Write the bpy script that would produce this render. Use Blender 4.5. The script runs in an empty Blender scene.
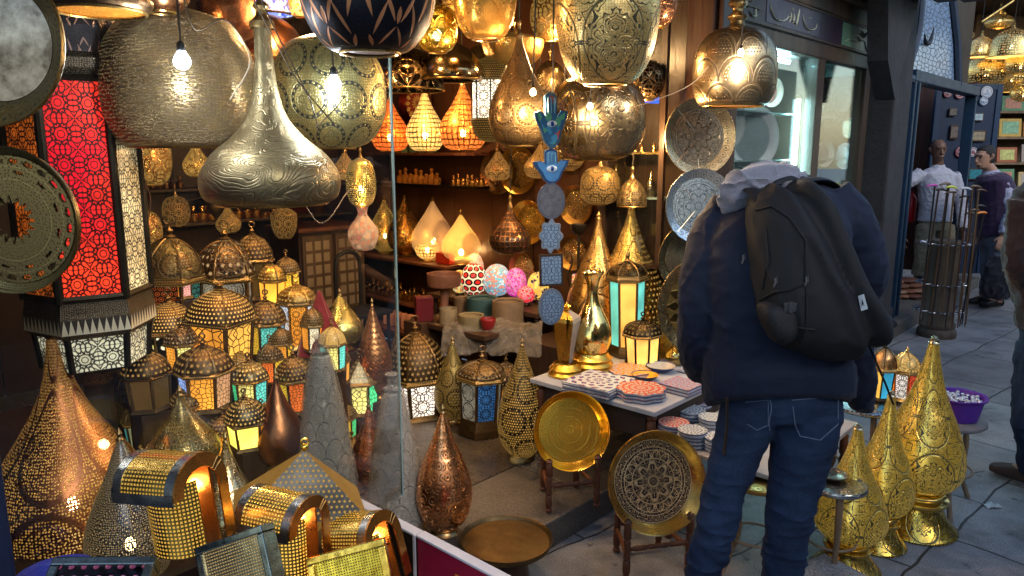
import bpy, bmesh, math, random
from mathutils import Vector, Matrix, noise
random.seed(7)
PI = math.pi
sc = bpy.context.scene
COL = sc.collection
rnd = random.Random(11)

# ------------------------------------------------------------------ camera maths
FPX = 740.0
CAMZ = 1.62
PITCH = math.atan(138 / FPX)
cP, sP = math.cos(PITCH), math.sin(PITCH)

def ray(px, py):
    u = (px - 512) / FPX
    v = (288 - py) / FPX
    d = Vector((u, cP + v * sP, -sP + v * cP))
    return d / d.y

def at(px, py, Y):
    return Vector((0, 0, CAMZ)) + ray(px, py) * Y

def onz(px, py, z):
    r = ray(px, py)
    return Vector((0, 0, CAMZ)) + r * ((z - CAMZ) / r.z)

def mpp(p):                        # metres per picture pixel at a point
    return (p.y * cP + (CAMZ - p.z) * sP) / FPX

# frame of the shop front: s along it, t into the shops, origin at the brown pilaster
P0 = Vector((1.02, 4.01, 0))
D_ = Vector((.6756, .7373, 0))
N_ = Vector((-.7373, .6756, 0))
FANG = math.atan2(D_.y, D_.x)

def W(s, t, z=0):
    return P0 + D_ * s + N_ * t + Vector((0, 0, z))

def front(px, py, t=0.0):          # (s, z) where a sight line meets the plane t
    r = ray(px, py)
    o = Vector((0, 0, CAMZ))
    k = (t - (o - P0).dot(N_)) / Vector((r.x, r.y, 0)).dot(N_)
    p = o + r * k
    return (p - P0).dot(D_), p.z

def side(px, py, s=0.0):           # (t, z) where a sight line meets the plane s
    r = ray(px, py)
    o = Vector((0, 0, CAMZ))
    k = (s - (o - P0).dot(D_)) / Vector((r.x, r.y, 0)).dot(D_)
    p = o + r * k
    return (p - P0).dot(N_), p.z

# ------------------------------------------------------------------ objects
def tag(o, label=None, cat=None, group=None, kind=None):
    if label: o['label'] = label
    if cat: o['category'] = cat
    if group: o['group'] = group
    if kind: o['kind'] = kind
    return o

def root(name, loc, label, cat, group=None, rot=(0, 0, 0)):
    o = bpy.data.objects.new(name, None)
    COL.objects.link(o)
    o.empty_display_size = .05
    o.location = loc
    o.rotation_euler = rot
    return tag(o, label, cat, group)

def link(name, bm, mat, parent=None, smooth=True, loc=None, rot=None):
    me = bpy.data.meshes.new(name)
    bm.normal_update()
    bm.to_mesh(me)
    bm.free()
    if smooth:
        for p in me.polygons: p.use_smooth = True
        try: me.set_sharp_from_angle(angle=math.radians(40))
        except Exception: pass
    mats = mat if isinstance(mat, (list, tuple)) else [mat]
    for m in mats: me.materials.append(m)
    o = bpy.data.objects.new(name, me)
    COL.objects.link(o)
    if parent: o.parent = parent
    if loc is not None: o.location = loc
    if rot is not None: o.rotation_euler = rot
    return o

def BM(): return bmesh.new()

def box(bm, c, size, rotz=0, M=None, bevel=0, mi=0):
    """box centred at c"""
    x, y, z = size[0] / 2, size[1] / 2, size[2] / 2
    R = Matrix.Rotation(rotz, 3, 'Z')
    vs = []
    for dz in (-z, z):
        for dx, dy in ((-x, -y), (x, -y), (x, y), (-x, y)):
            p = R @ Vector((dx, dy, dz)) + Vector(c)
            if M: p = M @ p
            vs.append(bm.verts.new(p))
    fs = []
    for q in ((3, 2, 1, 0), (4, 5, 6, 7), (0, 1, 5, 4), (1, 2, 6, 5), (2, 3, 7, 6), (3, 0, 4, 7)):
        f = bm.faces.new([vs[i] for i in q]); f.material_index = mi; fs.append(f)
    if bevel:
        es = list({e for f in fs for e in f.edges})
        bmesh.ops.bevel(bm, geom=es, offset=bevel, segments=2, affect='EDGES', profile=.6)
    return fs

def fbox(bm, s0, s1, t0, t1, z0, z1, bevel=0, mi=0):
    """box in shop-front coordinates"""
    c = W((s0 + s1) / 2, (t0 + t1) / 2, (z0 + z1) / 2)
    return box(bm, c, (abs(s1 - s0), abs(t1 - t0), abs(z1 - z0)), FANG, bevel=bevel, mi=mi)

def catmull(pts, sub=4, closed=False):
    out = []
    n = len(pts)
    for i in range(n - 1 if not closed else n):
        p0 = pts[max(i - 1, 0)] if not closed else pts[(i - 1) % n]
        p1 = pts[i]; p2 = pts[(i + 1) % n]
        p3 = pts[min(i + 2, n - 1)] if not closed else pts[(i + 2) % n]
        for k in range(sub):
            t = k / sub
            out.append(tuple(.5 * ((2 * b) + (-a + c) * t + (2 * a - 5 * b + 4 * c - d) * t * t + (-a + 3 * b - 3 * c + d) * t ** 3)
                             for a, b, c, d in zip(p0, p1, p2, p3)))
    if not closed: out.append(tuple(pts[-1]))
    return out

def lathe(bm, prof, R=1, H=1, seg=40, sub=4, off=(0, 0, 0), sx=1, sy=1, M=None, mi=0, ripple=None):
    pts = catmull(prof, sub) if sub > 1 else list(prof)
    pts = [(max(r, .0) * R, z * H) for r, z in pts]
    uvl = bm.loops.layers.uv.verify()
    Rm = max(r for r, z in pts) or 1
    arc = [0]
    for a, b in zip(pts, pts[1:]): arc.append(arc[-1] + math.hypot(a[0] - b[0], a[1] - b[1]))
    rings = []
    for r, z in pts:
        ring = []
        for i in range(seg):
            a = 2 * PI * i / seg
            rr = r * (1 + (ripple(a) if ripple else 0))
            p = Vector((rr * math.cos(a) * sx, rr * math.sin(a) * sy, z)) + Vector(off)
            if M: p = M @ p
            ring.append(bm.verts.new(p))
        rings.append(ring)
    for j in range(len(rings) - 1):
        for i in range(seg):
            k = (i + 1) % seg
            try: f = bm.faces.new((rings[j][i], rings[j][k], rings[j + 1][k], rings[j + 1][i]))
            except ValueError: continue
            f.material_index = mi
            us = (i / seg, (i + 1) / seg, (i + 1) / seg, i / seg)
            vv = (arc[j], arc[j], arc[j + 1], arc[j + 1])
            for l, a, b in zip(f.loops, us, vv):
                l[uvl].uv = (a, b / (2 * PI * Rm))
    bmesh.ops.remove_doubles(bm, verts=[v for r in rings for v in r], dist=1e-5)

def tube(bm, pts, rad, seg=8, cap=True, sub=1, flat=1.0, mi=0):
    """tube along points; rad is one number or one per point; flat squashes it"""
    pts = [Vector(p) for p in pts]
    if not isinstance(rad, (list, tuple)): rad = [rad] * len(pts)
    if sub > 1:
        q = catmull([tuple(p) + (r,) for p, r in zip(pts, rad)], sub)
        pts = [Vector(a[:3]) for a in q]; rad = [a[3] for a in q]
    up = Vector((0, 0, 1))
    d0 = (pts[1] - pts[0]).normalized()
    x = d0.cross(up)
    if x.length < .05: x = Vector((1, 0, 0))
    x.normalize()
    rings = []
    for i, p in enumerate(pts):
        d = (pts[min(i + 1, len(pts) - 1)] - pts[max(i - 1, 0)])
        if d.length < 1e-7: d = d0.copy()
        d.normalize()
        x = (x - d * x.dot(d))
        if x.length < 1e-4: x = d.orthogonal()
        x.normalize()
        y = d.cross(x)
        rings.append([bm.verts.new(p + (x * math.cos(2 * PI * k / seg) + y * math.sin(2 * PI * k / seg) * flat) * rad[i]) for k in range(seg)])
    for a, b in zip(rings, rings[1:]):
        for k in range(seg):
            f = bm.faces.new((a[k], a[(k + 1) % seg], b[(k + 1) % seg], b[k])); f.material_index = mi
    if cap:
        f = bm.faces.new(rings[0][::-1]); f.material_index = mi
        f = bm.faces.new(rings[-1]); f.material_index = mi

def prism(bm, poly, z0, z1, M=None, mi=0):
    """polygon (x,y) extruded z0..z1"""
    a = [bm.verts.new(M @ Vector((x, y, z0)) if M else Vector((x, y, z0))) for x, y in poly]
    b = [bm.verts.new(M @ Vector((x, y, z1)) if M else Vector((x, y, z1))) for x, y in poly]
    n = len(poly)
    fs = [bm.faces.new(a[::-1]), bm.faces.new(b)]
    for i in range(n): fs.append(bm.faces.new((a[i], a[(i + 1) % n], b[(i + 1) % n], b[i])))
    for f in fs: f.material_index = mi
    uvl = bm.loops.layers.uv.verify()
    for f in fs[:2]:
        for l, (x, y) in zip(f.loops, (poly[::-1] if f is fs[0] else poly)): l[uvl].uv = (x, y)
    return fs

def ball(bm, c, r, seg=16, sz=1, sx=1, sy=1):
    M = Matrix.Translation(Vector(c)) @ Matrix.Diagonal((sx, sy, sz, 1))
    bmesh.ops.create_uvsphere(bm, u_segments=seg, v_segments=max(6, seg * 2 // 3), radius=r, matrix=M)

# ------------------------------------------------------------------ materials
class G:
    def __init__(s, name):
        s.mat = bpy.data.materials.new(name)
        s.mat.use_nodes = True
        s.t = s.mat.node_tree
        s.n = s.t.nodes; s.l = s.t.links
        for x in list(s.n): s.n.remove(x)
        s.out = s.n.new('ShaderNodeOutputMaterial')
    def put(s, sock, v):
        if hasattr(v, 'is_output') or isinstance(v, bpy.types.NodeSocket): s.l.new(v, sock)
        elif isinstance(v, (tuple, list)) and len(v) == 3 and sock.type == 'RGBA': sock.default_value = (*v, 1)
        else: sock.default_value = v
    def m(s, op, a, b=0.0, c=None, clamp=False):
        n = s.n.new('ShaderNodeMath'); n.operation = op; n.use_clamp = clamp
        s.put(n.inputs[0], a); s.put(n.inputs[1], b)
        if c is not None: s.put(n.inputs[2], c)
        return n.outputs[0]
    def xyz(s, x, y, z=0.0):
        n = s.n.new('ShaderNodeCombineXYZ')
        for i, v in enumerate((x, y, z)): s.put(n.inputs[i], v)
        return n.outputs[0]
    def sep(s, v):
        n = s.n.new('ShaderNodeSeparateXYZ'); s.put(n.inputs[0], v); return n.outputs
    def tc(s, which='Object'): return s.n.new('ShaderNodeTexCoord').outputs[which]
    def noise(s, vec, scale=5.0, detail=3.0, rough=.55, dist=0.0):
        n = s.n.new('ShaderNodeTexNoise'); s.put(n.inputs['Vector'], vec)
        n.inputs['Scale'].default_value = scale; n.inputs['Detail'].default_value = detail
        n.inputs['Roughness'].default_value = rough; n.inputs['Distortion'].default_value = dist
        return n.outputs['Fac']
    def vor(s, vec, scale=5.0, feature='F1', out='Distance', rand=1.0, dim='3D'):
        n = s.n.new('ShaderNodeTexVoronoi'); n.feature = feature; n.voronoi_dimensions = dim
        s.put(n.inputs['Vector'], vec); n.inputs['Scale'].default_value = scale
        n.inputs['Randomness'].default_value = rand
        return n.outputs[out]
    def mix(s, f, a, b):
        n = s.n.new('ShaderNodeMix'); n.data_type = 'RGBA'
        s.put(n.inputs[0], f); s.put(n.inputs[6], a); s.put(n.inputs[7], b)
        return n.outputs[2]
    def ramp(s, f, stops, const=False):
        n = s.n.new('ShaderNodeValToRGB'); s.put(n.inputs[0], f)
        if const: n.color_ramp.interpolation = 'CONSTANT'
        while len(n.color_ramp.elements) < len(stops): n.color_ramp.elements.new(.5)
        for e, (p, c) in zip(n.color_ramp.elements, stops):
            e.position = p; e.color = (*c, 1) if len(c) == 3 else c
        return n.outputs[0]
    def rng(s, v, a, b, c=0.0, d=1.0):
        n = s.n.new('ShaderNodeMapRange'); n.clamp = True
        for i, q in enumerate((v, a, b, c, d)): s.put(n.inputs[i], q)
        return n.outputs[0]
    def bump(s, h, dist=.01, st=.6, nrm=None):
        n = s.n.new('ShaderNodeBump'); s.put(n.inputs['Height'], h)
        n.inputs['Strength'].default_value = st; n.inputs['Distance'].default_value = dist
        if nrm is not None: s.put(n.inputs['Normal'], nrm)
        return n.outputs[0]
    def bsdf(s, col, rough=.5, metal=0.0, nrm=None, spec=.5, emit=None, es=0.0, trans=0.0, ior=1.45, sheen=0.0, coat=0.0):
        n = s.n.new('ShaderNodeBsdfPrincipled')
        s.put(n.inputs['Base Color'], col); s.put(n.inputs['Roughness'], rough); s.put(n.inputs['Metallic'], metal)
        s.put(n.inputs['Specular IOR Level'], spec); n.inputs['IOR'].default_value = ior
        s.put(n.inputs['Transmission Weight'], trans)
        if sheen: n.inputs['Sheen Weight'].default_value = sheen
        if coat: n.inputs['Coat Weight'].default_value = coat
        if nrm is not None: s.put(n.inputs['Normal'], nrm)
        if emit is not None: s.put(n.inputs['Emission Color'], emit); s.put(n.inputs['Emission Strength'], es)
        return n.outputs[0]
    def trn(s, col=(1, 1, 1)):
        n = s.n.new('ShaderNodeBsdfTransparent'); s.put(n.inputs[0], col); return n.outputs[0]
    def emi(s, col, st):
        n = s.n.new('ShaderNodeEmission'); s.put(n.inputs[0], col); s.put(n.inputs[1], st); return n.outputs[0]
    def ms(s, f, a, b):
        n = s.n.new('ShaderNodeMixShader'); s.put(n.inputs[0], f); s.put(n.inputs[1], a); s.put(n.inputs[2], b); return n.outputs[0]
    def done(s, sh):
        s.l.new(sh, s.out.inputs[0]); return s.mat
    # pattern helpers
    def fr(s, x): return s.m('SUBTRACT', s.m('FRACT', x), .5)
    def line(s, v, c, w, soft=.03):
        d = s.m('ABSOLUTE', s.m('SUBTRACT', v, c))
        return s.m('DIVIDE', s.m('SUBTRACT', w, d), soft, clamp=True)
    def below(s, v, c, soft=.04): return s.m('DIVIDE', s.m('SUBTRACT', c, v), soft, clamp=True)
    def mx(s, a, b): return s.m('MAXIMUM', a, b)
    def mul(s, a, b): return s.m('MULTIPLY', a, b)
    def inv(s, a): return s.m('SUBTRACT', 1.0, a)
    def cell(s, x, y, stagger=True):
        if stagger:
            row = s.m('FLOOR', y)
            x = s.m('ADD', x, s.mul(s.m('MODULO', row, 2.0), .5))
        cx, cy = s.fr(x), s.fr(y)
        r = s.m('SQRT', s.m('ADD', s.mul(cx, cx), s.mul(cy, cy)))
        a = s.m('ARCTAN2', cy, cx)
        return cx, cy, r, a

def PAT(g, kind, x, y):
    """1 = hole / engraved groove"""
    M_ = g.m
    if kind == 'fine':
        return g.below(g.vor(g.xyz(x, y), 9, rand=.45, dim='2D'), .33, .1)
    if kind == 'grid':
        a = g.below(M_('ABSOLUTE', g.fr(g.mul(x, 8))), .3, .08); b = g.below(M_('ABSOLUTE', g.fr(g.mul(y, 8))), .27, .08)
        return g.mul(a, b)
    if kind == 'dots':
        cx, cy, r, a = g.cell(g.mul(x, 6), g.mul(y, 6)); return g.below(r, .27, .1)
    if kind == 'rings':
        cx, cy, r, a = g.cell(g.mul(x, 3), g.mul(y, 3))
        return g.mx(g.line(r, .36, .05, .05), g.below(r, .13, .06))
    if kind == 'scale':
        cx, cy, r0, a = g.cell(g.mul(x, 2), g.mul(y, 2.6))
        y2 = M_('ADD', cy, .5)
        r = M_('SQRT', M_('ADD', g.mul(cx, cx), g.mul(g.mul(y2, y2), .3)))
        ln = g.mx(g.line(r, .5, .035, .03), g.line(r, .38, .012, .02))
        d = PAT(g, 'dots', g.mul(x, 3.4), g.mul(y, 3.4))
        return g.mx(ln, g.mul(d, g.below(r, .34, .02)))
    if kind == 'hammer':
        cx, cy, r0, a = g.cell(g.mul(x, 4), g.mul(y, 4))
        v = M_('ABSOLUTE', M_('SUBTRACT', M_('ABSOLUTE', cx), M_('ADD', cy, .5)))
        return g.line(v, 0.0, .18, .12)
    if kind == 'honey':
        e = g.vor(g.xyz(x, y), 5, 'DISTANCE_TO_EDGE', rand=.12, dim='2D'); return M_('DIVIDE', M_('SUBTRACT', e, .09), .06, clamp=True)
    if kind == 'star':
        cx, cy, r, a = g.cell(x, y, False)
        k = 2 * PI / 8
        af = M_('SUBTRACT', M_('PINGPONG', a, k / 2), 0.0)
        px = g.mul(r, M_('COSINE', af)); py = g.mul(r, M_('SINE', af))
        l1 = g.line(M_('ADD', g.mul(px, .707), g.mul(py, .707)), .20, .034, .02)
        l2 = g.line(M_('SUBTRACT', g.mul(px, .38), g.mul(py, .924)), .085, .03, .02)
        l3 = g.line(px, .33, .03, .02)
        l4 = g.line(M_('ADD', g.mul(px, .2), g.mul(py, .98)), .17, .03, .02)
        l5 = g.line(r, .12, .028, .02)
        sol = g.mx(g.mx(g.mx(l1, l2), g.mx(l3, l4)), l5)
        ed = g.mx(g.below(M_('ABSOLUTE', M_('SUBTRACT', M_('ABSOLUTE', cx), .5)), .018, .015), g.below(M_('ABSOLUTE', M_('SUBTRACT', M_('ABSOLUTE', cy), .5)), .018, .015))
        return g.inv(g.mx(sol, ed))
    if kind == 'lace':
        e = g.vor(g.xyz(M_('PINGPONG', x, .5), M_('PINGPONG', y, .5)), 9, 'DISTANCE_TO_EDGE', rand=.85, dim='2D')
        return M_('DIVIDE', M_('SUBTRACT', e, .05), .05, clamp=True)
    if kind == 'arab':
        fx, fy = M_('PINGPONG', x, .5), M_('PINGPONG', g.mul(y, .8), .5)
        cx, cy, r, a = g.cell(x, g.mul(y, .8), False)
        nz = g.noise(g.xyz(fx, fy), 5.5, 0.6, .4, .6)
        c1 = g.line(g.fr(g.mul(nz, 6.0)), 0.0, .13, .07)
        ring = g.line(r, .45, .04, .02)
        pet = g.line(M_('SUBTRACT', r, g.mul(M_('ABSOLUTE', M_('COSINE', g.mul(a, 2.0))), .3)), .1, .025, .03)
        solid = g.mx(g.mx(c1, ring), pet)
        f = g.below(g.vor(g.xyz(x, y), 31, rand=.5, dim='2D'), .36, .14)
        return g.mul(f, g.inv(solid))
    if kind == 'vine':
        fx, fy = M_('PINGPONG', x, .5), M_('PINGPONG', g.mul(y, .8), .5)
        nz = g.noise(g.xyz(fx, fy), 5.0, 0.8, .4, .9)
        c1 = g.line(g.fr(g.mul(nz, 8.0)), 0.0, .17, .06)
        cx, cy, r, a = g.cell(x, g.mul(y, .8), False)
        ring = g.line(r, .45, .022, .02)
        pet = g.line(M_('SUBTRACT', r, g.mul(M_('ABSOLUTE', M_('COSINE', g.mul(a, 3.0))), .2)), .08, .014, .02)
        return g.mx(g.mul(c1, g.below(r, .9)), g.mx(ring, pet))
    if kind == 'medal':
        cx, cy, r, a = g.cell(x, y)
        band = g.line(r, .42, .055, .02)
        dots = g.below(M_('SQRT', M_('ADD', M_('POWER', g.mul(M_('SUBTRACT', r, .42), 24), 2.0), M_('POWER', g.mul(g.fr(g.mul(a, 24 / (2 * PI))), 2.4), 2.0))), .62, .2)
        f = g.mul(g.below(g.vor(g.xyz(x, y), 17, rand=.5, dim='2D'), .33, .12), .75)
        pet = g.line(M_('SUBTRACT', r, g.mul(M_('ABSOLUTE', M_('COSINE', g.mul(a, 2.0))), .12)), .14, .02, .02)
        return g.mx(g.mul(f, g.inv(g.mx(band, pet))), g.mul(band, dots))
    if kind == 'medalb':
        cx, cy, r, a = g.cell(x, y)
        band = g.line(r, .41, .06, .02)
        dots = g.below(M_('SQRT', M_('ADD', M_('POWER', g.mul(M_('SUBTRACT', r, .41), 22), 2.0), M_('POWER', g.mul(g.fr(g.mul(a, 18 / (2 * PI))), 2.4), 2.0))), .7, .2)
        f = g.below(g.vor(g.xyz(x, y), 15, rand=.5, dim='2D'), .36, .12)
        pet = g.line(M_('SUBTRACT', r, g.mul(M_('ABSOLUTE', M_('COSINE', g.mul(a, 2.0))), .14)), .1, .03, .02)
        return g.mx(g.mul(band, g.inv(dots)), g.mx(g.mul(f, .45), g.mul(pet, .8)))
    if kind == 'cut':          # large leaf-shaped openings in a rosette
        cx, cy, r, a = g.cell(x, y, False)
        ax = M_('ABSOLUTE', cx)
        leaf = lambda ox, oy, wx, wy, t: g.below(M_('ADD', g.mul(M_('ABSOLUTE', M_('ADD', g.mul(M_('SUBTRACT', ax, ox), 1), g.mul(M_('SUBTRACT', cy, oy), t))), 1 / wx), M_('POWER', g.mul(M_('SUBTRACT', cy, oy), 1 / wy), 2.0)), 1.0, .2)
        o = g.mx(leaf(.0, .0, .035, .1, 0), leaf(.12, .08, .03, .16, -.5))
        o = g.mx(o, leaf(.25, -.05, .03, .2, .45))
        o = g.mx(o, leaf(.12, -.25, .03, .13, .9))
        o = g.mx(o, leaf(.4, .15, .03, .2, -.3))
        o = g.mx(o, leaf(.05, .3, .03, .12, .7))
        return g.mx(o, leaf(.36, -.32, .04, .09, -.4))
    if kind == 'slot':         # rows of little arches
        a = g.below(M_('ABSOLUTE', g.fr(g.mul(x, 6))), .28, .1); b = g.below(M_('ABSOLUTE', g.fr(g.mul(y, 3))), .3, .1)
        return g.mul(a, b)
    if kind == 'brush':
        return g.rng(g.noise(g.xyz(g.mul(x, 2.5), g.mul(y, 16)), 4, 3, .75), .48, .56)
    if kind == 'wave':
        nz = g.noise(g.xyz(x, g.mul(y, 2)), 1.6, 1, .5, .5)
        return g.mul(g.line(g.fr(g.mul(nz, 22)), 0, .2, .2), .7)
    return 0.0

_mc = {}
def metal(base, kind=None, N=8, eng=None, rough=.28, hole=0.0, glow=0.0, gcol=(1, .55, .12), bump=.5, tarn=.5, depth=.003, spread=(1, 1), uv=True, kind2=None, N2=8, glow2=0.0):
    """worked sheet metal. eng: colour of grooves; hole: how open the piercing is; glow: light seen in the piercing of a lit lamp"""
    key = ('m', base, kind, N, eng, rough, hole, glow, gcol, bump, tarn, depth, spread, uv, kind2, N2, glow2)
    if key in _mc: return _mc[key]
    if base[0] > base[2] * 1.25: base = (base[0], base[1] * .92, base[2] * .72)
    g = G('metal_' + (kind or 'plain'))
    oc = g.tc('Object')
    nz = g.noise(oc, 9, 4, .6)
    nz2 = g.noise(oc, 60, 3, .6)
    col = g.mix(g.rng(nz, .38, .75, 0, tarn), base, tuple(c * .4 for c in base))
    gr = g.below(g.vor(oc, 135, rand=.6), .34, .12)
    pt = g.noise(oc, 3.5, 4, .7)
    col = g.mix(g.m('MULTIPLY', gr, .5 if rough > .2 else .15), col, tuple(c * .18 for c in base))
    col = g.mix(g.rng(pt, .5, .75, 0, .45), col, tuple(c * .25 for c in base))
    rg = g.m('ADD', g.m('ADD', g.m('MULTIPLY', nz, .22), g.rng(pt, .45, .75, 0, .2)), rough - .11)
    if kind:
        u = g.sep(g.tc('UV' if uv else 'Object'))
        x, y = g.mul(u[0], float(N * spread[0])), g.mul(u[1], float(N * spread[1]))
        msk = PAT(g, kind, x, y)
        e = eng if eng else tuple(c * .08 for c in base)
        colm = g.mix(msk, col, e)
        h = g.m('SUBTRACT', g.m('MULTIPLY', nz2, .1), msk)
        nb = g.bump(h, depth, bump, g.bump(g.noise(oc, 13, 2, .5), .02, .22))
        sh = g.bsdf(colm, rg, 1.0 if not eng else g.m('SUBTRACT', 1.0, g.m('MULTIPLY', msk, .4)), nb)
        if kind2:
            m2 = g.m('MULTIPLY', PAT(g, kind2, g.mul(u[0], float(N2)), g.mul(u[1], float(N2))), g.inv(msk))
            sh = g.ms(g.m('MULTIPLY', m2, .85), sh, g.emi(gcol, glow2))
        if hole:
            hs = g.trn()
            if glow: hs = g.ms(.5, hs, g.emi(gcol, glow * 1.1))
            sh = g.ms(g.m('MULTIPLY', msk, hole), sh, hs)
        elif glow:
            sh = g.ms(g.m('MULTIPLY', msk, .9), sh, g.emi(gcol, glow * .55))
    else:
        nb = g.bump(nz2, .002, bump * .4, g.bump(g.noise(oc, 13, 2, .5), .02, .22))
        sh = g.bsdf(col, rg, 1.0, nb)
    m = g.done(sh); _mc[key] = m; return m

def plain(col, rough=.6, metal_=0.0, var=.3, scale=14, bmp=.3, bd=.004, spec=.4, sheen=0.0, coat=0.0):
    key = ('p', col, rough, metal_, var, scale, bmp, spec, sheen)
    if key in _mc: return _mc[key]
    g = G('surface'); oc = g.tc()
    nz = g.noise(oc, scale, 5, .65)
    c = g.mix(g.rng(nz, .3, .75, 0, var), col, tuple(x * .35 for x in col))
    m = g.done(g.bsdf(c, g.m('ADD', g.m('MULTIPLY', nz, .25), rough - .12), metal_, g.bump(g.noise(oc, scale * 5, 4, .6), bd, bmp), spec, sheen=sheen, coat=coat))
    _mc[key] = m; return m

def wood(col, rough=.45, sc_=(18, 18, 1.5), coat=0.0):
    key = ('w', col, rough, sc_)
    if key in _mc: return _mc[key]
    g = G('wood'); o = g.sep(g.tc())
    v = g.xyz(g.mul(o[0], float(sc_[0])), g.mul(o[1], float(sc_[1])), g.mul(o[2], float(sc_[2])))
    n1 = g.noise(v, 1.0, 5, .6, .4); n2 = g.noise(v, 4.0, 4, .7)
    c = g.mix(g.rng(n1, .3, .7), tuple(x * .45 for x in col), col)
    c = g.mix(g.rng(n2, .55, .8, 0, .6), c, tuple(x * .3 for x in col))
    m = g.done(g.bsdf(c, g.m('ADD', g.m('MULTIPLY', n2, .3), rough - .15), 0.0, g.bump(n2, .003, .5), .4, coat=coat))
    _mc[key] = m; return m

def litglass(col, st=1.5, kind='lace', N=4, bar=(.02, .015, .01), uv=True, var=.5):
    """coloured glass of a lit lantern behind fretwork"""
    key = ('g', col, st, kind, N, bar, var)
    if key in _mc: return _mc[key]
    g = G('lit_glass'); u = g.sep(g.tc('UV'))
    nz = g.noise(g.tc(), 9, 2, .5)
    c = g.bsdf(col, .25, 0.0, None, .5, emit=col, es=g.m('MULTIPLY', g.rng(nz, .3, .7, 1 - var, 1 + var), st * .42))
    if kind:
        msk = PAT(g, kind, g.mul(u[0], float(N)), g.mul(u[1], float(N)))
        b = g.bsdf(bar, .45, .7)
        c = g.ms(msk, b, c)
    m = g.done(c); _mc[key] = m; return m

def emis(col, st):
    key = ('e', col, st)
    if key not in _mc:
        g = G('light'); _mc[key] = g.done(g.emi(col, st))
    return _mc[key]

def mosaic(c1, c2, c3, st=.6, scale=34, rnd_=1.0):
    key = ('mo', c1, c2, c3, st, scale)
    if key in _mc: return _mc[key]
    g = G('mosaic_glass'); oc = g.tc()
    r = g.sep(g.vor(oc, scale, out='Color', rand=rnd_))[0]
    c = g.ramp(r, [(0, c1), (.4, c2), (.75, c3)], True)
    e = g.vor(oc, scale, 'DISTANCE_TO_EDGE', rand=rnd_)
    k = g.m('DIVIDE', g.m('SUBTRACT', e, .06), .03, clamp=True)
    m = g.done(g.ms(k, g.bsdf((.5, .45, .4), .7), g.bsdf(c, .2, 0.0, None, .6, emit=c, es=st)))
    _mc[key] = m; return m

BRASS = (.62, .44, .18); GOLD = (1.0, .68, .14); OLD = (.36, .27, .15); COPPER = (.72, .32, .14)
SILV = (.52, .48, .40); DARK = (.045, .04, .035); BRONZE = (.33, .20, .09); PALEG = (.60, .55, .28)
M_brass = metal(BRASS); M_old = metal(OLD, rough=.35); M_gold = metal(GOLD, rough=.22, tarn=.3); M_dark = metal(DARK, rough=.45)
M_copper = metal(COPPER); M_silver = metal(SILV, rough=.25)
M_cord = plain((.02, .018, .015), .6); M_cable = plain((.17, .13, .09), .5)
M_wood_d = wood((.055, .028, .016)); M_wood_r = wood((.16, .055, .025)); M_wood_b = wood((.13, .085, .05)); M_wood_l = wood((.3, .2, .12), .5)
M_black = plain((.012, .012, .014), .5)
M_bulbw = emis((.8, .92, 1), 60); M_bulby = emis((1, .62, .25), 45)

def lightin(parent, z, W_, col=(1, .6, .27), r=.02, xy=(0, 0)):
    l = bpy.data.lights.new('bulb_light', 'POINT'); l.energy = W_; l.color = col; l.shadow_soft_size = r
    o = bpy.data.objects.new('bulb_light', l); COL.objects.link(o); o.parent = parent; o.location = (xy[0], xy[1], z)
    return o
# ------------------------------------------------------------------ lamp shapes
PR = {
 'ball':   [(.42, 0), (.72, .07), (.94, .25), (1, .47), (.94, .7), (.7, .9), (.3, .985), (.12, 1)],
 'flatb':  [(.72, 0), (.86, .05), (.98, .22), (1, .45), (.93, .7), (.68, .9), (.3, .98), (.1, 1)],
 'genie':  [(.8, 0), (.94, .03), (1, .1), (.97, .18), (.8, .28), (.5, .38), (.27, .5), (.165, .66), (.125, .85), (.12, 1)],
 'onion':  [(.5, 0), (.8, .06), (1, .22), (.98, .36), (.75, .52), (.45, .68), (.25, .82), (.12, .93), (.08, 1)],
 'tear':   [(.4, 0), (.55, .03), (.85, .13), (1, .29), (.93, .44), (.7, .6), (.42, .76), (.22, .89), (.1, .97), (.07, 1)],
 'fat':    [(.5, 0), (.78, .05), (.96, .14), (1, .24), (.96, .35), (.82, .47), (.57, .59), (.35, .7), (.2, .81), (.12, .92), (.08, 1)],
 'cone':   [(.8, 0), (1, .05), (.99, .12), (.86, .35), (.66, .62), (.46, .85), (.34, .97), (.3, 1)],
 'bowl':   [(.42, 0), (.62, .05), (.86, .25), (.97, .5), (1, .72), (.93, .78), (.6, .88), (.25, .95), (.1, 1)],
 'bell':   [(.95, 0), (1, .1), (.98, .3), (.85, .55), (.6, .78), (.3, .93), (.1, 1)],
 'dome':   [(1, 0), (.99, .15), (.93, .4), (.75, .68), (.45, .88), (.15, .98), (.08, 1)],
 'egg':    [(.4, 0), (.75, .1), (.98, .33), (1, .5), (.85, .75), (.55, .92), (.2, .99), (.02, 1)],
 'disc':   [(.86, 0), (.98, .12), (1, .3), (.8, .55), (.45, .75), (.15, .9), (.06, 1)],
 'jar':    [(.4, 0), (.7, .05), (1, .3), (.95, .5), (.5, .72), (.3, .85), (.4, 1)],
 'hurr':   [(.55, 0), (.8, .06), (1, .24), (.95, .42), (.7, .62), (.42, .8), (.22, .94), (.15, 1)],
}

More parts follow.
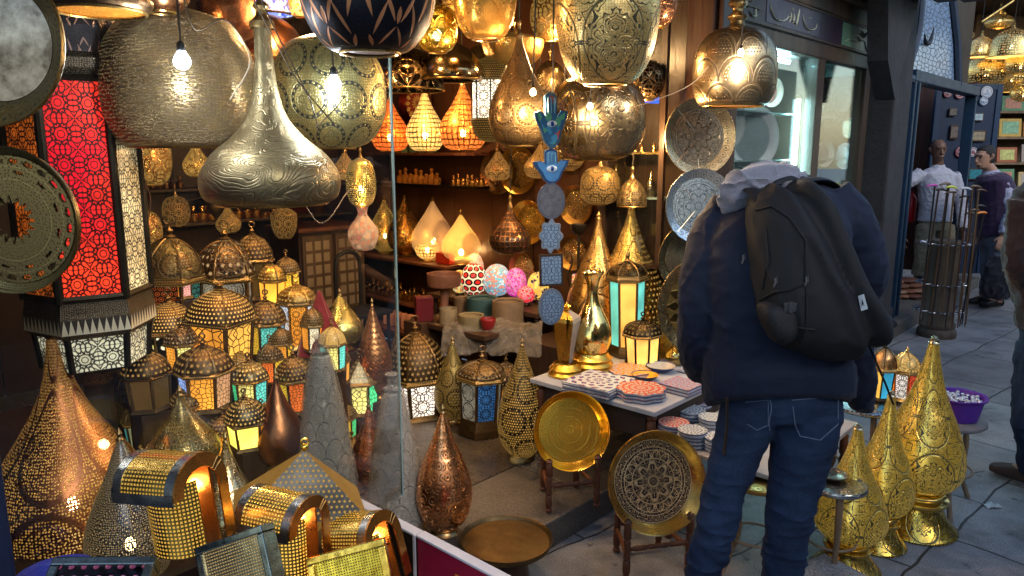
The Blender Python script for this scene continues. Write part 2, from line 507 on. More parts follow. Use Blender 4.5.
def cordto(parent, z0, z1, r=.004, mat=None, chain=False, xy=(0, 0)):
    if z1 - z0 < .03: return
    bm = BM()
    if chain:
        n = int((z1 - z0) / .03) + 1
        for i in range(n):
            z = z0 + (i + .5) * (z1 - z0) / n
            pts = []
            for k in range(9):
                a = 2 * PI * k / 8
                x, zz = .007 * math.cos(a), z + .018 * math.sin(a)
                pts.append((xy[0] + (x if i % 2 else 0), xy[1] + (0 if i % 2 else x), zz))
            tube(bm, pts, .002, 5)
        link('chain', bm, mat or M_old, parent)
    else:
        mid = (rnd.uniform(-.012, .012), rnd.uniform(-.012, .012))
        tube(bm, [(xy[0], xy[1], z0), (xy[0] + mid[0], xy[1] + mid[1], (z0 + z1) / 2), (xy[0], xy[1], z1)], r, 6, sub=4)
        link('cord', bm, mat or M_cord, parent)

def hang(name, cx, yt, yb, w, Y, prof, mat, label, group=None, top=2.66, lit=0, lcol=(1, .6, .27), diff=None, chain=False, cap=True, seg=48, tilt=(0, 0), cat='lamp', neck=None, bulbz=.35, rim=None, skirt=None):
    p = at(cx, (yt + yb) / 2, Y)
    R = w / 2 * mpp(p)
    zt, zb = at(cx, yt, Y).z, at(cx, yb, Y).z
    # the eye sees the bottom opening from below or the shoulder from above: keep the drawn height
    H = max(.05, (zt - zb))
    t = root(name, (p.x, p.y, zb), label, cat, group, rot=(tilt[0], tilt[1], rnd.uniform(0, 6)))
    bm = BM(); lathe(bm, PR[prof], R, H, seg)
    link('shade', bm, mat, t)
    r0 = PR[prof][0][0] * R
    bm = BM()                                            # rolled rim round the opening
    tube(bm, [(r0 * math.cos(2 * PI * i / 32), r0 * math.sin(2 * PI * i / 32), 0) for i in range(33)], rim or .005, 6, cap=False)
    link('rim', bm, M_brass, t)
    if skirt:
        bm = BM(); lathe(bm, [(1.0, -.012), (1.035, 0), (1.0, .012)], R * skirt[1], 1, seg, 1, off=(0, 0, skirt[0] * H)); link('band', bm, M_old, t)
    if cap:
        bm = BM(); rn = max(.012, PR[prof][-1][0] * R * 1.1)
        lathe(bm, [(1.25, -.02), (1.3, 0), (.7, .015), (.6, .035), (.9, .045), (.5, .06), (.1, .065)], rn, 1, 20, 2, off=(0, 0, H))
        link('cap', bm, M_old, t)
    if diff:
        bm = BM(); lathe(bm, [(0.001, .0), (.6, -.002), (.98, 0), (.97, .012), (.5, .02), (.001, .02)], r0, 1, 32, 1, off=(0, 0, .004))
        link('diffuser', bm, diff, t)
    if lit:
        bm = BM(); ball(bm, (0, 0, H * bulbz), .018, 12, 1.25); link('bulb', bm, M_bulby if lcol[2] < .6 else M_bulbw, t)
        lightin(t, H * bulbz - .0 if not diff else H * bulbz, lit, lcol, .025)
    cordto(t, H + .06, top - zb, chain=chain)
    return t

def stand(name, cx, yt, yb, w, prof, mat, label, z=None, Y=None, group=None, lit=0, lcol=(1, .6, .27), base=True, finial=True, seg=48, cat='lamp', plinth=False, bmat=None, bulbz=.3, capm=None, ripple=None):
    """a lamp that stands: its foot at height z (or depth Y) where the photo shows it"""
    if Y is None: p = onz(cx, yb, z)
    else: p = at(cx, yb, Y)
    R = w / 2 * mpp(p)
    p = p + Vector((0, R * .35, 0))
    z = p.z if Y is not None else z
    H = (at(cx, yt, p.y).z - z)
    p.x = at(cx, .35 * yt + .65 * yb, p.y).x
    t = root(name, (p.x, p.y, z), label, cat, group, rot=(0, 0, rnd.uniform(0, 6)))
    hb = .0
    if base:
        bm = BM(); hb = .02
        r0 = PR[prof][0][0] * R
        lathe(bm, [(0.001, 0), (1.25, 0), (1.3, .006), (1.1, .012), (1.0, .022)], r0, 1, 32, 1); link('base', bm, bmat or M_old, t)
    hf = .035 if finial else 0
    bm = BM(); lathe(bm, PR[prof], R, H - hb - hf, seg, off=(0, 0, hb), ripple=ripple); link('shade', bm, mat, t)
    if finial:
        rt = max(.008, PR[prof][-1][0] * R)
        bm = BM(); lathe(bm, [(1.1, -.004), (1.3, 0), (.8, .006), (.7, .012), (1.05, .018), (.6, .026), (.15, .035), (.01, .037)], rt, 1, 16, 2, off=(0, 0, H - hf))
        link('finial', bm, capm or M_old, t)
    if lit:
        bm = BM(); ball(bm, (0, 0, H * bulbz), .012 + .03 * R, 12, 1.4); link('bulb', bm, M_bulby if lcol[2] < .6 else M_bulbw, t)
        lightin(t, H * bulbz, lit, lcol, .02)
    if plinth: make_plinth(p.x, p.y, z, R * 1.0, name)
    return t

_pl = 0
PLW = ['nearest the big pierced copper lamp', 'under the amber lanterns', 'in the lantern window']
def make_plinth(x, y, z, r, name, deck=.36):
    global _pl
    q = Vector((x, y, 0)) - P0
    deck = .36 if (q.dot(D_) < -2.16 and .09 < q.dot(N_) < 2.2) else .12
    if z - deck < .03: return
    _pl += 1
    bm = BM(); h = z - deck
    box(bm, (0, 0, h / 2), (r * 1.35, r * 1.35, h - .002), 0, bevel=.006)
    o = link('display_riser', bm, M_wood_d, None, False)
    o.location = (x, y, deck); o.rotation_euler = (0, 0, FANG)
    tag(o, 'dark wooden riser hidden in the crowd of lanterns behind the window glass', 'riser', 'risers under the window lanterns')

def ngon(n, r, rot=0): return [(r * math.cos(rot + 2 * PI * i / n), r * math.sin(rot + 2 * PI * i / n)) for i in range(n)]

def lantern(cx, yt, yb, w, label, panes, z=None, Y=None, n=6, rot=0.0, domemat=None, frame=None, group='lanterns crowded in the shop window', lit=1.2, lcol=(1, .65, .3),
            pane=(.07, .48), domekind='dome', plinth=False, ring=True, kinds=('lace',), pN=2.2, name='lantern', st=1.5, hangs=None, taper=.9):
    """many-sided glass lantern; panes: glass colours in turn, or None for pierced metal"""
    p = onz(cx, yb, z) if Y is None else at(cx, yb, Y)
    R = w / 2 * mpp(p) / .98
    p = p + Vector((0, R * .4, 0))
    z = z if Y is None else p.z
    H = at(cx, yt, p.y).z - z
    fm = frame or metal((.20, .145, .085), rough=.45, tarn=.8)
    dm = domemat
    p.x = at(cx, .35 * yt + .65 * yb, p.y).x
    t = root(name, (p.x, p.y, z), label, 'lantern', group, rot=(rnd.uniform(-.035, .035), rnd.uniform(-.035, .035), rot))
    a, b = pane[0] * H, pane[1] * H
    rb, rt_ = R * taper * .93, R * .93
    # base
    bm = BM()
    k = PI / n
    ck = 1 / math.cos(k) if n < 7 else 1.02
    def layer(bm, r0, z0, r1, z1):
        A = [bm.verts.new((x, y, z0)) for x, y in ngon(n, r0)]; B = [bm.verts.new((x, y, z1)) for x, y in ngon(n, r1)]
        uvl = bm.loops.layers.uv.verify()
        for i in range(n):
            f = bm.faces.new((A[i], A[(i + 1) % n], B[(i + 1) % n], B[i]))
            for l, uv in zip(f.loops, ((i / n, z0 / (2 * PI * R)), ((i + 1) / n, z0 / (2 * PI * R)), ((i + 1) / n, z1 / (2 * PI * R)), (i / n, z1 / (2 * PI * R)))): l[uvl].uv = uv
        return A, B
    rs = [(R * .8, 0), (R * 1.0, .005), (R * .98, a * .45), (rb * 1.02, a)]
    for (r0, z0), (r1, z1) in zip(rs, rs[1:]): layer(bm, r0, z0, r1, z1)
    bm.faces.new([bm.verts.new((x, y, a)) for x, y in ngon(n, rb * 1.02)])
    bm.faces.new([bm.verts.new((x, y, 0)) for x, y in ngon(n, R * .8)][::-1])
    link('base', bm, fm, t, False)
    # posts + cornice
    bm = BM()
    for i in range(n):
        c0, s0 = math.cos(2 * PI * i / n), math.sin(2 * PI * i / n)
        tube(bm, [(rb * c0, rb * s0, a), (rt_ * c0, rt_ * s0, b)], max(.003, R * .06), 6)
    link('frame', bm, fm, t)
    bm = BM(); c = .07 * H
    rs = [(rt_ * .96, b), (R * 1.1, b + c * .15), (R * 1.13, b + c * .5), (R * 1.0, b + c)]
    for (r0, z0), (r1, z1) in zip(rs, rs[1:]): layer(bm, r0, z0, r1, z1)
    link('cornice', bm, metal((.18, .13, .075), 'dots', 14, (1, .75, .4) if lit else None, .35, glow=.35 if lit else 0), t, False)
    # panes
    for i in range(n):
        col = panes[i % len(panes)]
        kd = kinds[i % len(kinds)]
        m_ = dm if col is None else litglass(col, st * .75 if lit else .25, kd, round(pN * (.42 if kd in ('lace', 'dots') else 1), 2))
        bm = BM()
        a0, a1 = 2 * PI * i / n, 2 * PI * (i + 1) / n
        f = .955
        e = .06
        q = []
        for (rr, zz) in ((rb * f, a), (rt_ * f, b)):
            A = Vector((rr * math.cos(a0), rr * math.sin(a0), zz)); B = Vector((rr * math.cos(a1), rr * math.sin(a1), zz))
            q.append((A.lerp(B, e), A.lerp(B, 1 - e)))
        nrm = Vector((math.cos((a0 + a1) / 2), math.sin((a0 + a1) / 2), 0)) * .004
        o4 = [q[0][0], q[0][1], q[1][1], q[1][0]]
        outer = [bm.verts.new(v + nrm) for v in o4]; inner = [bm.verts.new(v) for v in o4]
        uvl = bm.loops.layers.uv.verify()
        fo = bm.faces.new(outer); wd = (q[0][1] - q[0][0]).length
        asp = (b - a) / wd
        for l, uv in zip(fo.loops, ((0, 0), (1, 0), (1, asp), (0, asp))): l[uvl].uv = uv
        bm.faces.new(inner[::-1])
        for j in range(4): bm.faces.new((outer[j], inner[j], inner[(j + 1) % 4], outer[(j + 1) % 4]))
        link('glass_pane' if col is not None else 'pierced_panel', bm, m_, t, False)
    # roof
    z1 = b + c
    hd = (.84 * H - z1)
    bm = BM()
    pr = {'dome': [(1.0, 0), (.97, .15), (.88, .4), (.7, .65), (.42, .85), (.2, .95), (.12, 1)],
          'onion': [(.85, 0), (1.0, .18), (.95, .42), (.65, .65), (.32, .82), (.14, .94), (.1, 1)],
          'pyr': [(1.0, 0), (.75, .3), (.5, .58), (.28, .82), (.12, 1)]}[domekind]
    lathe(bm, pr, R * .98, hd, n if domekind == 'pyr' else max(n, 6) * 4, 3, off=(0, 0, z1), ripple=(lambda a_: .035 * abs(math.cos(a_ * n / 2)) if domekind != 'pyr' else 0))
    link('roof', bm, dm or metal(OLD, 'lace', 7, (1, .7, .35), .35, hole=.0, glow=.6 if lit else 0), t)
    bm = BM()
    for i in range(n):
        c0, s0 = math.cos(2 * PI * i / n), math.sin(2 * PI * i / n)
        tube(bm, [(q_ * R * 1.03 * c0, q_ * R * 1.03 * s0, z1 + z_ * hd) for q_, z_ in pr] + [(0, 0, z1 + hd * 1.02)], max(.002, R * .035), 5, sub=2)
    link('ribs', bm, fm, t)
    bm = BM()
    lathe(bm, [(1.4, 0), (1.5, .1), (.8, .22), (.5, .3), (.9, .45), (1.0, .55), (.5, .72), (.25, .85), (.02, 1)], R * .13, .1 * H, 14, 2, off=(0, 0, .835 * H))
    link('finial', bm, fm, t)
    if ring:
        bm = BM(); rr = .035 * H
        tube(bm, [(rr * math.cos(2 * PI * i / 16), 0, .935 * H + rr + rr * math.sin(2 * PI * i / 16)) for i in range(17)], .0025 + .01 * R, 6, cap=False)
        link('ring', bm, fm, t)
    if lit and lit > 2: lightin(t, (a + b) / 2, 0.01, lcol)
    if plinth: make_plinth(p.x, p.y, z, R, 'lantern')
    if hangs: cordto(t, H, hangs - z, chain=True)
    return t

def plate(name, cx, cy, rx, ry, Y, mats, label, nrm=(.737, -.676, 0), cat='plate', group=None, depth=.03, wire=False, roll=0, scallop=0, rim=.82):
    """round dish seen face on, leaning or hung: facing nrm"""
    p = at(cx, cy, Y)
    R = max(rx, ry) * mpp(p)
    z = Vector(nrm).normalized()
    x = z.orthogonal() if abs(z.z) > .99 else Vector((0, 0, 1)).cross(z).normalized()
    y = z.cross(x)
    M = Matrix((x, y, z)).transposed().to_4x4()
    t = root(name, p, label, cat, group)
    t.rotation_euler = M.to_euler()
    rip = (lambda a: .025 * math.cos(a * scallop)) if scallop else None
    bm = BM(); d = depth
    lathe(bm, [(rim * .93, -.0), (rim, .25 * d), (.97, .9 * d), (1.0, d), (1.01, .95 * d), (.985, .72 * d), (rim, -.1), ] if False else
          [(rim * .9, 0), (rim, .35 * d), (.96, .85 * d), (1.0, d), (1.005, .8 * d), (.97, .6 * d), (rim, .1 * d), (rim * .9, -.25 * d)], R, 1, 56, 1, ripple=rip)
    link('rim', bm, mats[1], t)
    bm = BM()
    lathe(bm, [(.001, .004), (rim * .5, .004), (rim * .9, .002), (rim * .905, -.2 * d), (.001, -.2 * d)], R, 1, 56, 1)
    # planar uv for the well
    uvl = bm.loops.layers.uv.verify()
    for f in bm.faces:
        for l in f.loops: l[uvl].uv = (l.vert.co.x / R * .5 + .5, l.vert.co.y / R * .5 + .5)
    link('well', bm, mats[0], t)
    if wire:
        bm = BM()
        for k in range(4):
            a = PI / 4 + k * PI / 2
            tube(bm, [(math.cos(a) * R * 1.02, math.sin(a) * R * 1.02, d * .5), (math.cos(a) * R * .95, math.sin(a) * R * .95, d * 1.15), (math.cos(a) * R * .2, math.sin(a) * R * .2, d * .5)], .0015, 5)
        tube(bm, [(0, R, 0), (0, R * 1.25, -.01)], .002, 5)
        link('wire_hanger', bm, M_silver, t)
    return t

def platemat(base, ln, kind='rosette', rough=.25, k=8, bmp=.5, metal_=1.0):
    """engraved round dish: planar uv 0..1"""
    key = ('plm', base, ln, kind, rough, k)
    if key in _mc: return _mc[key]
    g = G('engraved_dish'); u = g.sep(g.tc('UV'))
    x, y = g.m('SUBTRACT', u[0], .5), g.m('SUBTRACT', u[1], .5)
    r = g.m('SQRT', g.m('ADD', g.mul(x, x), g.mul(y, y))); a = g.m('ARCTAN2', y, x)
    if kind == 'rosette':
        c = g.m('ABSOLUTE', g.m('COSINE', g.mul(a, k / 2)))
        l = g.line(g.m('SUBTRACT', r, g.mul(c, .13)), .06, .013, .008)
        nz_ = g.noise(g.xyz(g.m('PINGPONG', g.mul(a, 1.0), PI / k), g.mul(r, 3.0)), 5, 1, .5, .6); l = g.mx(l, g.mul(g.line(g.fr(g.mul(nz_, 7.0)), 0, .16, .06), g.below(r, .42)))
        for rr in (.05, .22, .3, .33, .4): l = g.mx(l, g.line(r, rr, .006, .004))
        c2 = g.m('ABSOLUTE', g.m('SINE', g.mul(a, k * 1.0)))
        l = g.mx(l, g.line(g.m('SUBTRACT', r, g.mul(c2, .07)), .23, .011, .007))
        s2 = g.m('ABSOLUTE', g.m('SINE', g.mul(a, k / 2)))
        l = g.mx(l, g.line(g.m('SUBTRACT', r, g.mul(s2, -.14)), .27, .009, .006))
    elif kind == 'fine':
        rows = g.m('MULTIPLY', r, 40); f = g.below(g.vor(g.xyz(g.mul(a, k / 2.0), g.mul(r, 18)), 3, rand=.8, dim='2D'), .3, .1)
        l = g.mx(g.mul(f, .7), g.line(g.fr(g.mul(r, 9)), 0, .04, .04))
    elif kind == 'mandala':
        rr = g.mul(r, 5.0); cell = g.fr(rr)
        aa = g.fr(g.mul(g.m('ADD', a, g.mul(g.m('FLOOR', rr), .2)), k / PI))
        l = g.below(g.m('ADD', g.m('ABSOLUTE', cell), g.m('ABSOLUTE', aa)), .48, .1)
    nz = g.noise(g.tc(), 10, 3)
    col = g.mix(l, g.mix(g.rng(nz, .35, .7, 0, .5), base, tuple(q * .4 for q in base)), ln)
    m = g.done(g.bsdf(col, g.m('ADD', g.mul(nz, .2), rough - .08), metal_, g.bump(g.m('SUBTRACT', g.mul(g.noise(g.tc(), 40, 2), .3), l), .002, bmp)))
    _mc[key] = m; return m

def turned_leg(bm, a, b, r=.014):
    """turned wooden leg between two points"""
    a, b = Vector(a), Vector(b); L = (b - a).length
    prof = [(.6, 0), (1, .02), (1, .06), (.6, .08), (.8, .1), (1, .13), (1, .3), (.65, .33), (1, .36), (.7, .5), (1, .63), (.65, .67), (1, .7), (1, .9), (.7, .93), (1.1, .96), (.5, 1)]
    q = (b - a).to_track_quat('Z', 'Y').to_matrix().to_4x4()
    q.translation = a
    lathe(bm, prof, r, L, 10, 1, M=q)
# ------------------------------------------------------------------ ground
def flagstones():
    g = G('granite_flagstones'); o = g.tc()
    mp = g.n.new('ShaderNodeMapping'); g.put(mp.inputs[0], o); mp.inputs['Rotation'].default_value = (0, 0, -FANG + .12)
    v = mp.outputs[0]
    wob = g.noise(o, 1.3, 3); 
    va = g.n.new('ShaderNodeVectorMath'); va.operation = 'ADD'; g.put(va.inputs[0], v)
    g.put(va.inputs[1], g.xyz(g.mul(g.m('SUBTRACT', wob, .5), .09), g.mul(g.m('SUBTRACT', g.noise(o, 1.9, 3), .5), .09)))
    b = g.n.new('ShaderNodeTexBrick'); g.put(b.inputs['Vector'], va.outputs[0])
    b.inputs['Scale'].default_value = 1.0; b.inputs['Brick Width'].default_value = .82; b.inputs['Row Height'].default_value = .5
    b.inputs['Mortar Size'].default_value = .006; b.inputs['Mortar Smooth'].default_value = .25
    b.inputs['Color1'].default_value = (.37, .355, .35, 1); b.inputs['Color2'].default_value = (.26, .25, .25, 1); b.inputs['Mortar'].default_value = (.03, .03, .032, 1)
    b.offset = .43; b.offset_frequency = 2
    sp = g.noise(o, 190, 3, .75); pt = g.noise(o, 2.2, 5, .65); md = g.noise(o, 14, 5, .7)
    c = g.mix(g.rng(sp, .46, .62, 0, .75), b.outputs['Color'], (.035, .035, .038))
    c = g.mix(g.rng(sp, .36, .28, 0, .6), c, (.42, .42, .42))
    c = g.mix(g.rng(pt, .45, .72, 0, .65), c, (.06, .06, .065))
    c = g.mix(g.rng(md, .58, .78, 0, .5), c, (.28, .28, .28))
    gum = g.vor(o, 7.5); c = g.mix(g.mul(g.below(gum, .13, .05), .55), c, (.03, .03, .03))
    jt = g.rng(g.m('ADD', b.outputs['Fac'], g.mul(md, .0)), .05, .6); c = g.mix(g.mul(g.rng(g.noise(o, 3.3, 4, .7), .5, .68), .5), c, (.055, .05, .045))
    # a crack
    cr = g.vor(o, .9, 'DISTANCE_TO_EDGE'); ck = g.mul(g.below(g.m('ADD', cr, g.mul(g.m('SUBTRACT', md, .5), .05)), .006, .004), g.rng(pt, .5, .56))
    c = g.mix(ck, c, (.02, .02, .02))
    h = g.m('SUBTRACT', g.m('ADD', g.mul(sp, .25), g.mul(md, .8)), g.mul(b.outputs['Fac'], 2.5))
    return g.done(g.bsdf(c, g.m('ADD', g.mul(pt, .35), .27), 0.0, g.bump(h, .006, .55), .5))

def granite(base, k=1.0):
    g = G('granite'); o = g.tc(); sp = g.noise(o, 170, 3, .8); pt = g.noise(o, 5, 5, .7)
    c = g.mix(g.rng(sp, .44, .6, 0, .9), base, tuple(x * .2 for x in base)); c = g.mix(g.rng(sp, .38, .3, 0, .7), c, tuple(min(1, x * 2.3) for x in base))
    c = g.mix(g.rng(pt, .45, .75, 0, .7), c, tuple(x * .3 for x in base))
    return g.done(g.bsdf(c, g.m('ADD', g.mul(pt, .3), .3), 0.0, g.bump(g.m('ADD', sp, pt), .004, .5), .5))

bm = BM(); bmesh.ops.create_grid(bm, x_segments=2, y_segments=2, size=60)
tag(link('street_paving', bm, flagstones(), None, False), kind='structure')

# raised granite step along the whole shop front, marble slabs inside
bm = BM()
for s0, s1 in ((-3.6, -2.2), (-2.196, -1.15), (-1.146, 0.1), (.104, 1.4), (1.404, 2.9), (2.904, 4.4), (4.404, 6.6)):
    fbox(bm, s0, s1, -.177, .3, -.1, .12, bevel=.008)
tag(link('shop_step', bm, granite((.13, .115, .10)), None, False), kind='structure')
g = G('marble_slabs'); o = g.tc(); n1 = g.noise(o, 2.5, 6, .7, 1.2); n2 = g.noise(o, 30, 4, .7)
c = g.mix(g.rng(n1, .4, .65), (.045, .036, .028), (.095, .078, .06)); c = g.mix(g.rng(n2, .5, .7, 0, .5), c, (.05, .04, .035))
mrb = g.done(g.bsdf(c, g.m('ADD', g.mul(n2, .35), .12), 0.0, g.bump(n2, .002, .3), .5))
bm = BM()
for i, s0 in enumerate((-3.25, -2.35, -1.5, -.72)):
    for j, t0 in enumerate((.304, 1.1, 1.9, 2.7)):
        s1 = (-2.354, -1.504, -.724, -.05)[i]
        fbox(bm, s0, s1, t0 + .0, (1.096, 1.896, 2.696, 3.35)[j], -.1, .12 - .004 * ((i + j) % 2), bevel=.003)
tag(link('shop_floor', bm, mrb, None, False), kind='structure')

# ------------------------------------------------------------------ the lantern shop as a building
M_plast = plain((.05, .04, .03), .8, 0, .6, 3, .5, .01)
shop = root('lantern_shop', W(-1.6, 1.7, 0), 'open fronted lantern shop with dark wooden pilaster and brown panelled walls', 'shop')
def part(name, fn, mat, parent, smooth=False):
    bm = BM(); fn(bm)
    bmesh.ops.translate(bm, verts=bm.verts, vec=-parent.location)
    return link(name, bm, mat, parent, smooth)
panel = wood((.085, .034, .016), .35, (3, 3, .6))
def f(bm):
    for i in range(9): fbox(bm, -.03 - .002 * (i % 2), .04, .06 + i * .37, .06 + (i + 1) * .37 - .006, .12, 2.75)
part('side_wall', f, panel, shop)
def f(bm):
    for i in range(9): fbox(bm, -3.25 + i * .36, -3.25 + (i + 1) * .36 - .006, 3.32, 3.40 + .002 * (i % 2), .12, 2.75)
part('back_wall', f, wood((.07, .04, .028), .45, (3, 3, .6)), shop)
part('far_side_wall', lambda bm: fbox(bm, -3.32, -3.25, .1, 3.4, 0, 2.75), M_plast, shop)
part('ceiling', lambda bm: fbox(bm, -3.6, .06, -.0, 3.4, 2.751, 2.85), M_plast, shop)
def f(bm):
    fbox(bm, -.14, .14, -.10, .052, .12, 3.2, bevel=.01)
    fbox(bm, -.105, .105, -.13, -.104, .4, 2.6, bevel=.008)
    fbox(bm, -.17, .17, -.14, .0, 2.62, 2.72, bevel=.012)
part('pilaster', f, wood((.075, .035, .022), .35), shop)
def f(bm):
    fbox(bm, -3.75, -3.28, -.12, .06, .0, 3.2, bevel=.01)
    fbox(bm, -3.7, -3.34, -.145, -.124, .2, 1.3, bevel=.01)
part('jamb', f, plain((.012, .018, .05), .45, 0, .5, 12, .5), shop)
def f(bm):
    fbox(bm, -3.3, -.1, -.08, .0, 2.47, 3.2, bevel=.01); fbox(bm, -3.3, -.1, -.12, -.084, 2.46, 2.54, bevel=.01)
part('lintel', f, M_wood_d, shop)
# canopy over the pavement, from which the outer lamps hang
part('canopy', lambda bm: [fbox(bm, -3.75, .3, -1.15, -.13, 2.75, 2.8)] + [fbox(bm, -3.6 + i * .62, -3.54 + i * .62, -1.14, -.14, 2.67, 2.747) for i in range(7)] + [fbox(bm, -3.75, .3, -1.2, -1.153, 2.64, 2.82)], M_wood_d, shop)
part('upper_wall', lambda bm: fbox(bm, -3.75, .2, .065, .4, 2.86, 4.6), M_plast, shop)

# window glass (slightly dusty, with a metal edge)
g = G('window_glass'); o = g.tc()
gl = g.n.new('ShaderNodeBsdfGlossy'); gl.inputs['Roughness'].default_value = .02; gl.inputs[0].default_value = (1, 1, 1, 1)
fr = g.n.new('ShaderNodeFresnel'); fr.inputs[0].default_value = 1.5
du = g.n.new('ShaderNodeBsdfDiffuse'); du.inputs[0].default_value = (.5, .55, .6, 1)
tr = g.trn((.97, .985, .98))
a_ = g.ms(g.m('MULTIPLY', fr.outputs[0], .55), tr, gl.outputs[0])
M_glass = g.done(g.ms(g.rng(g.noise(o, 3, 4, .6), .4, .8, .0, .008), a_, du.outputs[0]))
pane = root('shop_window', W(-2.6, .06, .36), 'large clear window glass with a bright cut edge in front of the crowded lanterns', 'window')
part('glass', lambda bm: fbox(bm, -3.27, -2.05, .052, .058, .37, 2.46), M_glass, pane)
g = G('glass_edge'); M_gedge = g.done(g.bsdf((.25, .36, .33), .15, 0, None, .8))
part('edge', lambda bm: fbox(bm, -2.049, -2.043, .051, .059, .37, 2.46), M_gedge, pane)
# raised window platform
bm = BM(); fbox(bm, -3.24, -2.16, .09, 2.2, .121, .36, bevel=.01); fbox(bm, -3.24, -2.14, .075, 2.215, .33, .358)
tag(link('window_platform', bm, M_wood_d, None, False), 'low dark wooden platform carrying the lanterns behind the window glass', 'platform')

# display crate in front of the window: rims, black and maroon linings
crate = root('display_crate', W(-2.7, -.5, 0), 'open crate with white rims and black and maroon sides, full of perforated lamps', 'crate')
M_rim = plain((.62, .62, .68), .5, 0, .2)
M_maroon = plain((.32, .010, .045), .45, 0, .3, 30); M_blk = plain((.02, .014, .012), .4)
part('black_side', lambda bm: fbox(bm, -2.30, -2.275, -.325, .045, .05, .45), M_blk, crate)
part('maroon_side', lambda bm: fbox(bm, -2.30, -2.275, -1.2, -.33, .05, .452), M_maroon, crate)
part('rim', lambda bm: [fbox(bm, -2.305, -2.27, -.325, .048, .452, .46, .002), fbox(bm, -2.305, -2.27, -1.2, -.3295, .454, .462, .002), fbox(bm, -2.309, -2.3055, -.329, -.318, .05, .46)], M_rim, crate)
part('back_side', lambda bm: fbox(bm, -3.28, -2.302, .012, .045, .05, .45), M_blk, crate)
part('floor', lambda bm: fbox(bm, -3.28, -2.302, -1.2, .01, .10, .14), M_wood_d, crate)
def f(bm):
    fbox(bm, -2.3035, -2.3005, -.82, -.5, .28, .40)
part('orange_label', f, plain((.7, .25, .04), .5), crate)

# ------------------------------------------------------------------ neighbouring shop with lit showcases
_S = lambda x: front(x, 120, 0)[0]
_MP = [(-1, _S(708) - 1), (.148, _S(708)), (.18, _S(720)), (1.62, _S(812)), (2.02, _S(862)), (2.5, _S(879)), (2.72, _S(886)), (4, _S(886) + 1.3)]
def ms_(s):
    for (a, b), (c_, d) in zip(_MP, _MP[1:]):
        if a <= s <= c_: return b + (d - b) * (s - a) / (c_ - a)
def gbox(bm, a, b, *k, **q): return fbox(bm, ms_(a), ms_(b), *k, **q)
nb = root('showcase_shop', W(1.3, .4, 0), 'brown wooden shopfront with tall lit glass showcases under a calligraphy board', 'shop')
M_frame = wood((.07, .045, .03), .4, (10, 10, 1.5))
def f(bm):
    for s in (.18, 1.62, 2.02, 2.5):
        gbox(bm, s - .035, s + .035, -.03, .05, .5, 2.28, bevel=.006)
    gbox(bm, .146, 2.535, -.035, .055, 2.213, 2.31, bevel=.008)
    gbox(bm, .146, 2.535, -.04, .06, .42, .52, bevel=.01)
    gbox(bm, .146, 2.72, -.05, .05, 2.50, 2.62, bevel=.012)
    gbox(bm, .146, 2.72, -.10, .05, 2.63, 2.78, bevel=.02)
    gbox(bm, 2.06, 2.7, -.02, .045, 2.312, 2.498)
part('frame', f, M_frame, nb)
part('plinth', lambda bm: [gbox(bm, .16, 2.52, -.02, .3, .12, .418)] + [gbox(bm, .22 + .48 * i, .62 + .48 * i, -.03, -.0215, .17, .38, .008) for i in range(5)], wood((.10, .06, .04), .4), nb)
M_case = plain((.24, .36, .35), .6, 0, .3)
part('case_back', lambda bm: [gbox(bm, .15, 2.53, .55, .6, .5, 2.3), gbox(bm, .2, 2.5, .06, .548, 2.22, 2.24), gbox(bm, .2, 2.5, .06, .548, .5, .52)], M_case, nb)
part('case_divider', lambda bm: [gbox(bm, 1.61, 1.63, .06, .548, .52, 2.218), gbox(bm, .148, .17, .06, .548, .52, 2.218), gbox(bm, 2.5, 2.52, .06, .548, .52, 2.218)], M_frame, nb)
part('curtain_strips', lambda bm: [gbox(bm, .2 + i * .075, .245 + i * .075, .53, .546, .54, 2.2) for i in range(30)], plain((.25, .22, .16), .7), nb)
M_shelf = M_gedge
for z in (.95, 1.25, 1.55, 1.85):
    part('glass_shelf', lambda bm: [gbox(bm, .19, 1.59, .09, .5, z, z + .008), gbox(bm, 1.65, 2.48, .09, .5, z, z + .008)], M_shelf, nb)
part('glazing', lambda bm: [gbox(bm, .217, 1.583, .0, .006, .522, 2.21), gbox(bm, 1.657, 1.983, .0, .006, .522, 2.21), gbox(bm, 2.057, 2.463, .0, .006, .522, 2.21)], M_glass, nb)
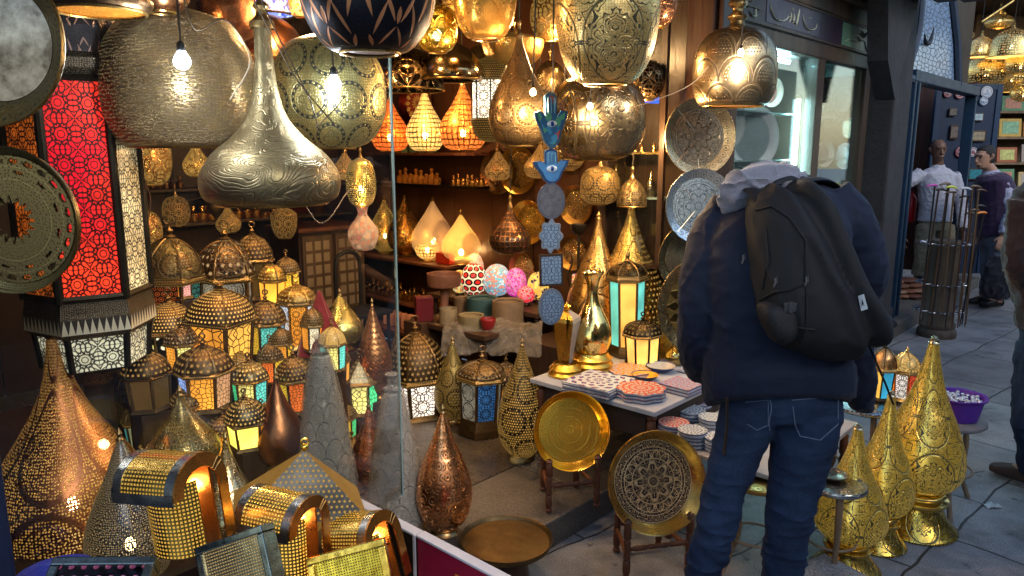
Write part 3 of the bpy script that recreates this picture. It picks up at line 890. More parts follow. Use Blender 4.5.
# calligraphy board
board = part('sign_board', lambda bm: gbox(bm, .2, 2.05, -.045, -.0, 2.315, 2.497, .004), plain((.03, .018, .032), .35), nb)
part('sign_border', lambda bm: [gbox(bm, .19, 2.06, -.05, -.04, 2.312, 2.322), gbox(bm, .19, 2.06, -.05, -.04, 2.488, 2.498)], M_frame, nb)
part('sign_panel', lambda bm: gbox(bm, .62, 1.5, -.048, -.046, 2.335, 2.475), plain((.05, .045, .075), .35), nb)
part('sign_corner_panel', lambda bm: gbox(bm, 1.74, 2.02, -.048, -.046, 2.33, 2.48), plain((.10, .2, .14), .3), nb)
def stroke(bm, pts, rad, t=-.05):
    P = [W(ms_(s), t, z) for s, z in pts]
    tube(bm, P, [q * 1.6 for q in rad] if isinstance(rad, list) else rad * 1.6, 6, sub=5, flat=.35)
def f(bm):
    R_ = [.001, .005, .007, .006, .003, .001]
    # long sweeping bowls with upright letters and dots
    for s0, w_ in ((.66, .28), (1.18, .26)):
        stroke(bm, [(s0, 2.44), (s0 + .02, 2.40), (s0 + w_ * .3, 2.365), (s0 + w_ * .65, 2.362), (s0 + w_ * .95, 2.385), (s0 + w_, 2.41)], R_)
    for s0 in (.98, 1.03, 1.09): stroke(bm, [(s0, 2.43), (s0 + .005, 2.40), (s0 - .01, 2.37)], [.001, .005, .003])
    stroke(bm, [(.93, 2.385), (.97, 2.40), (1.0, 2.385), (1.05, 2.375), (1.12, 2.37)], [.001, .004, .005, .004, .001])
    stroke(bm, [(1.12, 2.46), (1.10, 2.42), (1.08, 2.36)], [.001, .005, .002])
    for s, z in ((.8, 2.335), (.83, 2.335), (1.0, 2.45), (1.02, 2.445), (1.3, 2.345), (1.28, 2.43), (1.32, 2.43)): stroke(bm, [(s - .005, z), (s + .005, z)], .005)
    rr = random.Random(5)
    for c0, n in ((.40, 13), (1.88, 11)):
        for i in range(n):
            a = rr.uniform(0, 6.28); x, z = c0 + rr.uniform(-.09, .09), 2.405 + rr.uniform(-.045, .045)
            L = rr.uniform(.03, .07); b = rr.uniform(-1.2, 1.2)
            stroke(bm, [(x - L * math.cos(a), z - .5 * L * math.sin(a)), (x, z + L * .3 * b), (x + L * math.cos(a), z + .5 * L * math.sin(a))], [.0015, .0042, .001])
part('calligraphy', f, plain((.55, .58, .42), .4), nb, True)
def f(bm):
    for i in range(6):
        for j in range(4):
            gbox(bm, 2.18 + i * .05, 2.21 + i * .05, -.03, -.021, 2.335 + j * .04, 2.36 + j * .04, .002)
part('lattice_block', f, plain((.02, .03, .06), .4), nb)
# tube lights in the showcases
def tubelight(s, t, z0, z1, label):
    r_ = root('tube_light', W(s, t, z0), label, 'tube light', 'tube lights in the showcases')
    bm = BM(); tube(bm, [(0, 0, .03), (0, 0, z1 - z0 - .03)], .014, 12); link('tube', bm, emis((.45, .92, 1), 75), r_)
    bm = BM(); tube(bm, [(0, 0, 0), (0, 0, .03)], .017, 12); tube(bm, [(0, 0, z1 - z0 - .03), (0, 0, z1 - z0)], .017, 12); link('socket', bm, M_silver, r_)
tubelight(front(797, 120, .06)[0], .06, .9, 1.98, 'glowing white tube light upright in the first glass showcase above the plates')
tubelight(front(869, 120, .05)[0], .05, .8, 2.05, 'glowing white tube light upright in the narrow showcase beside the dark column')
r_ = root('tube_light', W(front(775, 70, .12)[0], .12, 2.19), 'glowing tube light lying along the top of the first glass showcase', 'tube light', 'tube lights in the showcases')
bm = BM(); tube(bm, [D_ * -.45, D_ * .2], .013, 12); link('tube', bm, emis((.45, .92, 1), 75), r_)
bm = BM(); tube(bm, [D_ * -.48, D_ * -.45], .016, 12); tube(bm, [D_ * .2, D_ * .23], .016, 12); link('socket', bm, M_silver, r_)

# ------------------------------------------------------------------ column, bracket, blue doorway, fanlight
s0, _ = front(873, 250, -.1); s1, _ = front(889, 250, -.1)
colm = root('stone_column', W(2.7, 0, .12), 'dark grey stone column with a curved bracket beside the blue door frame', 'column')
M_stone = plain((.035, .034, .038), .8, 0, .6, 6, .7, .01)
cs0, cs1 = s0, s1
part('shaft', lambda bm: fbox(bm, cs0, cs1, -.16, .06, .12, 3.4, bevel=.02), M_stone, colm)
def f(bm):   # curved corbel sweeping out to the street
    pts = [front(x, y, -.3) for x, y in ((895, 100), (899, 80), (908, 45), (917, 10), (923, -30), (926, -90), (889, -90), (888, 60))]
    a = [bm.verts.new(W(s, -.3, z)) for s, z in pts]; b = [bm.verts.new(W(s, -.165, z)) for s, z in pts]
    bm.faces.new(a); bm.faces.new(b[::-1])
    for i in range(len(a)): bm.faces.new((a[i], b[i], b[(i + 1) % len(a)], a[(i + 1) % len(a)]))
part('bracket', f, M_stone, colm)
part('foot', lambda bm: fbox(bm, cs0 - .03, cs1 + .03, -.17, .05, .121, .3, bevel=.02), M_stone, colm)
ds0, _ = front(890, 250, 0); ds1, _ = front(960, 200, 0)
door = root('blue_doorway', W((ds0 + ds1) / 2, 0, .12), 'bright blue painted door frame around the dark entrance where the shopkeeper stands', 'doorway')
M_blue = plain((.008, .03, .065), .45, 0, .5, 8, .5)
def f(bm):
    for k in range(3): fbox(bm, ds0 + k * .062, ds0 + k * .062 + .05, -.08 + .02 * (k % 2), .05, .12, 2.2, bevel=.008)
    fbox(bm, ds1 - .06, ds1, -.06, .05, .12, 2.2, bevel=.008); fbox(bm, ds0, ds1, -.08, .06, 2.202, 2.3, bevel=.01)
part('frame', f, M_blue, door)
# interior of the doorway: little bookcase and dark red curtains
part('interior_wall', lambda bm: [fbox(bm, ds0, ds1 + .6, 1.0, 1.05, .12, 2.4), fbox(bm, ds0 - .04, ds0, .07, 1.05, .12, 2.4), fbox(bm, ds1 + .6, ds1 + .64, .07, 1.05, .12, 2.4)], wood((.10, .04, .03), .5), door)
def f(bm):
    for i in range(8):
        tube(bm, [W(ds0 + .25 + i * .11, .93, .15), W(ds0 + .25 + i * .11, .95, 2.2)], .045, 8)
part('curtain', f, plain((.05, .02, .02), .8, sheen=.3), door, True)
# fanlight over the door
def f(bm):
    a = [front(x, y, -.03) for x, y in ((906, 76), (918, 35), (922, -5), (926, -60), (944, -60), (949, 5), (953, 45), (954, 84))]
    va = [bm.verts.new(W(s, -.03, z)) for s, z in a]; vb = [bm.verts.new(W(s, .0, z)) for s, z in a]
    uvl = bm.loops.layers.uv.verify(); fc = bm.faces.new(va); bm.faces.new(vb[::-1])
    for l, (s, z) in zip(fc.loops, a): l[uvl].uv = (s, z)
    for i in range(len(a)): bm.faces.new((va[i], vb[i], vb[(i + 1) % len(a)], va[(i + 1) % len(a)]))
g = G('lattice_glass'); u = g.sep(g.tc('UV')); msk = PAT(g, 'lace', g.mul(u[0], .9), g.mul(u[1], 2.6))
M_fan = g.done(g.ms(msk, g.bsdf((.02, .03, .05), .5), g.bsdf((.10, .15, .24), .2, 0, None, .6, emit=(.3, .45, .75), es=.09)))
fan = root('fanlight', W((ds0 + ds1) / 2, 0, 2.3), 'tall pale blue lattice fanlight above the blue doorway', 'fanlight')
part('lattice', f, M_fan, fan)
def f(bm):
    a = [front(x, y, -.03) for x, y in ((904, 79), (917, 35), (921, -5), (925, -60))]
    tube(bm, [W(s, -.04, z) for s, z in a], .03, 8, sub=3)
    a = [front(x, y, -.03) for x, y in ((945, -60), (951, 5), (955, 45), (956, 86))]
    tube(bm, [W(s, -.04, z) for s, z in a], .045, 8, sub=3)
    a = [front(x, y, -.03) for x, y in ((903, 78), (957, 87))]
    tube(bm, [W(s, -.04, z) for s, z in a], .04, 8)
part('frame', f, plain((.035, .05, .08), .5), fan, True)
def f(bm):
    s_, z_ = front(925, 38, -.03)
    tube(bm, [W(s_ - .14, -.06, z_ + .02), W(s_ - .08, -.06, z_ - .05), W(s_ + .05, -.06, z_ - .03), W(s_ + .14, -.06, z_ + .1)], [.004, .018, .02, .004], 8, sub=4)
part('crescent_stroke', f, M_black, fan, True)

# upper part of the row (beams and wall above the showcases)
up = root('upper_storey', W(3.3, 0, 2.6), 'dark brown beams and plain wall above the showcases and the blue doorway', 'facade')
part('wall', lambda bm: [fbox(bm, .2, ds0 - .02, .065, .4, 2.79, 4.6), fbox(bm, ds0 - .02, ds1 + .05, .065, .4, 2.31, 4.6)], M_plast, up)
M_beam = wood((.15, .12, .10), .6, (1.5, 1.5, 10))
part('beam', lambda bm: [fbox(bm, ms_(1.2), ms_(2.7), -.62, -.48, 2.72, 2.86, .01), fbox(bm, ms_(1.2), ms_(2.7), -.44, -.3, 2.74, 2.88, .01), fbox(bm, ms_(1.2), ms_(2.7), -.27, -.11, 2.79, 2.9, .01)], M_beam, up)

# opposite side of the alley (behind the photographer): only seen from elsewhere and in the brass
opp = root('opposite_building', W(1.5, -5.2, 0), 'plain stone building across the alley', 'building')
def f(bm):
    fbox(bm, -9, 14, -5.6, -5.2, 0, 3.4)
    for i in range(7): fbox(bm, -8 + i * 3.1, -6.4 + i * 3.1, -5.21, -5.16, 0, 2.3, .01)
part('wall', f, plain((.10, .085, .07), .8, 0, .5, 4, .6, .01), opp)

# plates and trays inside the showcases
def casedish(cx, cy, r, s_t, c1, c2, lb, ry=None, kind='rosette'):
    rr_ = ray(cx, cy); o = Vector((0, 0, CAMZ)); k = (s_t - (o - P0).dot(N_)) / Vector((rr_.x, rr_.y, 0)).dot(N_); Y = (o + rr_ * k).y
    plate('showcase_plate', cx, cy, r, ry or r, Y, (platemat(tuple(v * .45 for v in c1), c2, kind, .3, 8, .5, 0.0), plain(tuple(min(.8, v * 1.1) for v in c1), .3)), lb, (.45, -.9, 0), group='plates in the showcases')
# ------------------------------------------------------------------ big hanging lamps in the window
WIN = 2.66
mA = metal((.31, .245, .15), 'brush', 6, (.14, .10, .06), .38, bump=.8, tarn=.3, kind2='fine', N2=14, glow2=.13, gcol=(1, .68, .3))
hang('pendant_lamp', 180, 8, 147, 147, 2.55, 'flatb', mA, 'biggest brushed brass ball lamp, upper left behind the window glass', top=WIN, group='hanging brass lamps', seg=64)
mC = metal((.29, .25, .17), 'wave', 5, (.10, .08, .05), .42, bump=.6, tarn=.5)
hang('pendant_lamp', 267, 22, 203, 138, 2.42, 'genie', mC, 'silvery genie shaped lamp with a long slender neck and wide flat belly', top=WIN, group='hanging brass lamps', seg=64)
mD = metal((.55, .50, .25), 'medalb', 9, (.03, .03, .025), .33, tarn=.2, bump=.4, kind2='fine', N2=16, glow2=.16, gcol=(.95, .85, .35))
hang('pendant_lamp', 329, 34, 148, 113, 2.82, 'ball', mD, 'greenish gold ball lamp covered in beaded ring medallions', top=WIN, group='hanging brass lamps', seg=64, lit=14, bulbz=.4)
mE = metal((.035, .035, .045), 'cut', 5, (.5, .22, .1), .42, tarn=.2, hole=.0, bump=.6)
hang('pendant_lamp', 368, -62, 53, 140, 2.08, 'bowl', mE, 'large black bowl lamp with leaf shaped cut-outs, hanging at the top edge', top=2.745, group='hanging brass lamps', seg=64, diff=plain((.35, .2, .13), .5))
YD = litglass((1, .62, .05), 1.6, 'fine', 2, (.5, .25, .02), var=.4); AD = litglass((1, .45, .06), 1.3, 'fine', 2, (.4, .15, .02), var=.5)
hang('pendant_lamp', 98, -34, 12, 98, 2.1, 'disc', metal((.2, .13, .08), None), 'shallow dome lamp with a glowing amber underside at the top left', top=WIN, group='hanging brass lamps', diff=litglass((1, .5, .08), 1.7, 'wave', 3, (.8, .3, .03), var=.3))
hang('pendant_lamp', 115, 12, 92, 76, 2.95, 'ball', metal((.3, .19, .09), None, tarn=.6), 'smooth brown ball lamp half hidden behind the biggest brass ball', top=2.74, group='hanging brass lamps', lit=3, lcol=(1, .6, .2))
mS = metal((.85, .65, .12), 'scale', 4, (.06, .04, .01), .25, glow=0, hole=.25, tarn=.2)
hang('pendant_lamp', 437, 4, 52, 42, 3.2, 'ball', mS, 'small yellow ball lamp with fish scale pattern and glowing bottom', top=2.74, group='hanging brass lamps', diff=YD, lit=3)
hang('pendant_lamp', 485, -18, 39, 63, 3.1, 'bowl', metal((.62, .33, .08), 'arab', 6, (1, .5, .1), .25, glow=.5, tarn=.2), 'amber bowl lamp with a glowing bottom beside the small yellow ball lamp', top=2.74, group='hanging brass lamps', diff=AD, lit=4)
hang('pendant_lamp', 405, 46, 90, 78, 3.9, 'dome', metal((.28, .2, .12), 'star', 5, None, .25), 'brown metal dome lamp behind the black bowl lamp', top=2.74, group='hanging brass lamps')
hang('pendant_lamp', 452, 42, 80, 62, 3.8, 'bell', metal((.33, .26, .17), None, rough=.15), 'smooth silvery brown dome lamp under the small yellow ball lamp', top=2.74, group='hanging brass lamps')
hang('pendant_lamp', 480, 45, 78, 44, 4.1, 'dome', metal((.36, .3, .2), None, rough=.2), 'smooth dull dome lamp between the amber bowl and the white cylinder lantern', top=2.74, group='hanging brass lamps')
hang('pendant_lamp', 513, 32, 66, 62, 3.95, 'bowl', metal((.5, .3, .1), 'arab', 6, (1, .5, .1), .3, glow=.35), 'amber pierced bowl lamp hanging behind the tall bronze onion lamp', top=2.74, group='hanging brass lamps', lit=4)
hang('pendant_lamp', 553, -10, 40, 46, 4.0, 'ball', metal((.4, .28, .12), 'star', 5, (.9, .5, .15), glow=.3), 'golden ball lamp in the shadow left of the large etched bowl lamp', top=2.74, group='hanging brass lamps', lit=4)
for cx, yt, yb, w, Y, base, gc, lb in ((390, 96, 151, 38, 4.9, (.75, .2, .05), (1, .25, .04), 'lit orange onion lamp above the upper shelf, leftmost of three'),
                               (425, 88, 151, 38, 4.75, (.55, .45, .16), (1, .75, .25), 'lit greenish gold onion lamp, middle of three above the upper shelf'),
                               (463, 82, 150, 48, 4.55, (.75, .26, .08), (1, .32, .06), 'lit copper red onion lamp, rightmost of three above the upper shelf')):
    hang('pendant_lamp', cx, yt, yb, w, Y, 'onion', metal(base, 'honey', 5, gc, .3, glow=.9, gcol=gc, hole=.5), lb, top=2.74, group='lit onion lamps above the shelf', lit=6, lcol=(1, .45, .15), bulbz=.25)
hang('pendant_lamp', 519, 34, 146, 60, 3.3, 'onion', metal((.36, .25, .13), 'medalb', 8, (.06, .035, .015), .3, bump=.5), 'tall bronze onion lamp with a pointed neck left of the hanging hand charms', top=2.74, group='hanging brass lamps', seg=56)
mL = metal((.80, .64, .34), 'vine', 4.5, (.07, .06, .035), .34, tarn=.2, bump=.5, kind2='fine', N2=14, glow2=.18, gcol=(1, .62, .2))
hang('pendant_lamp', 607, -26, 84, 104, 2.75, 'bowl', mL, 'large pale brass bowl lamp etched with flame shaped scrolls, glowing amber below', top=2.745, group='hanging brass lamps', seg=64, diff=YD, lit=3, skirt=(.78, .98))
hang('pendant_lamp', 596, 74, 160, 100, 3.6, 'ball', metal((.42, .35, .24), 'vine', 4, (.05, .04, .03), .25, bump=.4), 'large dull silver ball lamp etched with ovals, behind the big bowl lamp', top=2.46, group='hanging brass lamps', seg=56)
hang('pendant_lamp', 655, -34, 27, 46, 3.4, 'ball', metal((.75, .35, .2), 'star', 6, (.12, .05, .03), .2), 'small copper ball lamp at the top beside the big bowl lamp', top=2.745, group='hanging brass lamps', lit=3, lcol=(1, .6, .4))
mO = metal((.45, .37, .27), 'scale', 4, (.05, .04, .03), .3, tarn=.3, bump=.4)
t = hang('pendant_lamp', 735, 26, 106, 82, 3.5, 'flatb', mO, 'brass ball lamp with fish scale pattern hanging outside in front of the pilaster', top=2.745, group='hanging brass lamps', seg=64, diff=plain((.9, .5, .15), .4), cap=False)
bm = BM(); p_ = at(735, 26, 3.5); z_ = p_.z - t.location.z
lathe(bm, [(.5, 0), (.42, .01), (.36, .03), (.52, .045), (.5, .055), (.3, .065), (.28, .085), (.5, .1), (.44, .12), (.2, .14), (.02, .145)], .085, 1, 24, 2, off=(0, 0, z_ - .01))
link('neck', bm, M_old, t)
hang('pendant_lamp', 270, -26, 15, 46, 3.6, 'bell', mosaic((.05, .08, .6), (.5, .6, 1), (.2, .3, .9), .8, 60), 'blue mosaic glass lamp at the top between the wires', top=2.745, group='mosaic lamps at the top')
hang('pendant_lamp', 300, -20, 17, 24, 3.5, 'ball', mosaic((.8, .2, .03), (1, .5, .1), (.9, .1, .02), .9, 60), 'small orange mosaic glass lamp beside the blue one at the top', top=2.745, group='mosaic lamps at the top')
hang('pendant_lamp', 262, 12, 60, 84, 3.4, 'dome', metal((.28, .12, .07), None, rough=.3), 'dark copper dome lamp behind the neck of the silvery genie lamp', top=2.745, group='hanging brass lamps')
hang('pendant_lamp', 228, -14, 40, 60, 3.0, 'ball', metal((.4, .17, .09), 'arab', 5, None, .3), 'reddish copper ball lamp in the top shadow left of the genie lamp', top=2.745, group='hanging brass lamps')
hang('pendant_lamp', 160, -30, 12, 60, 2.3, 'bowl', metal((.3, .14, .08), None), 'dark copper bowl lamp cut off by the top edge above the biggest brass ball', top=WIN, group='hanging brass lamps')
hang('pendant_lamp', 330, -40, 24, 60, 3.3, 'bowl', metal((.3, .2, .1), 'star', 5, None), 'dark brass bowl lamp high up behind the black bowl lamp', top=2.745, group='hanging brass lamps')
hang('pendant_lamp', 510, 206, 253, 42, 4.15, 'onion', metal((.34, .17, .09), 'honey', 5, (.05, .03, .02), .25), 'brown copper onion lamp hanging over the mosaic egg lamps', top=2.745, group='hanging brass lamps', lit=3, bulbz=.85)
hang('pendant_lamp', 361, 158, 206, 30, 4.3, 'ball', metal((.7, .6, .2), 'fine', 5, (1, .8, .3), .25, glow=.7, gcol=(1, .8, .3), hole=.4), 'small lit yellow ball lamp hanging above the pink glass lamp', top=2.745, group='hanging brass lamps', lit=4)
hang('pendant_lamp', 363, 207, 250, 30, 4.25, 'jar', mosaic((.5, .22, .12), (.6, .36, .2), (.4, .15, .1), .3, 30), 'lit pink glass lamp with petal pattern hanging under the yellow ball', top=at(363, 207, 4.25).z + .01, group='hanging brass lamps', lit=3, cap=False)
hang('pendant_lamp', 150, 125, 185, 40, 3.6, 'ball', metal((.4, .22, .1), 'star', 5, (.9, .4, .1), glow=.35), 'amber ball lamp glowing dimly under the biggest brass ball', top=2.745, group='hanging brass lamps', lit=3)
hang('pendant_lamp', 196, 140, 176, 26, 3.7, 'onion', metal((.7, .45, .15), 'star', 5, (1, .6, .15), glow=.5), 'little gold onion lamp in the gap between the ball and the genie lamp', top=2.745, group='hanging brass lamps', lit=2)
hang('pendant_lamp', 143, 210, 250, 36, 3.4, 'ball', metal((.35, .17, .08), 'star', 5, (.9, .4, .12), glow=.3), 'round copper lamp with tiny glowing holes left of the tall ringed lantern', top=2.745, group='hanging brass lamps', lit=2)
hang('pendant_lamp', 550, 60, 95, 40, 4.3, 'bell', metal((.4, .3, .18), 'vine', 5, None), 'dim brass bell lamp deep in the shop behind the hand charm', top=2.745, group='hanging brass lamps')
hang('pendant_lamp', 645, 60, 100, 40, 3.9, 'ball', metal((.3, .22, .14), 'star', 5, None), 'dark brass ball lamp deep between the etched bowl and the pilaster', top=2.745, group='hanging brass lamps')

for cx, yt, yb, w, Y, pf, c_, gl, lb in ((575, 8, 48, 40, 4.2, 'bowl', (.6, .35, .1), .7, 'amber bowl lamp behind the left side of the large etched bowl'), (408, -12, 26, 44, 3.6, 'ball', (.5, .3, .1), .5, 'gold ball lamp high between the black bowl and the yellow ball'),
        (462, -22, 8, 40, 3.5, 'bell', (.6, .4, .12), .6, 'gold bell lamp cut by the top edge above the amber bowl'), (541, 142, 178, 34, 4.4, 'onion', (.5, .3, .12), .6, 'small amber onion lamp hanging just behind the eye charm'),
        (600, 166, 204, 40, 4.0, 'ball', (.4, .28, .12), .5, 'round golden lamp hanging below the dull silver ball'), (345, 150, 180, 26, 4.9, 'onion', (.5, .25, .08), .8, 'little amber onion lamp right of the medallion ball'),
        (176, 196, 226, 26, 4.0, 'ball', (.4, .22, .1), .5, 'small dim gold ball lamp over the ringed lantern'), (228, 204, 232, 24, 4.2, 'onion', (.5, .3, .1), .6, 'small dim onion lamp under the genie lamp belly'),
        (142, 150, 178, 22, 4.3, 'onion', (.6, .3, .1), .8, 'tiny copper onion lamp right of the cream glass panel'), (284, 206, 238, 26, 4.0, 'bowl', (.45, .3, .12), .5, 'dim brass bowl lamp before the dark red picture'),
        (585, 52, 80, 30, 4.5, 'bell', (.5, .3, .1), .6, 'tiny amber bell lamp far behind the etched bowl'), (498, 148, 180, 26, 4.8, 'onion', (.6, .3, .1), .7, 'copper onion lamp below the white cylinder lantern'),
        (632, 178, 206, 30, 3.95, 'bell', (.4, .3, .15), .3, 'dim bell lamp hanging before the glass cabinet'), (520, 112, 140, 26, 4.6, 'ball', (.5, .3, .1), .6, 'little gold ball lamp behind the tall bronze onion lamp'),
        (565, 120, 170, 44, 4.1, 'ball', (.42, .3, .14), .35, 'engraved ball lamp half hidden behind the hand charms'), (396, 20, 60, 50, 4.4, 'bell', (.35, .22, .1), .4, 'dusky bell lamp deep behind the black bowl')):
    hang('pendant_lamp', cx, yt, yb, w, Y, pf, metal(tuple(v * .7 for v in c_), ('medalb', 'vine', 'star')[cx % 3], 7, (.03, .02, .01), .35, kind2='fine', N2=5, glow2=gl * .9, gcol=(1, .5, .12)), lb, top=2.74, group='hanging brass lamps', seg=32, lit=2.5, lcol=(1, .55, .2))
# two cold bulbs added where the glass shows reflections; warm ones on flex
def bulb(cx, cy, Y, mat, col, e, lb, r=.022, top=2.66):
    p = at(cx, cy, Y)
    t = root('light_bulb', p, lb, 'light bulb', 'bare bulbs hanging among the lamps')
    bm = BM(); lathe(bm, [(.02, -1.2), (.6, -1.05), (1, -.4), (.95, .2), (.6, .8), (.45, 1.1)], r, r, 16, 3); link('glass', bm, mat, t)
    bm = BM(); lathe(bm, [(.5, 1.1), (.55, 1.2), (.55, 2.0), (.3, 2.3), (.05, 2.4)], r, r, 12, 1); link('socket', bm, M_black, t)
    lightin(t, -.06, e, col, .03)
    cordto(t, r * 2.3, top - p.z, .003)
bulb(182, 60, 2.17, M_bulbw, (.9, .92, 1), 4, 'added cold white bulb standing in for a glass reflection before the biggest brass ball')
bulb(334, 83, 2.5, M_bulbw, (.9, .92, 1), 3, 'added cold white bulb standing in for a glass reflection before the ball lamp with ring medallions')
bulb(533, 92, 3.0, M_bulby, (1, .65, .35), 8, 'bare warm bulb in front of the tall bronze onion lamp', .012, 2.74)
bulb(590, 106, 3.1, M_bulby, (1, .7, .4), 8, 'bare warm bulb in front of the etched silver ball lamp', .012, 2.46)
bulb(741, 52, 3.22, M_bulby, (1, .8, .6), 6, 'small added bulb standing in for the highlight on the fish scale ball lamp', .012, 2.745)  # added bulb in place of a highlight on the ball lamp

for cx, cy, Y_, e_, lb in ((300, -12, 3.1, 12, 'added warm fill bulb near the ceiling behind the black bowl lamp'), (420, 66, 4.3, 9, 'added warm fill bulb deep in the shop left of the white cylinder lantern'),  # extra warm bulbs added to brighten the shop interior
                           (563, 30, 3.9, 11, 'added warm fill bulb behind the large etched bowl lamp'), (214, 128, 3.1, 5, 'added warm fill bulb in the gap under the biggest ball'), (146, -6, 2.5, 8, 'added warm fill bulb at the top left above the biggest ball'),
                           (640, 128, 3.75, 9, 'added warm fill bulb before the glass cabinet')):
    bulb(cx, cy, Y_, M_bulby, (1, .58, .24), e_ * 1.25, lb, .014, 2.46 if cx == 640 else 2.74)
# ------------------------------------------------------------------ white cylinder lantern in black fretwork
def cyl_lantern(cx, yt, yb, w, Y, lb):
    p = at(cx, (yt + yb) / 2, Y); R = w / 2 * mpp(p); z0, z1 = at(cx, yb, Y).z, at(cx, yt, Y).z; H = z1 - z0
    t = root('cylinder_lantern', (p.x, p.y, z0), lb, 'lantern')
    bm = BM(); lathe(bm, [(.88, .27), (.88, .72)], R, H, 40, 1); link('glass_cylinder', bm, litglass((1, .93, .75), 2.2, 'star', 8), t)
    fr_ = metal(DARK, 'dots', 10, (.6, .5, .25), .4, glow=.4)
    bm = BM(); lathe(bm, [(.2, 0), (.55, .02), (.85, .1), (.98, .24), (1.02, .26), (.9, .28)], R, H, 40, 1); link('lower_basket', bm, fr_, t)
    bm = BM(); lathe(bm, [(.9, .71), (1.04, .73), (1.0, .76), (.9, .86), (.6, .95), (.2, 1)], R, H, 40, 1); link('crown', bm, fr_, t)
    bm = BM()
    for k in range(8): tube(bm, [(R * .92 * math.cos(k * PI / 4), R * .92 * math.sin(k * PI / 4), .26 * H), (R * .92 * math.cos(k * PI / 4), R * .92 * math.sin(k * PI / 4), .73 * H)], .004, 5)
    link('bars', bm, M_dark, t)
    lightin(t, H * .5, 3, (1, .85, .6)); cordto(t, H, 2.745 - z0, chain=True)
cyl_lantern(491, 56, 142, 42, 3.95, 'white lit cylinder lantern in a black fretwork frame')

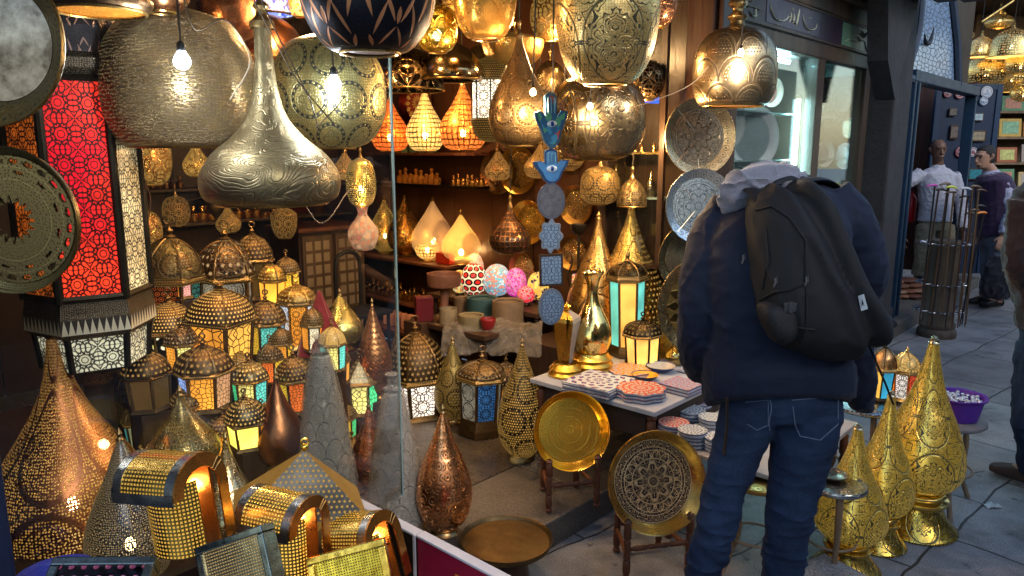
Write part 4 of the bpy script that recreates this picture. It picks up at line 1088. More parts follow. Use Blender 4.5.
# ------------------------------------------------------------------ large red and orange hexagonal lantern
g = G('red_glass'); u = g.sep(g.tc('UV')); nz = g.noise(g.tc(), 4.5, 2, .5); msk = PAT(g, 'star', g.mul(u[0], 2.0), g.mul(u[1], 2.0))
cr_ = g.mix(g.rng(g.noise(g.tc(), 3.1, 1), .4, .62), (.75, .008, .02), (.95, .05, .015))
M_redg = g.done(g.ms(msk, g.bsdf((.02, .012, .01), .45, .7), g.bsdf(cr_, .25, 0, None, .5, emit=cr_, es=g.rng(nz, .32, .68, .08, .62))))
def big_hex():
    p = at(80, 200, 2.5); zt, zb = at(77, 76, 2.33).z, at(77, 300, 2.33).z
    R = .19; H = zt - zb
    t = root('hexagonal_lantern', (p.x, p.y, zb), 'huge dark hexagonal lantern with red, orange and cream fretwork glass panels', 'lantern', rot=(0, 0, 0))
    view = math.atan2(-p.y, -p.x)                       # towards the camera
    rot = view - PI / 6 - math.radians(-3)
    cols = {0: ((.95, .012, .03), .62), 5: ((1, .2, .02), .4), 1: ((.9, .75, .42), .55)}
    fm = metal((.07, .06, .055), 'fine', 20, (.2, .16, .1), .45)
    hexv = [(R * math.cos(rot + k * PI / 3), R * math.sin(rot + k * PI / 3)) for k in range(6)]
    for k in range(6):
        a, b = Vector((*hexv[k], 0)), Vector((*hexv[(k + 1) % 6], 0))
        # index 0 is the panel facing the camera; 5 to its right, 1 to its left as seen
        col, st = cols.get(k, ((1, .3, .1), .35))
        bm = BM(); n = ((a + b) / 2).normalized()
        a2, b2 = a.lerp(b, .07), a.lerp(b, .93)
        A = [a2, b2, b2 + Vector((0, 0, H)), a2 + Vector((0, 0, H))]
        o = [bm.verts.new(v * 1) for v in A]; i_ = [bm.verts.new(v - n * .006) for v in A]
        uvl = bm.loops.layers.uv.verify(); f = bm.faces.new(o)
        for l, uv in zip(f.loops, ((0, 0), (1, 0), (1, H / R), (0, H / R))): l[uvl].uv = uv
        bm.faces.new(i_[::-1])
        for j in range(4): bm.faces.new((o[j], i_[j], i_[(j + 1) % 4], o[(j + 1) % 4]))
        link('glass_panel', bm, M_redg if k == 0 else litglass(col, st, 'star', 2.0, (.02, .012, .01), var=.9), t, False)
    bm = BM()
    for k in range(6):
        tube(bm, [(*hexv[k], -.01), (*hexv[k], H + .01)], .014, 8)
        a, b = Vector((*hexv[k], 0)), Vector((*hexv[(k + 1) % 6], 0))
        tube(bm, [a + Vector((0, 0, 0)), b], .012, 6); tube(bm, [a + Vector((0, 0, H)), b + Vector((0, 0, H))], .012, 6)
    link('frame', bm, M_dark, t)
    def ring(bm, r0, z0, r1, z1):
        A = [bm.verts.new((r0 * math.cos(rot + k * PI / 3), r0 * math.sin(rot + k * PI / 3), z0)) for k in range(6)]
        B = [bm.verts.new((r1 * math.cos(rot + k * PI / 3), r1 * math.sin(rot + k * PI / 3), z1)) for k in range(6)]
        uvl = bm.loops.layers.uv.verify()
        for k in range(6):
            f = bm.faces.new((A[k], A[(k + 1) % 6], B[(k + 1) % 6], B[k]))
            for l, uv in zip(f.loops, ((k / 6, z0), ((k + 1) / 6, z0), ((k + 1) / 6, z1), (k / 6, z1))): l[uvl].uv = uv
    bm = BM(); ring(bm, R, -.01, R * 1.04, -.05); ring(bm, R * 1.04, -.05, R * 1.06, -.065); ring(bm, R * 1.06, -.115, R * .95, -.135)
    link('cornice', bm, fm, t, False)
    g = G('zigzag'); u = g.sep(g.tc('UV'))
    zz = g.m('PINGPONG', g.mul(u[0], 60), .5)
    msk = g.m('GREATER_THAN', g.m('ADD', g.mul(zz, 2.0), 0.0), g.rng(u[1], -.115, -.065, 0, 1))
    mz = g.done(g.bsdf(g.mix(msk, (.05, .04, .035), (.75, .68, .5)), .4, .2))
    bm = BM(); ring(bm, R * 1.06, -.065, R * 1.06, -.115); link('zigzag_band', bm, mz, t, False)
    # lower, smaller body
    bm = BM(); ring(bm, R * .9, -.13, R * .84, -.25); link('lower_panels', bm, litglass((.9, .85, .6), .5, 'star', 12, var=.6), t, False)
    bm = BM(); ring(bm, R * .84, -.25, R * .6, -.27); ring(bm, R * .6, -.27, .01, -.28)
    for k in range(6):
        c, s = math.cos(rot + k * PI / 3), math.sin(rot + k * PI / 3)
        tube(bm, [(R * .91 * c, R * .91 * s, -.13), (R * .85 * c, R * .85 * s, -.25)], .012, 6)
    link('lower_frame', bm, M_dark, t, False)
    # dome with pierced gussets
    bm = BM(); ring(bm, R * 1.0, H + .01, R * 1.12, H + .03); ring(bm, R * 1.12, H + .03, R * 1.14, H + .06); ring(bm, R * 1.14, H + .06, R * 1.0, H + .08)
    link('upper_cornice', bm, fm, t, False)
    bm = BM(); ring(bm, R * 1.0, H + .08, R * .98, H + .16); ring(bm, R * .98, H + .16, R * .8, H + .28); ring(bm, R * .8, H + .28, R * .45, H + .38); ring(bm, R * .45, H + .38, R * .1, H + .46); ring(bm, R * .1, H + .46, .01, H + .5)
    link('roof', bm, metal((.07, .065, .07), 'cut', 12, (.4, .25, .2), .4, spread=(1, .6)), t, False)
    lightin(t, H * .55, 7, (1, .5, .35)); cordto(t, H + .48, 2.745 - zb, chain=True)
big_hex()

# ------------------------------------------------------------------ discs hanging at the left edge
g = G('cut_disc'); u = g.sep(g.tc('UV')); x, y = g.m('SUBTRACT', u[0], .5), g.m('SUBTRACT', u[1], .5)
r = g.m('SQRT', g.m('ADD', g.mul(x, x), g.mul(y, y))); a = g.m('ARCTAN2', y, x)
star = g.below(g.m('SUBTRACT', r, g.mul(g.m('POWER', g.m('ABSOLUTE', g.m('COSINE', g.mul(a, 8.0))), 2.0), .05)), .12, .008)
sl = g.mul(g.line(r, .33, .012, .006), g.below(g.m('ABSOLUTE', g.fr(g.mul(a, 12 / (2 * PI)))), .2, .05))
fx = g.fr(g.mul(a, 24 / (2 * PI))); fl = g.below(g.m('SQRT', g.m('ADD', g.mul(fx, fx), g.m('POWER', g.mul(g.m('SUBTRACT', r, .40), 18), 2.0))), .38, .1)
orn = g.below(g.vor(g.xyz(g.mul(a, 4), g.mul(r, 14)), 3, rand=.7, dim='2D'), .22, .1)
cutm = g.mx(star, g.mx(sl, g.mul(fl, .9)))
c = g.mix(g.mul(orn, .85), (.16, .115, .05), (.025, .018, .01)); c = g.mix(g.mx(g.line(r, .365, .004, .004), g.line(r, .28, .004, .004)), c, (.3, .22, .09))
met = g.bsdf(c, .4, 1.0, g.bump(orn, .003, .5))
M_disc = g.done(g.ms(cutm, met, g.trn()))
plate('brass_disc', 13, 220, 58, 73, 1.45, (M_disc, metal((.2, .15, .07), 'dots', 30, None, .35)), 'dull brass disc with a cut-out star hanging at the left edge', (-.05, -1, 0), 'disc', depth=.022, rim=.97)
M_mir = (lambda g: g.done(g.bsdf(g.mix(g.rng(g.noise(g.tc(), 14, 5, .7), .35, .65), (.42, .36, .30), (.10, .075, .06)), .3, 1.0)))(G('mirror'))  # mottled tones put the reflected street into the mirror colour
t = plate('mirror', -3, 42, 66, 84, 1.42, (M_mir, metal((.26, .2, .08), 'rings', 9, (.02, .02, .015), .35)), 'round mirror in a wide pierced greenish brass frame at the upper left corner', (-.05, -1, 0), 'mirror', depth=.05, rim=.76)

# wires looping over the window
def wire(pts, lb, r=.0022, mat=None):
    P = [at(*q) for q in pts]; c = P[0].copy()
    bm = BM(); tube(bm, [p - c for p in P], r, 6, sub=6)
    o = link('wire', bm, mat or M_cable); o.location = c
    tag(o, lb, 'wire', 'wires strung between the hanging lamps')
wire([(182, -8, 2.15), (196, 30, 2.16), (226, 20, 2.2), (250, 60, 2.25), (230, 100, 2.3)], 'pale brown wire looping over the right side of the biggest brass ball')
wire([(248, -10, 2.2), (275, 40, 2.25), (297, 80, 2.3), (335, 125, 2.4)], 'thin wire slanting down across the medallion ball lamp')
wire([(256, -10, 2.18), (290, 60, 2.25), (310, 100, 2.32), (318, 128, 2.4)], 'second thin wire crossing the medallion ball lamp more steeply')
wire([(316, 128, 2.4), (326, 118, 2.4), (336, 108, 2.4), (345, 96, 2.4)], 'short twisted wire end in front of the medallion ball lamp')
wire([(120, 130, 2.6), (132, 160, 2.6), (150, 195, 2.7), (146, 230, 2.8)], 'loose brown wire hanging beside the cream lantern panel')
wire([(362, 200, 3.1), (350, 190, 3.0), (330, 218, 2.9), (318, 222, 2.9), (305, 205, 2.9), (299, 200, 2.9)], 'white wire sagging in a curve right of the genie lamp')
wire([(166, 205, 2.9), (190, 200, 2.9), (215, 196, 2.8), (240, 205, 2.8)], 'brown wire running below the silvery genie lamp')
wire([(620, 110, 3.3), (650, 102, 3.3), (690, 85, 3.35), (712, 62, 3.4)], 'thin cable slanting up to the ball lamp outside the pilaster')
# ------------------------------------------------------------------ lanterns behind the window glass
GR = (.1, .75, .25); TE = (.15, .7, .6); BL = (.08, .3, .75); YE = (1, .6, .05); AM = (1, .38, .04); WH = (1, .88, .6); OR = (1, .2, .03); LY = (1, .85, .25); PK = (.9, .4, .35)
dmA = metal((.2, .17, .1), 'medalb', 7, (.03, .025, .015), .42, kind2='dots', N2=5, glow2=.06)
dmB = metal((.15, .10, .06), 'medalb', 6, (.02, .015, .01), .42, kind2='dots', N2=4, glow2=.35, gcol=(1, .62, .28))
dmC = metal((.11, .075, .05), 'dots', 8, (1, .65, .3), .42, glow=1.1)
dmD = metal((.10, .07, .05), 'dots', 4.5, (.7, .4, .18), .45, glow=.4)
lantern(172, 216, 345, 58, 'tallest window lantern with ribbed greenish brass dome over green and blue glass', [(.9, .6, .1), BL, TE, BL, OR, TE], z=.80, n=6, rot=.2, domemat=dmA, plinth=True, st=.6, kinds=('rings',), pN=1.3)
lantern(229, 220, 336, 60, 'brown domed lantern with white glass behind bold black scrollwork', [WH, (.9, .8, .6), WH], z=.80, n=6, rot=.5, domemat=dmB, plinth=True, st=1.2, kinds=('arab',), pN=1.0)
lantern(221, 274, 372, 64, 'square amber lantern with a dome full of tiny round holes', [AM, (1, .5, .08)], z=.76, n=4, rot=.5, domemat=dmC, plinth=True, st=1.2, kinds=('lace',), pN=1.2, lit=3)
lantern(171, 288, 376, 50, 'lantern with white dotted glass brightly lit under a beaded brown dome', [WH, LY], z=.74, n=6, rot=.3, domemat=dmC, plinth=True, st=2.6, kinds=('dots',), pN=.7, lit=3)
lantern(205, 334, 412, 54, 'lantern with one blue lit and one orange glass pane under a dull pierced dome', [(.35, .5, 1), AM, (.5, .25, .12)], z=.66, n=6, rot=.25, domemat=dmD, plinth=True, st=1.5, kinds=('lace',), pN=1.2)
lantern(149, 340, 412, 46, 'unlit dark bronze lantern left of the blue lit one', [None], z=.68, n=6, rot=.1, domemat=dmD, plinth=True, lit=0)
lantern(265, 290, 358, 38, 'small lantern with teal side glass and yellow front glass', [YE, TE, (.2, .5, .7)], z=.74, n=6, rot=.5, domemat=dmD, plinth=True, st=1.0, kinds=('lace',), pN=1.4)
lantern(272, 256, 306, 26, 'little amber lantern glowing bright yellow high at the back', [(1, .5, .05), AM], z=.93, n=6, rot=.2, domemat=metal((.4, .25, .06), 'dots', 4, (1, .5, .1), .35, glow=.8), plinth=True, st=2.2, kinds=(None,), lit=3)
lantern(297, 273, 350, 36, 'gold framed lantern with white rosette fretwork panes', [(.85, .88, 1), AM, (.85, .88, 1)], z=.74, n=6, rot=.35, domemat=metal((.3, .2, .08), 'dots', 4, (1, .7, .3), .38, glow=.6), plinth=True, st=1.5, kinds=('star',), pN=1.4, pane=(.07, .58), frame=M_brass)
lantern(250, 353, 408, 36, 'small lantern with caged white dome and green and yellow glass', [GR, LY, TE], z=.64, n=6, rot=.1, domemat=metal((.16, .14, .1), 'dots', 4, (1, .9, .6), .4, glow=.9), plinth=True, st=1.2, kinds=('lace',), pN=1.0)
lantern(247, 388, 450, 40, 'small lantern lit solid bright yellow under a finely pierced dome', [(1, .8, .12)], z=.59, n=5, rot=.75, domemat=metal((.12, .11, .09), 'dots', 5, (1, .85, .5), .4, glow=.8), plinth=True, st=2.8, kinds=(None,), lit=3, pane=(.07, .42))
lantern(296, 345, 414, 36, 'dark lantern with yellow and orange patterned glass behind the copper funnel', [YE, OR, YE], z=.56, n=6, rot=.4, domemat=dmD, plinth=True, st=1.1, kinds=('lace',), pN=1.2)
lantern(333, 318, 372, 26, 'tiny caged lantern with a white bulb behind the wrapped cone lamp', [LY, TE], z=.70, n=6, rot=.2, domemat=metal((.1, .09, .07), 'lace', 5, (1, .9, .7), .3, glow=.8), plinth=True, st=1.6, kinds=('lace',), pN=.9, lit=2)
lantern(360, 350, 416, 38, 'lantern with white faceted roof and vivid green and yellow glass', [(.05, .9, .2), LY, (.1, .8, .3)], z=.36, n=6, rot=.15, domemat=metal((.22, .23, .18), 'dots', 4, (.8, 1, .75), .35, glow=.7), domekind='pyr', plinth=True, st=1.5, kinds=('lace',), pN=.8, lit=2.5)
lantern(254, 222, 300, 36, 'dull bronze unlit lantern at the back under the big genie lamp', [None], z=.95, n=8, rot=.15, domemat=dmD, plinth=True, lit=0)
lantern(190, 380, 430, 34, 'small brown lantern with orange glass below the blue lit one', [AM, (.6, .3, .1)], z=.60, n=6, rot=.15, domemat=dmD, plinth=True, st=.9)
lantern(317, 385, 440, 30, 'small dark lantern with amber glass between the copper funnel and wrapped cone', [AM], z=.38, n=6, rot=.15, domemat=dmD, plinth=True, st=.8)
lantern(142, 395, 450, 34, 'small greenish lantern half hidden beside the big pierced copper lamp', [(.5, .55, .3), TE], z=.50, n=6, rot=.15, domemat=dmA, plinth=True, st=.5)
lantern(130, 360, 420, 30, 'small dull copper lantern behind the neck of the dark ringed lamp', [None], z=.60, n=6, rot=.3, domemat=metal((.3, .15, .08), 'lace', 5), plinth=True, lit=0)
for cx, yt, yb, w, z, cols_, lb in ((232, 318, 372, 26, .74, [TE, GR], 'slim lantern with green side glass between the amber one and the teal one'),
                                   (282, 320, 368, 22, .70, [AM, YE], 'slim brown lantern with yellow glass in front of the rosette lantern'),
                                   (312, 300, 352, 22, .78, [WH, AM], 'slim lantern with creamy glass near the crimson cloth'),
                                   (180, 240, 300, 26, 1.0, [PK, AM], 'reddish glass lantern peeping out between the two tall domed lanterns'),
                                   (345, 398, 440, 24, .30, [YE, GR], 'little lantern with yellow glass right of the wrapped cone')):
    lantern(cx, yt, yb, w, lb, cols_, z=z, n=6, rot=rnd.uniform(0, 1), domemat=dmD, plinth=True, st=1.2, kinds=('lace',), pN=1.1)

for cx, yt, yb, w, z, cols_, st_, lb in ((200, 258, 318, 34, .84, [AM, YE], 1.4, 'amber lantern squeezed between the two tallest domes'), (158, 258, 322, 34, .82, [TE, LY], 1.0, 'teal and cream lantern tucked behind the red hexagon lantern edge'),
        (248, 262, 325, 34, .80, [LY, WH], 1.6, 'creamy bright lantern behind the square amber one'), (318, 356, 408, 30, .5, [YE, AM], 1.4, 'yellow lantern left of the wrapped cone tip'), (222, 408, 456, 34, .5, [AM, OR], 1.2, 'orange lantern low beside the bright yellow one'),
        (160, 425, 470, 34, .46, [None], 0, 'unlit dusty bronze lantern above the half-barrel lamp'), (238, 345, 392, 28, .68, [GR, YE], 1.2, 'green lantern between the blue lit and caged ones'), (182, 318, 372, 32, .78, [LY, AM], 1.6, 'pale yellow lantern in front of the dotted white one'),
        (306, 322, 372, 26, .62, [WH, TE], 1.3, 'white lantern below the crimson cloth'), (272, 335, 384, 26, .64, [OR, YE], 1.3, 'fiery orange lantern under the yellow and teal one'), (262, 400, 446, 28, .5, [TE, YE], 1.0, 'turquoise lantern beside the copper funnel'),
        (338, 340, 384, 24, .55, [AM], 1.3, 'narrow amber lantern beside the greenish gold teardrop'), (135, 318, 368, 28, .74, [LY], 1.0, 'narrow cream lantern right under the zigzag cornice'), (288, 250, 296, 24, .96, [YE], 1.4, 'tiny yellow lantern high before the lattice cabinet'),
        (352, 432, 480, 26, .2, [GR, LY], 1.0, 'small green lantern low behind the pink copper lamp')):
    lantern(cx, yt, yb, w, lb, cols_, z=z, n=6, rot=rnd.uniform(0, 1), domemat=[dmD, dmC, dmB][int(cx) % 3], plinth=True, st=st_, lit=1.2 if st_ else 0, kinds=('lace',), pN=1.1)
for cx, yt, yb, w, cols_, st_, lb in ((432, 352, 408, 34, [OR, AM], .9, 'dark floor lantern with dim orange glass behind the speckled gold lamp'), (396, 345, 400, 36, [None], 0, 'black pierced floor lantern behind the wrapped cone'),
        (505, 352, 420, 36, [(.3, .25, .15), AM], .5, 'dull brass floor lantern right of the blue pane lantern'), (545, 345, 410, 30, [None], 0, 'black pierced lantern in the shadow under the table corner')):
    lantern(cx, yt, yb, w, lb, cols_, z=.12, n=6, rot=rnd.uniform(0, 1), domemat=dmB, st=st_, lit=1.2 if st_ else 0, kinds=('lace',), pN=1.1, group='lanterns on the shop floor')

# the big pierced copper lamp and its neighbours
mT9 = metal((.46, .19, .10), 'arab', 5, (1, .62, .15), .36, tarn=.4, bump=.4, hole=.4, glow=.85, gcol=(1, .5, .1))
stand('floor_lamp', 72, 326, 590, 148, 'fat', mT9, 'biggest copper teardrop lamp pierced with golden scroll medallions, far left', Y=2.28, seg=72, group='teardrop lamps', lit=26, lcol=(1, .5, .15), bulbz=.3)
mT4 = metal((.12, .13, .17), 'medal', 7, (1, .8, .4), .28, tarn=.3, glow=.55, hole=.4, gcol=(1, .75, .35))
stand('floor_lamp', 130, 428, 600, 82, 'tear', mT4, 'dark steel lamp with rings of bright gold dots, next to the biggest copper lamp', Y=2.02, seg=56, group='teardrop lamps', lit=9, bulbz=.3)
mT3 = metal((.6, .5, .25), 'lace', 6, (.15, .11, .04), .25, bump=.5)
stand('floor_lamp', 184, 385, 480, 68, 'onion', mT3, 'gold onion lamp with a beaded shoulder behind the half-barrel brass lamp', z=.56, seg=56, group='teardrop lamps', lit=2, plinth=True)
mT5 = metal((.6, .55, .42), 'scale', 4, (.9, .6, .25), .2, glow=.3, hole=.2)
stand('floor_lamp', 231, 432, 560, 66, 'onion', mT5, 'shiny silver gold onion lamp right of the half-barrel brass lamp', Y=2.3, seg=56, group='teardrop lamps', lit=7, lcol=(1, .7, .4))
stand('floor_lamp', 279, 368, 470, 50, 'onion', metal((.38, .17, .09), None, rough=.3, tarn=.6), 'smooth brown copper funnel lamp with a tall plain neck', z=.50, seg=48, group='teardrop lamps', plinth=True)
# cone lamps wrapped in plastic film
g = G('wrapped_brass'); u = g.sep(g.tc('UV')); msk = PAT(g, 'scale', g.mul(u[0], 4.0), g.mul(u[1], 4.0))
base_ = g.mix(g.rng(msk, 0, 1), (.62, .55, .44), (.05, .05, .06)); wr = g.noise(g.tc(), 22, 6, .75, 1.5)
M_wrap = g.done(g.bsdf(g.mix(g.rng(wr, .5, .75, 0, .35), base_, (.55, .52, .48)), .35, .15, g.bump(wr, .01, .8), .6, coat=.6))
g = G('plastic_film'); wr = g.noise(g.tc(), 14, 6, .7, 2); 
M_film = g.done(g.ms(g.rng(wr, .35, .7, .08, .4), g.trn((.93, .93, .93)), g.bsdf((.3, .27, .23), .3, 0, g.bump(wr, .02, 1.0), .8)))
g = G('film_wrap'); wr = g.noise(g.tc(), 20, 6, .75, 2.5)
M_film2 = g.done(g.ms(g.rng(wr, .38, .66, .12, .62), g.trn((.93, .93, .93)), g.bsdf((.68, .62, .54), .22, 0, g.bump(wr, .03, 1.0), 1.0)))
def wrapped(cx, yt, yb, w, z, lb):
    t = stand('cone_lamp', cx, yt + 16, yb, w, 'cone', M_wrap, lb, z=z, group='wrapped cone lamps', finial=False, seg=48)
    R = w / 2 * mpp(t.location); H = at(cx, yt + 16, t.location.y).z - t.location.z
    bm = BM(); lathe(bm, [(1.06, 0), (1.05, .12), (.92, .35), (.72, .62), (.52, .85), (.4, .96), (.28, 1.0), (.34, 1.02), (.2, 1.05), (.16, 1.1), (.25, 1.12), (.05, 1.13)], R, H, 48, 3)
    for v in bm.verts:
        n_ = noise.noise(v.co * 30) * .004 + noise.noise(v.co * 90) * .0015
        v.co.x *= 1 + n_ / max(R * .3, .01); v.co.y *= 1 + n_ / max(R * .3, .01)
    link('plastic_wrap', bm, M_film2, t)
wrapped(325, 338, 505, 58, .36, 'tall grey cone lamp wrapped in clear plastic, the taller and further left of two')
wrapped(396, 375, 533, 58, .12, 'grey cone lamp wrapped in clear plastic, right of the pink copper lamp')
mT6 = metal((.9, .42, .3), 'rings', 5, (.12, .05, .03), .25, bump=.9, depth=.006)
stand('floor_lamp', 371, 398, 512, 46, 'tear', mT6, 'pinkish copper teardrop lamp embossed with small rings, between the two wrapped cones', z=.12, seg=56, group='teardrop lamps')
mT8 = metal((.95, .46, .24), 'rings', 5.5, (.16, .06, .02), .22, bump=1.0, depth=.006, tarn=.25)
stand('floor_lamp', 444, 404, 538, 57, 'tear', mT8, 'orange copper teardrop lamp embossed with small rings on the granite step', z=.12, seg=64, group='teardrop lamps')
# bronze bowl and blue basin
p = at(98, 382, 2.58); R = 21 * mpp(p)
bm = BM(); lathe(bm, [(.001, 0), (.75, 0), (.92, .12), (.97, .5), (.93, .85), (1.0, .97), (1.0, 1), (.95, .97), (.9, .85), (.92, .5), (.86, .15), (.001, .06)], R, .105, 40, 1)
o = link('bronze_pot', bm, metal((.3, .2, .14), 'vine', 8, None, .35)); o.location = p; tag(o, 'open engraved bronze pot under the huge red hexagonal lantern', 'pot')
bm = BM(); box(bm, (0, 0, (.36 - p.z) / 2), (R * .9, R * .9, p.z - .362)); o = link('display_riser', bm, M_wood_d, None, False); o.location = (p.x, p.y, p.z); 
for v in o.data.vertices: v.co.z = v.co.z - 0
o.location.z = p.z - 0.001; tag(o, 'dark wooden riser hidden in the crowd of lanterns behind the window glass', 'riser', 'risers under the window lanterns')
p = at(55, 574, 1.62)
bm = BM(); lathe(bm, [(.001, 0), (.6, 0), (.9, .8), (1.05, .95), (1.05, 1), (.86, .95), (.58, .08), (.001, .06)], .085, .07, 40, 1)
o = link('blue_bowl', bm, plain((.04, .05, .35), .3)); o.location = p - Vector((0, 0, .07)); tag(o, 'bright blue plastic bowl at the bottom left corner in front of the big copper lamp', 'bowl')
# crimson cloth pyramid
p = onz(322, 352, .76)
bm = BM()
for i in range(2):
    pass
prof = [(1, 0), (.86, .18), (.6, .45), (.32, .72), (.1, .95), (.02, 1)]
lathe(bm, prof, .105, .27, 40, 3, ripple=lambda a: .07 * math.sin(7 * a) + .04 * math.sin(11 * a + 1))
o = link('crimson_cloth', bm, plain((.16, .006, .012), .8, sheen=.2)); o.location = p; tag(o, 'crimson cloth gathered into a peak behind the rosette lantern', 'cloth')
make_plinth(p.x, p.y, p.z, .1, 'x')

# ------------------------------------------------------------------ half-barrel perforated lamps in the crate
def gridbox_mat(base, gl, N=6, hole=.0, kind='grid'):
    return metal(base, kind, N, (1, .6, .12), .22, glow=gl, gcol=(1, .55, .08), hole=hole, tarn=.2, bump=.5)
def barrel(cx, cy, w, h, Y, lb, gl=.5, yaw=0.0, base=(.75, .55, .2), tilt=0.0, z=None):
    """vertical curved body under a barrel-vault hood whose open arch faces sideways"""
    p = at(cx, cy, Y); k = mpp(p); Wd, Hh = w * k, h * k
    t = root('barrel_hood_lamp', p, lb, 'lamp', 'half-barrel perforated lamps in the crate', rot=(0, tilt, yaw))
    r = Wd * .36; L = Wd * .8
    # hood: half cylinder along local x
    def arc(bm, x0, x1, r_, a0, a1, n=18, th=.004, uvk=8.0, cx_=0, cz=0):
        uvl = bm.loops.layers.uv.verify()
        prev = None
        for i in range(n + 1):
            a = a0 + (a1 - a0) * i / n
            cur = [bm.verts.new((x, -rr * math.cos(a) + cx_, rr * math.sin(a) + cz)) for x in (x0, x1) for rr in (r_, r_ - th)]
            if prev:
                f = bm.faces.new((prev[0], prev[2], cur[2], cur[0]))
                for l, uv in zip(f.loops, ((0, (i - 1) / n), (1, (i - 1) / n), (1, i / n), (0, i / n))): l[uvl].uv = (uv[0] * (x1 - x0) * uvk, uv[1] * r_ * abs(a1 - a0) * uvk)
                bm.faces.new((prev[1], cur[1], cur[3], prev[3])); bm.faces.new((prev[0], cur[0], cur[1], prev[1])); bm.faces.new((prev[2], prev[3], cur[3], cur[2]))
            prev = cur
    mt = gridbox_mat(base, gl, 1.6); pl = metal((.42, .43, .42), None, rough=.25, tarn=.4)
    e = L * .14
    bm = BM(); arc(bm, -L / 2 + e, L / 2 - e, r, .15, PI * .95); link('hood', bm, mt, t)
    bm = BM(); arc(bm, -L / 2, -L / 2 + e, r + .001, .0, PI * .97); arc(bm, L / 2 - e, L / 2, r + .001, .0, PI * .97); arc(bm, -L / 2, L / 2, r + .0025, -.12, .2, 4); link('hood_edge', bm, pl, t)
    # arched side plate, copper gold, on the right
    bm = BM(); n = 20
    outer = [(-r * 1.02 * math.cos(PI * i / n), r * 1.02 * math.sin(PI * i / n)) for i in range(n + 1)]
    inner = [(-r * .66 * math.cos(PI * i / n), r * .62 * math.sin(PI * i / n)) for i in range(n + 1)]
    dn = -Hh * .5
    ou = [(-r * 1.02, 0)] + outer + [(r * 1.02, dn)]; inn = [(-r * .66, 0)] + inner + [(r * .66, dn)]
    for i in range(len(ou) - 1):
        q = [ou[i], ou[i + 1], inn[i + 1], inn[i]]
        a = [bm.verts.new((L / 2 + .001, y, z_)) for y, z_ in q]; b = [bm.verts.new((L / 2 + .006, y, z_)) for y, z_ in q]
        bm.faces.new(a[::-1]); bm.faces.new(b)
        for j in range(4): bm.faces.new((a[j], a[(j + 1) % 4], b[(j + 1) % 4], b[j]))
    bmesh.ops.remove_doubles(bm, verts=bm.verts, dist=1e-5)
    link('side_arch', bm, metal((.8, .38, .12), None, rough=.25, tarn=.4), t)
    # body: curved perforated screen below the hood, bulging to the viewer
    bm = BM(); uvl = bm.loops.layers.uv.verify(); n = 16; prev = None; rr = L * .42
    for i in range(n + 1):
        a = PI * 1.05 + (PI * .9) * i / n
        cur = [bm.verts.new((rr * math.cos(a) + .0, rr * .8 * math.sin(a) + r * .2, z_)) for z_ in (r * .2, -Hh * .55)] + [bm.verts.new((rr * .96 * math.cos(a), rr * .77 * math.sin(a) + r * .2, z_)) for z_ in (r * .2, -Hh * .55)]
        if prev:
            f = bm.faces.new((prev[1], cur[1], cur[0], prev[0]))
            for l, uv in zip(f.loops, ((i - 1, 0), (i, 0), (i, 1), (i - 1, 1))): l[uvl].uv = (uv[0] * rr * .17 * 8, uv[1] * (Hh * .55 + r * .2) * 8)
            bm.faces.new((prev[2], cur[2], cur[3], prev[3])); bm.faces.new((prev[1], prev[3], cur[3], cur[1])); bm.faces.new((prev[0], cur[0], cur[2], prev[2]))
        prev = cur
    link('perforated_body', bm, gridbox_mat((.85, .55, .15), gl * 1.4, 1.6), t)
    bm = BM(); box(bm, (0, r * .55, -Hh * .2), (L * .9, .006, Hh * .8)); link('back_plate', bm, metal((.8, .4, .14), None, rough=.3), t, False)
    bm = BM(); ball(bm, (0, r * .15, -Hh * .1), .014, 12); link('bulb', bm, M_bulby, t)
    lightin(t, -Hh * .1, 2.2, (1, .55, .15), .012, (0, r * .15))
    return t
barrel(170, 486, 96, 125, 1.70, 'largest half-barrel lamp, silver hood over a golden perforated body, standing tallest in the crate', .55, yaw=-.35, tilt=-.1)
barrel(281, 520, 84, 110, 1.80, 'half-barrel lamp with golden perforated hood in the middle of the crate, below the pyramid lamp', .9, yaw=-.4)
barrel(358, 540, 78, 95, 1.95, 'half-barrel lamp tilted to the right, nearest the black side of the crate', .7, yaw=-.45, tilt=-.25)
# pyramid lamp
p = at(300, 505, 2.02); k = mpp(p)
t = root('pyramid_lamp', p, 'grey pierced metal pyramid lamp with a small gold knob on top', 'lamp', rot=(.0, .12, .35))
def slab_tri(bm, q, th=.004, s=14):
    q = [Vector(v) for v in q]; n = (q[1] - q[0]).cross(q[2] - q[0]).normalized() * th
    a = [bm.verts.new(v) for v in q]; b = [bm.verts.new(v - n) for v in q]
    uvl = bm.loops.layers.uv.verify(); f = bm.faces.new(a)
    xx = (q[1] - q[0]).normalized(); yy = n.normalized().cross(xx)
    for l, v in zip(f.loops, q): l[uvl].uv = ((v - q[0]).dot(xx) * s, (v - q[0]).dot(yy) * s)
    bm.faces.new(b[::-1])
    for j in range(len(q)): bm.faces.new((a[j], b[j], b[(j + 1) % len(q)], a[(j + 1) % len(q)]))
hw, hh = 62 * k, 58 * k
ap = (0, 0, hh); c4 = [(-hw, -hw * .6, 0), (hw, -hw * .6, 0), (hw, hw * .6, 0), (-hw, hw * .6, 0)]
mp_ = metal((.11, .105, .09), 'dots', .8, (1, .7, .2), .5, glow=.4, tarn=.5); mg_ = metal((.22, .11, .03), 'medal', 2.2, (1, .7, .2), .4, glow=.9)
for i, m_ in enumerate((mp_, mg_, mp_, mg_)):
    bm = BM(); slab_tri(bm, (c4[i], c4[(i + 1) % 4], ap)); link('sloping_panel', bm, m_, t, False)
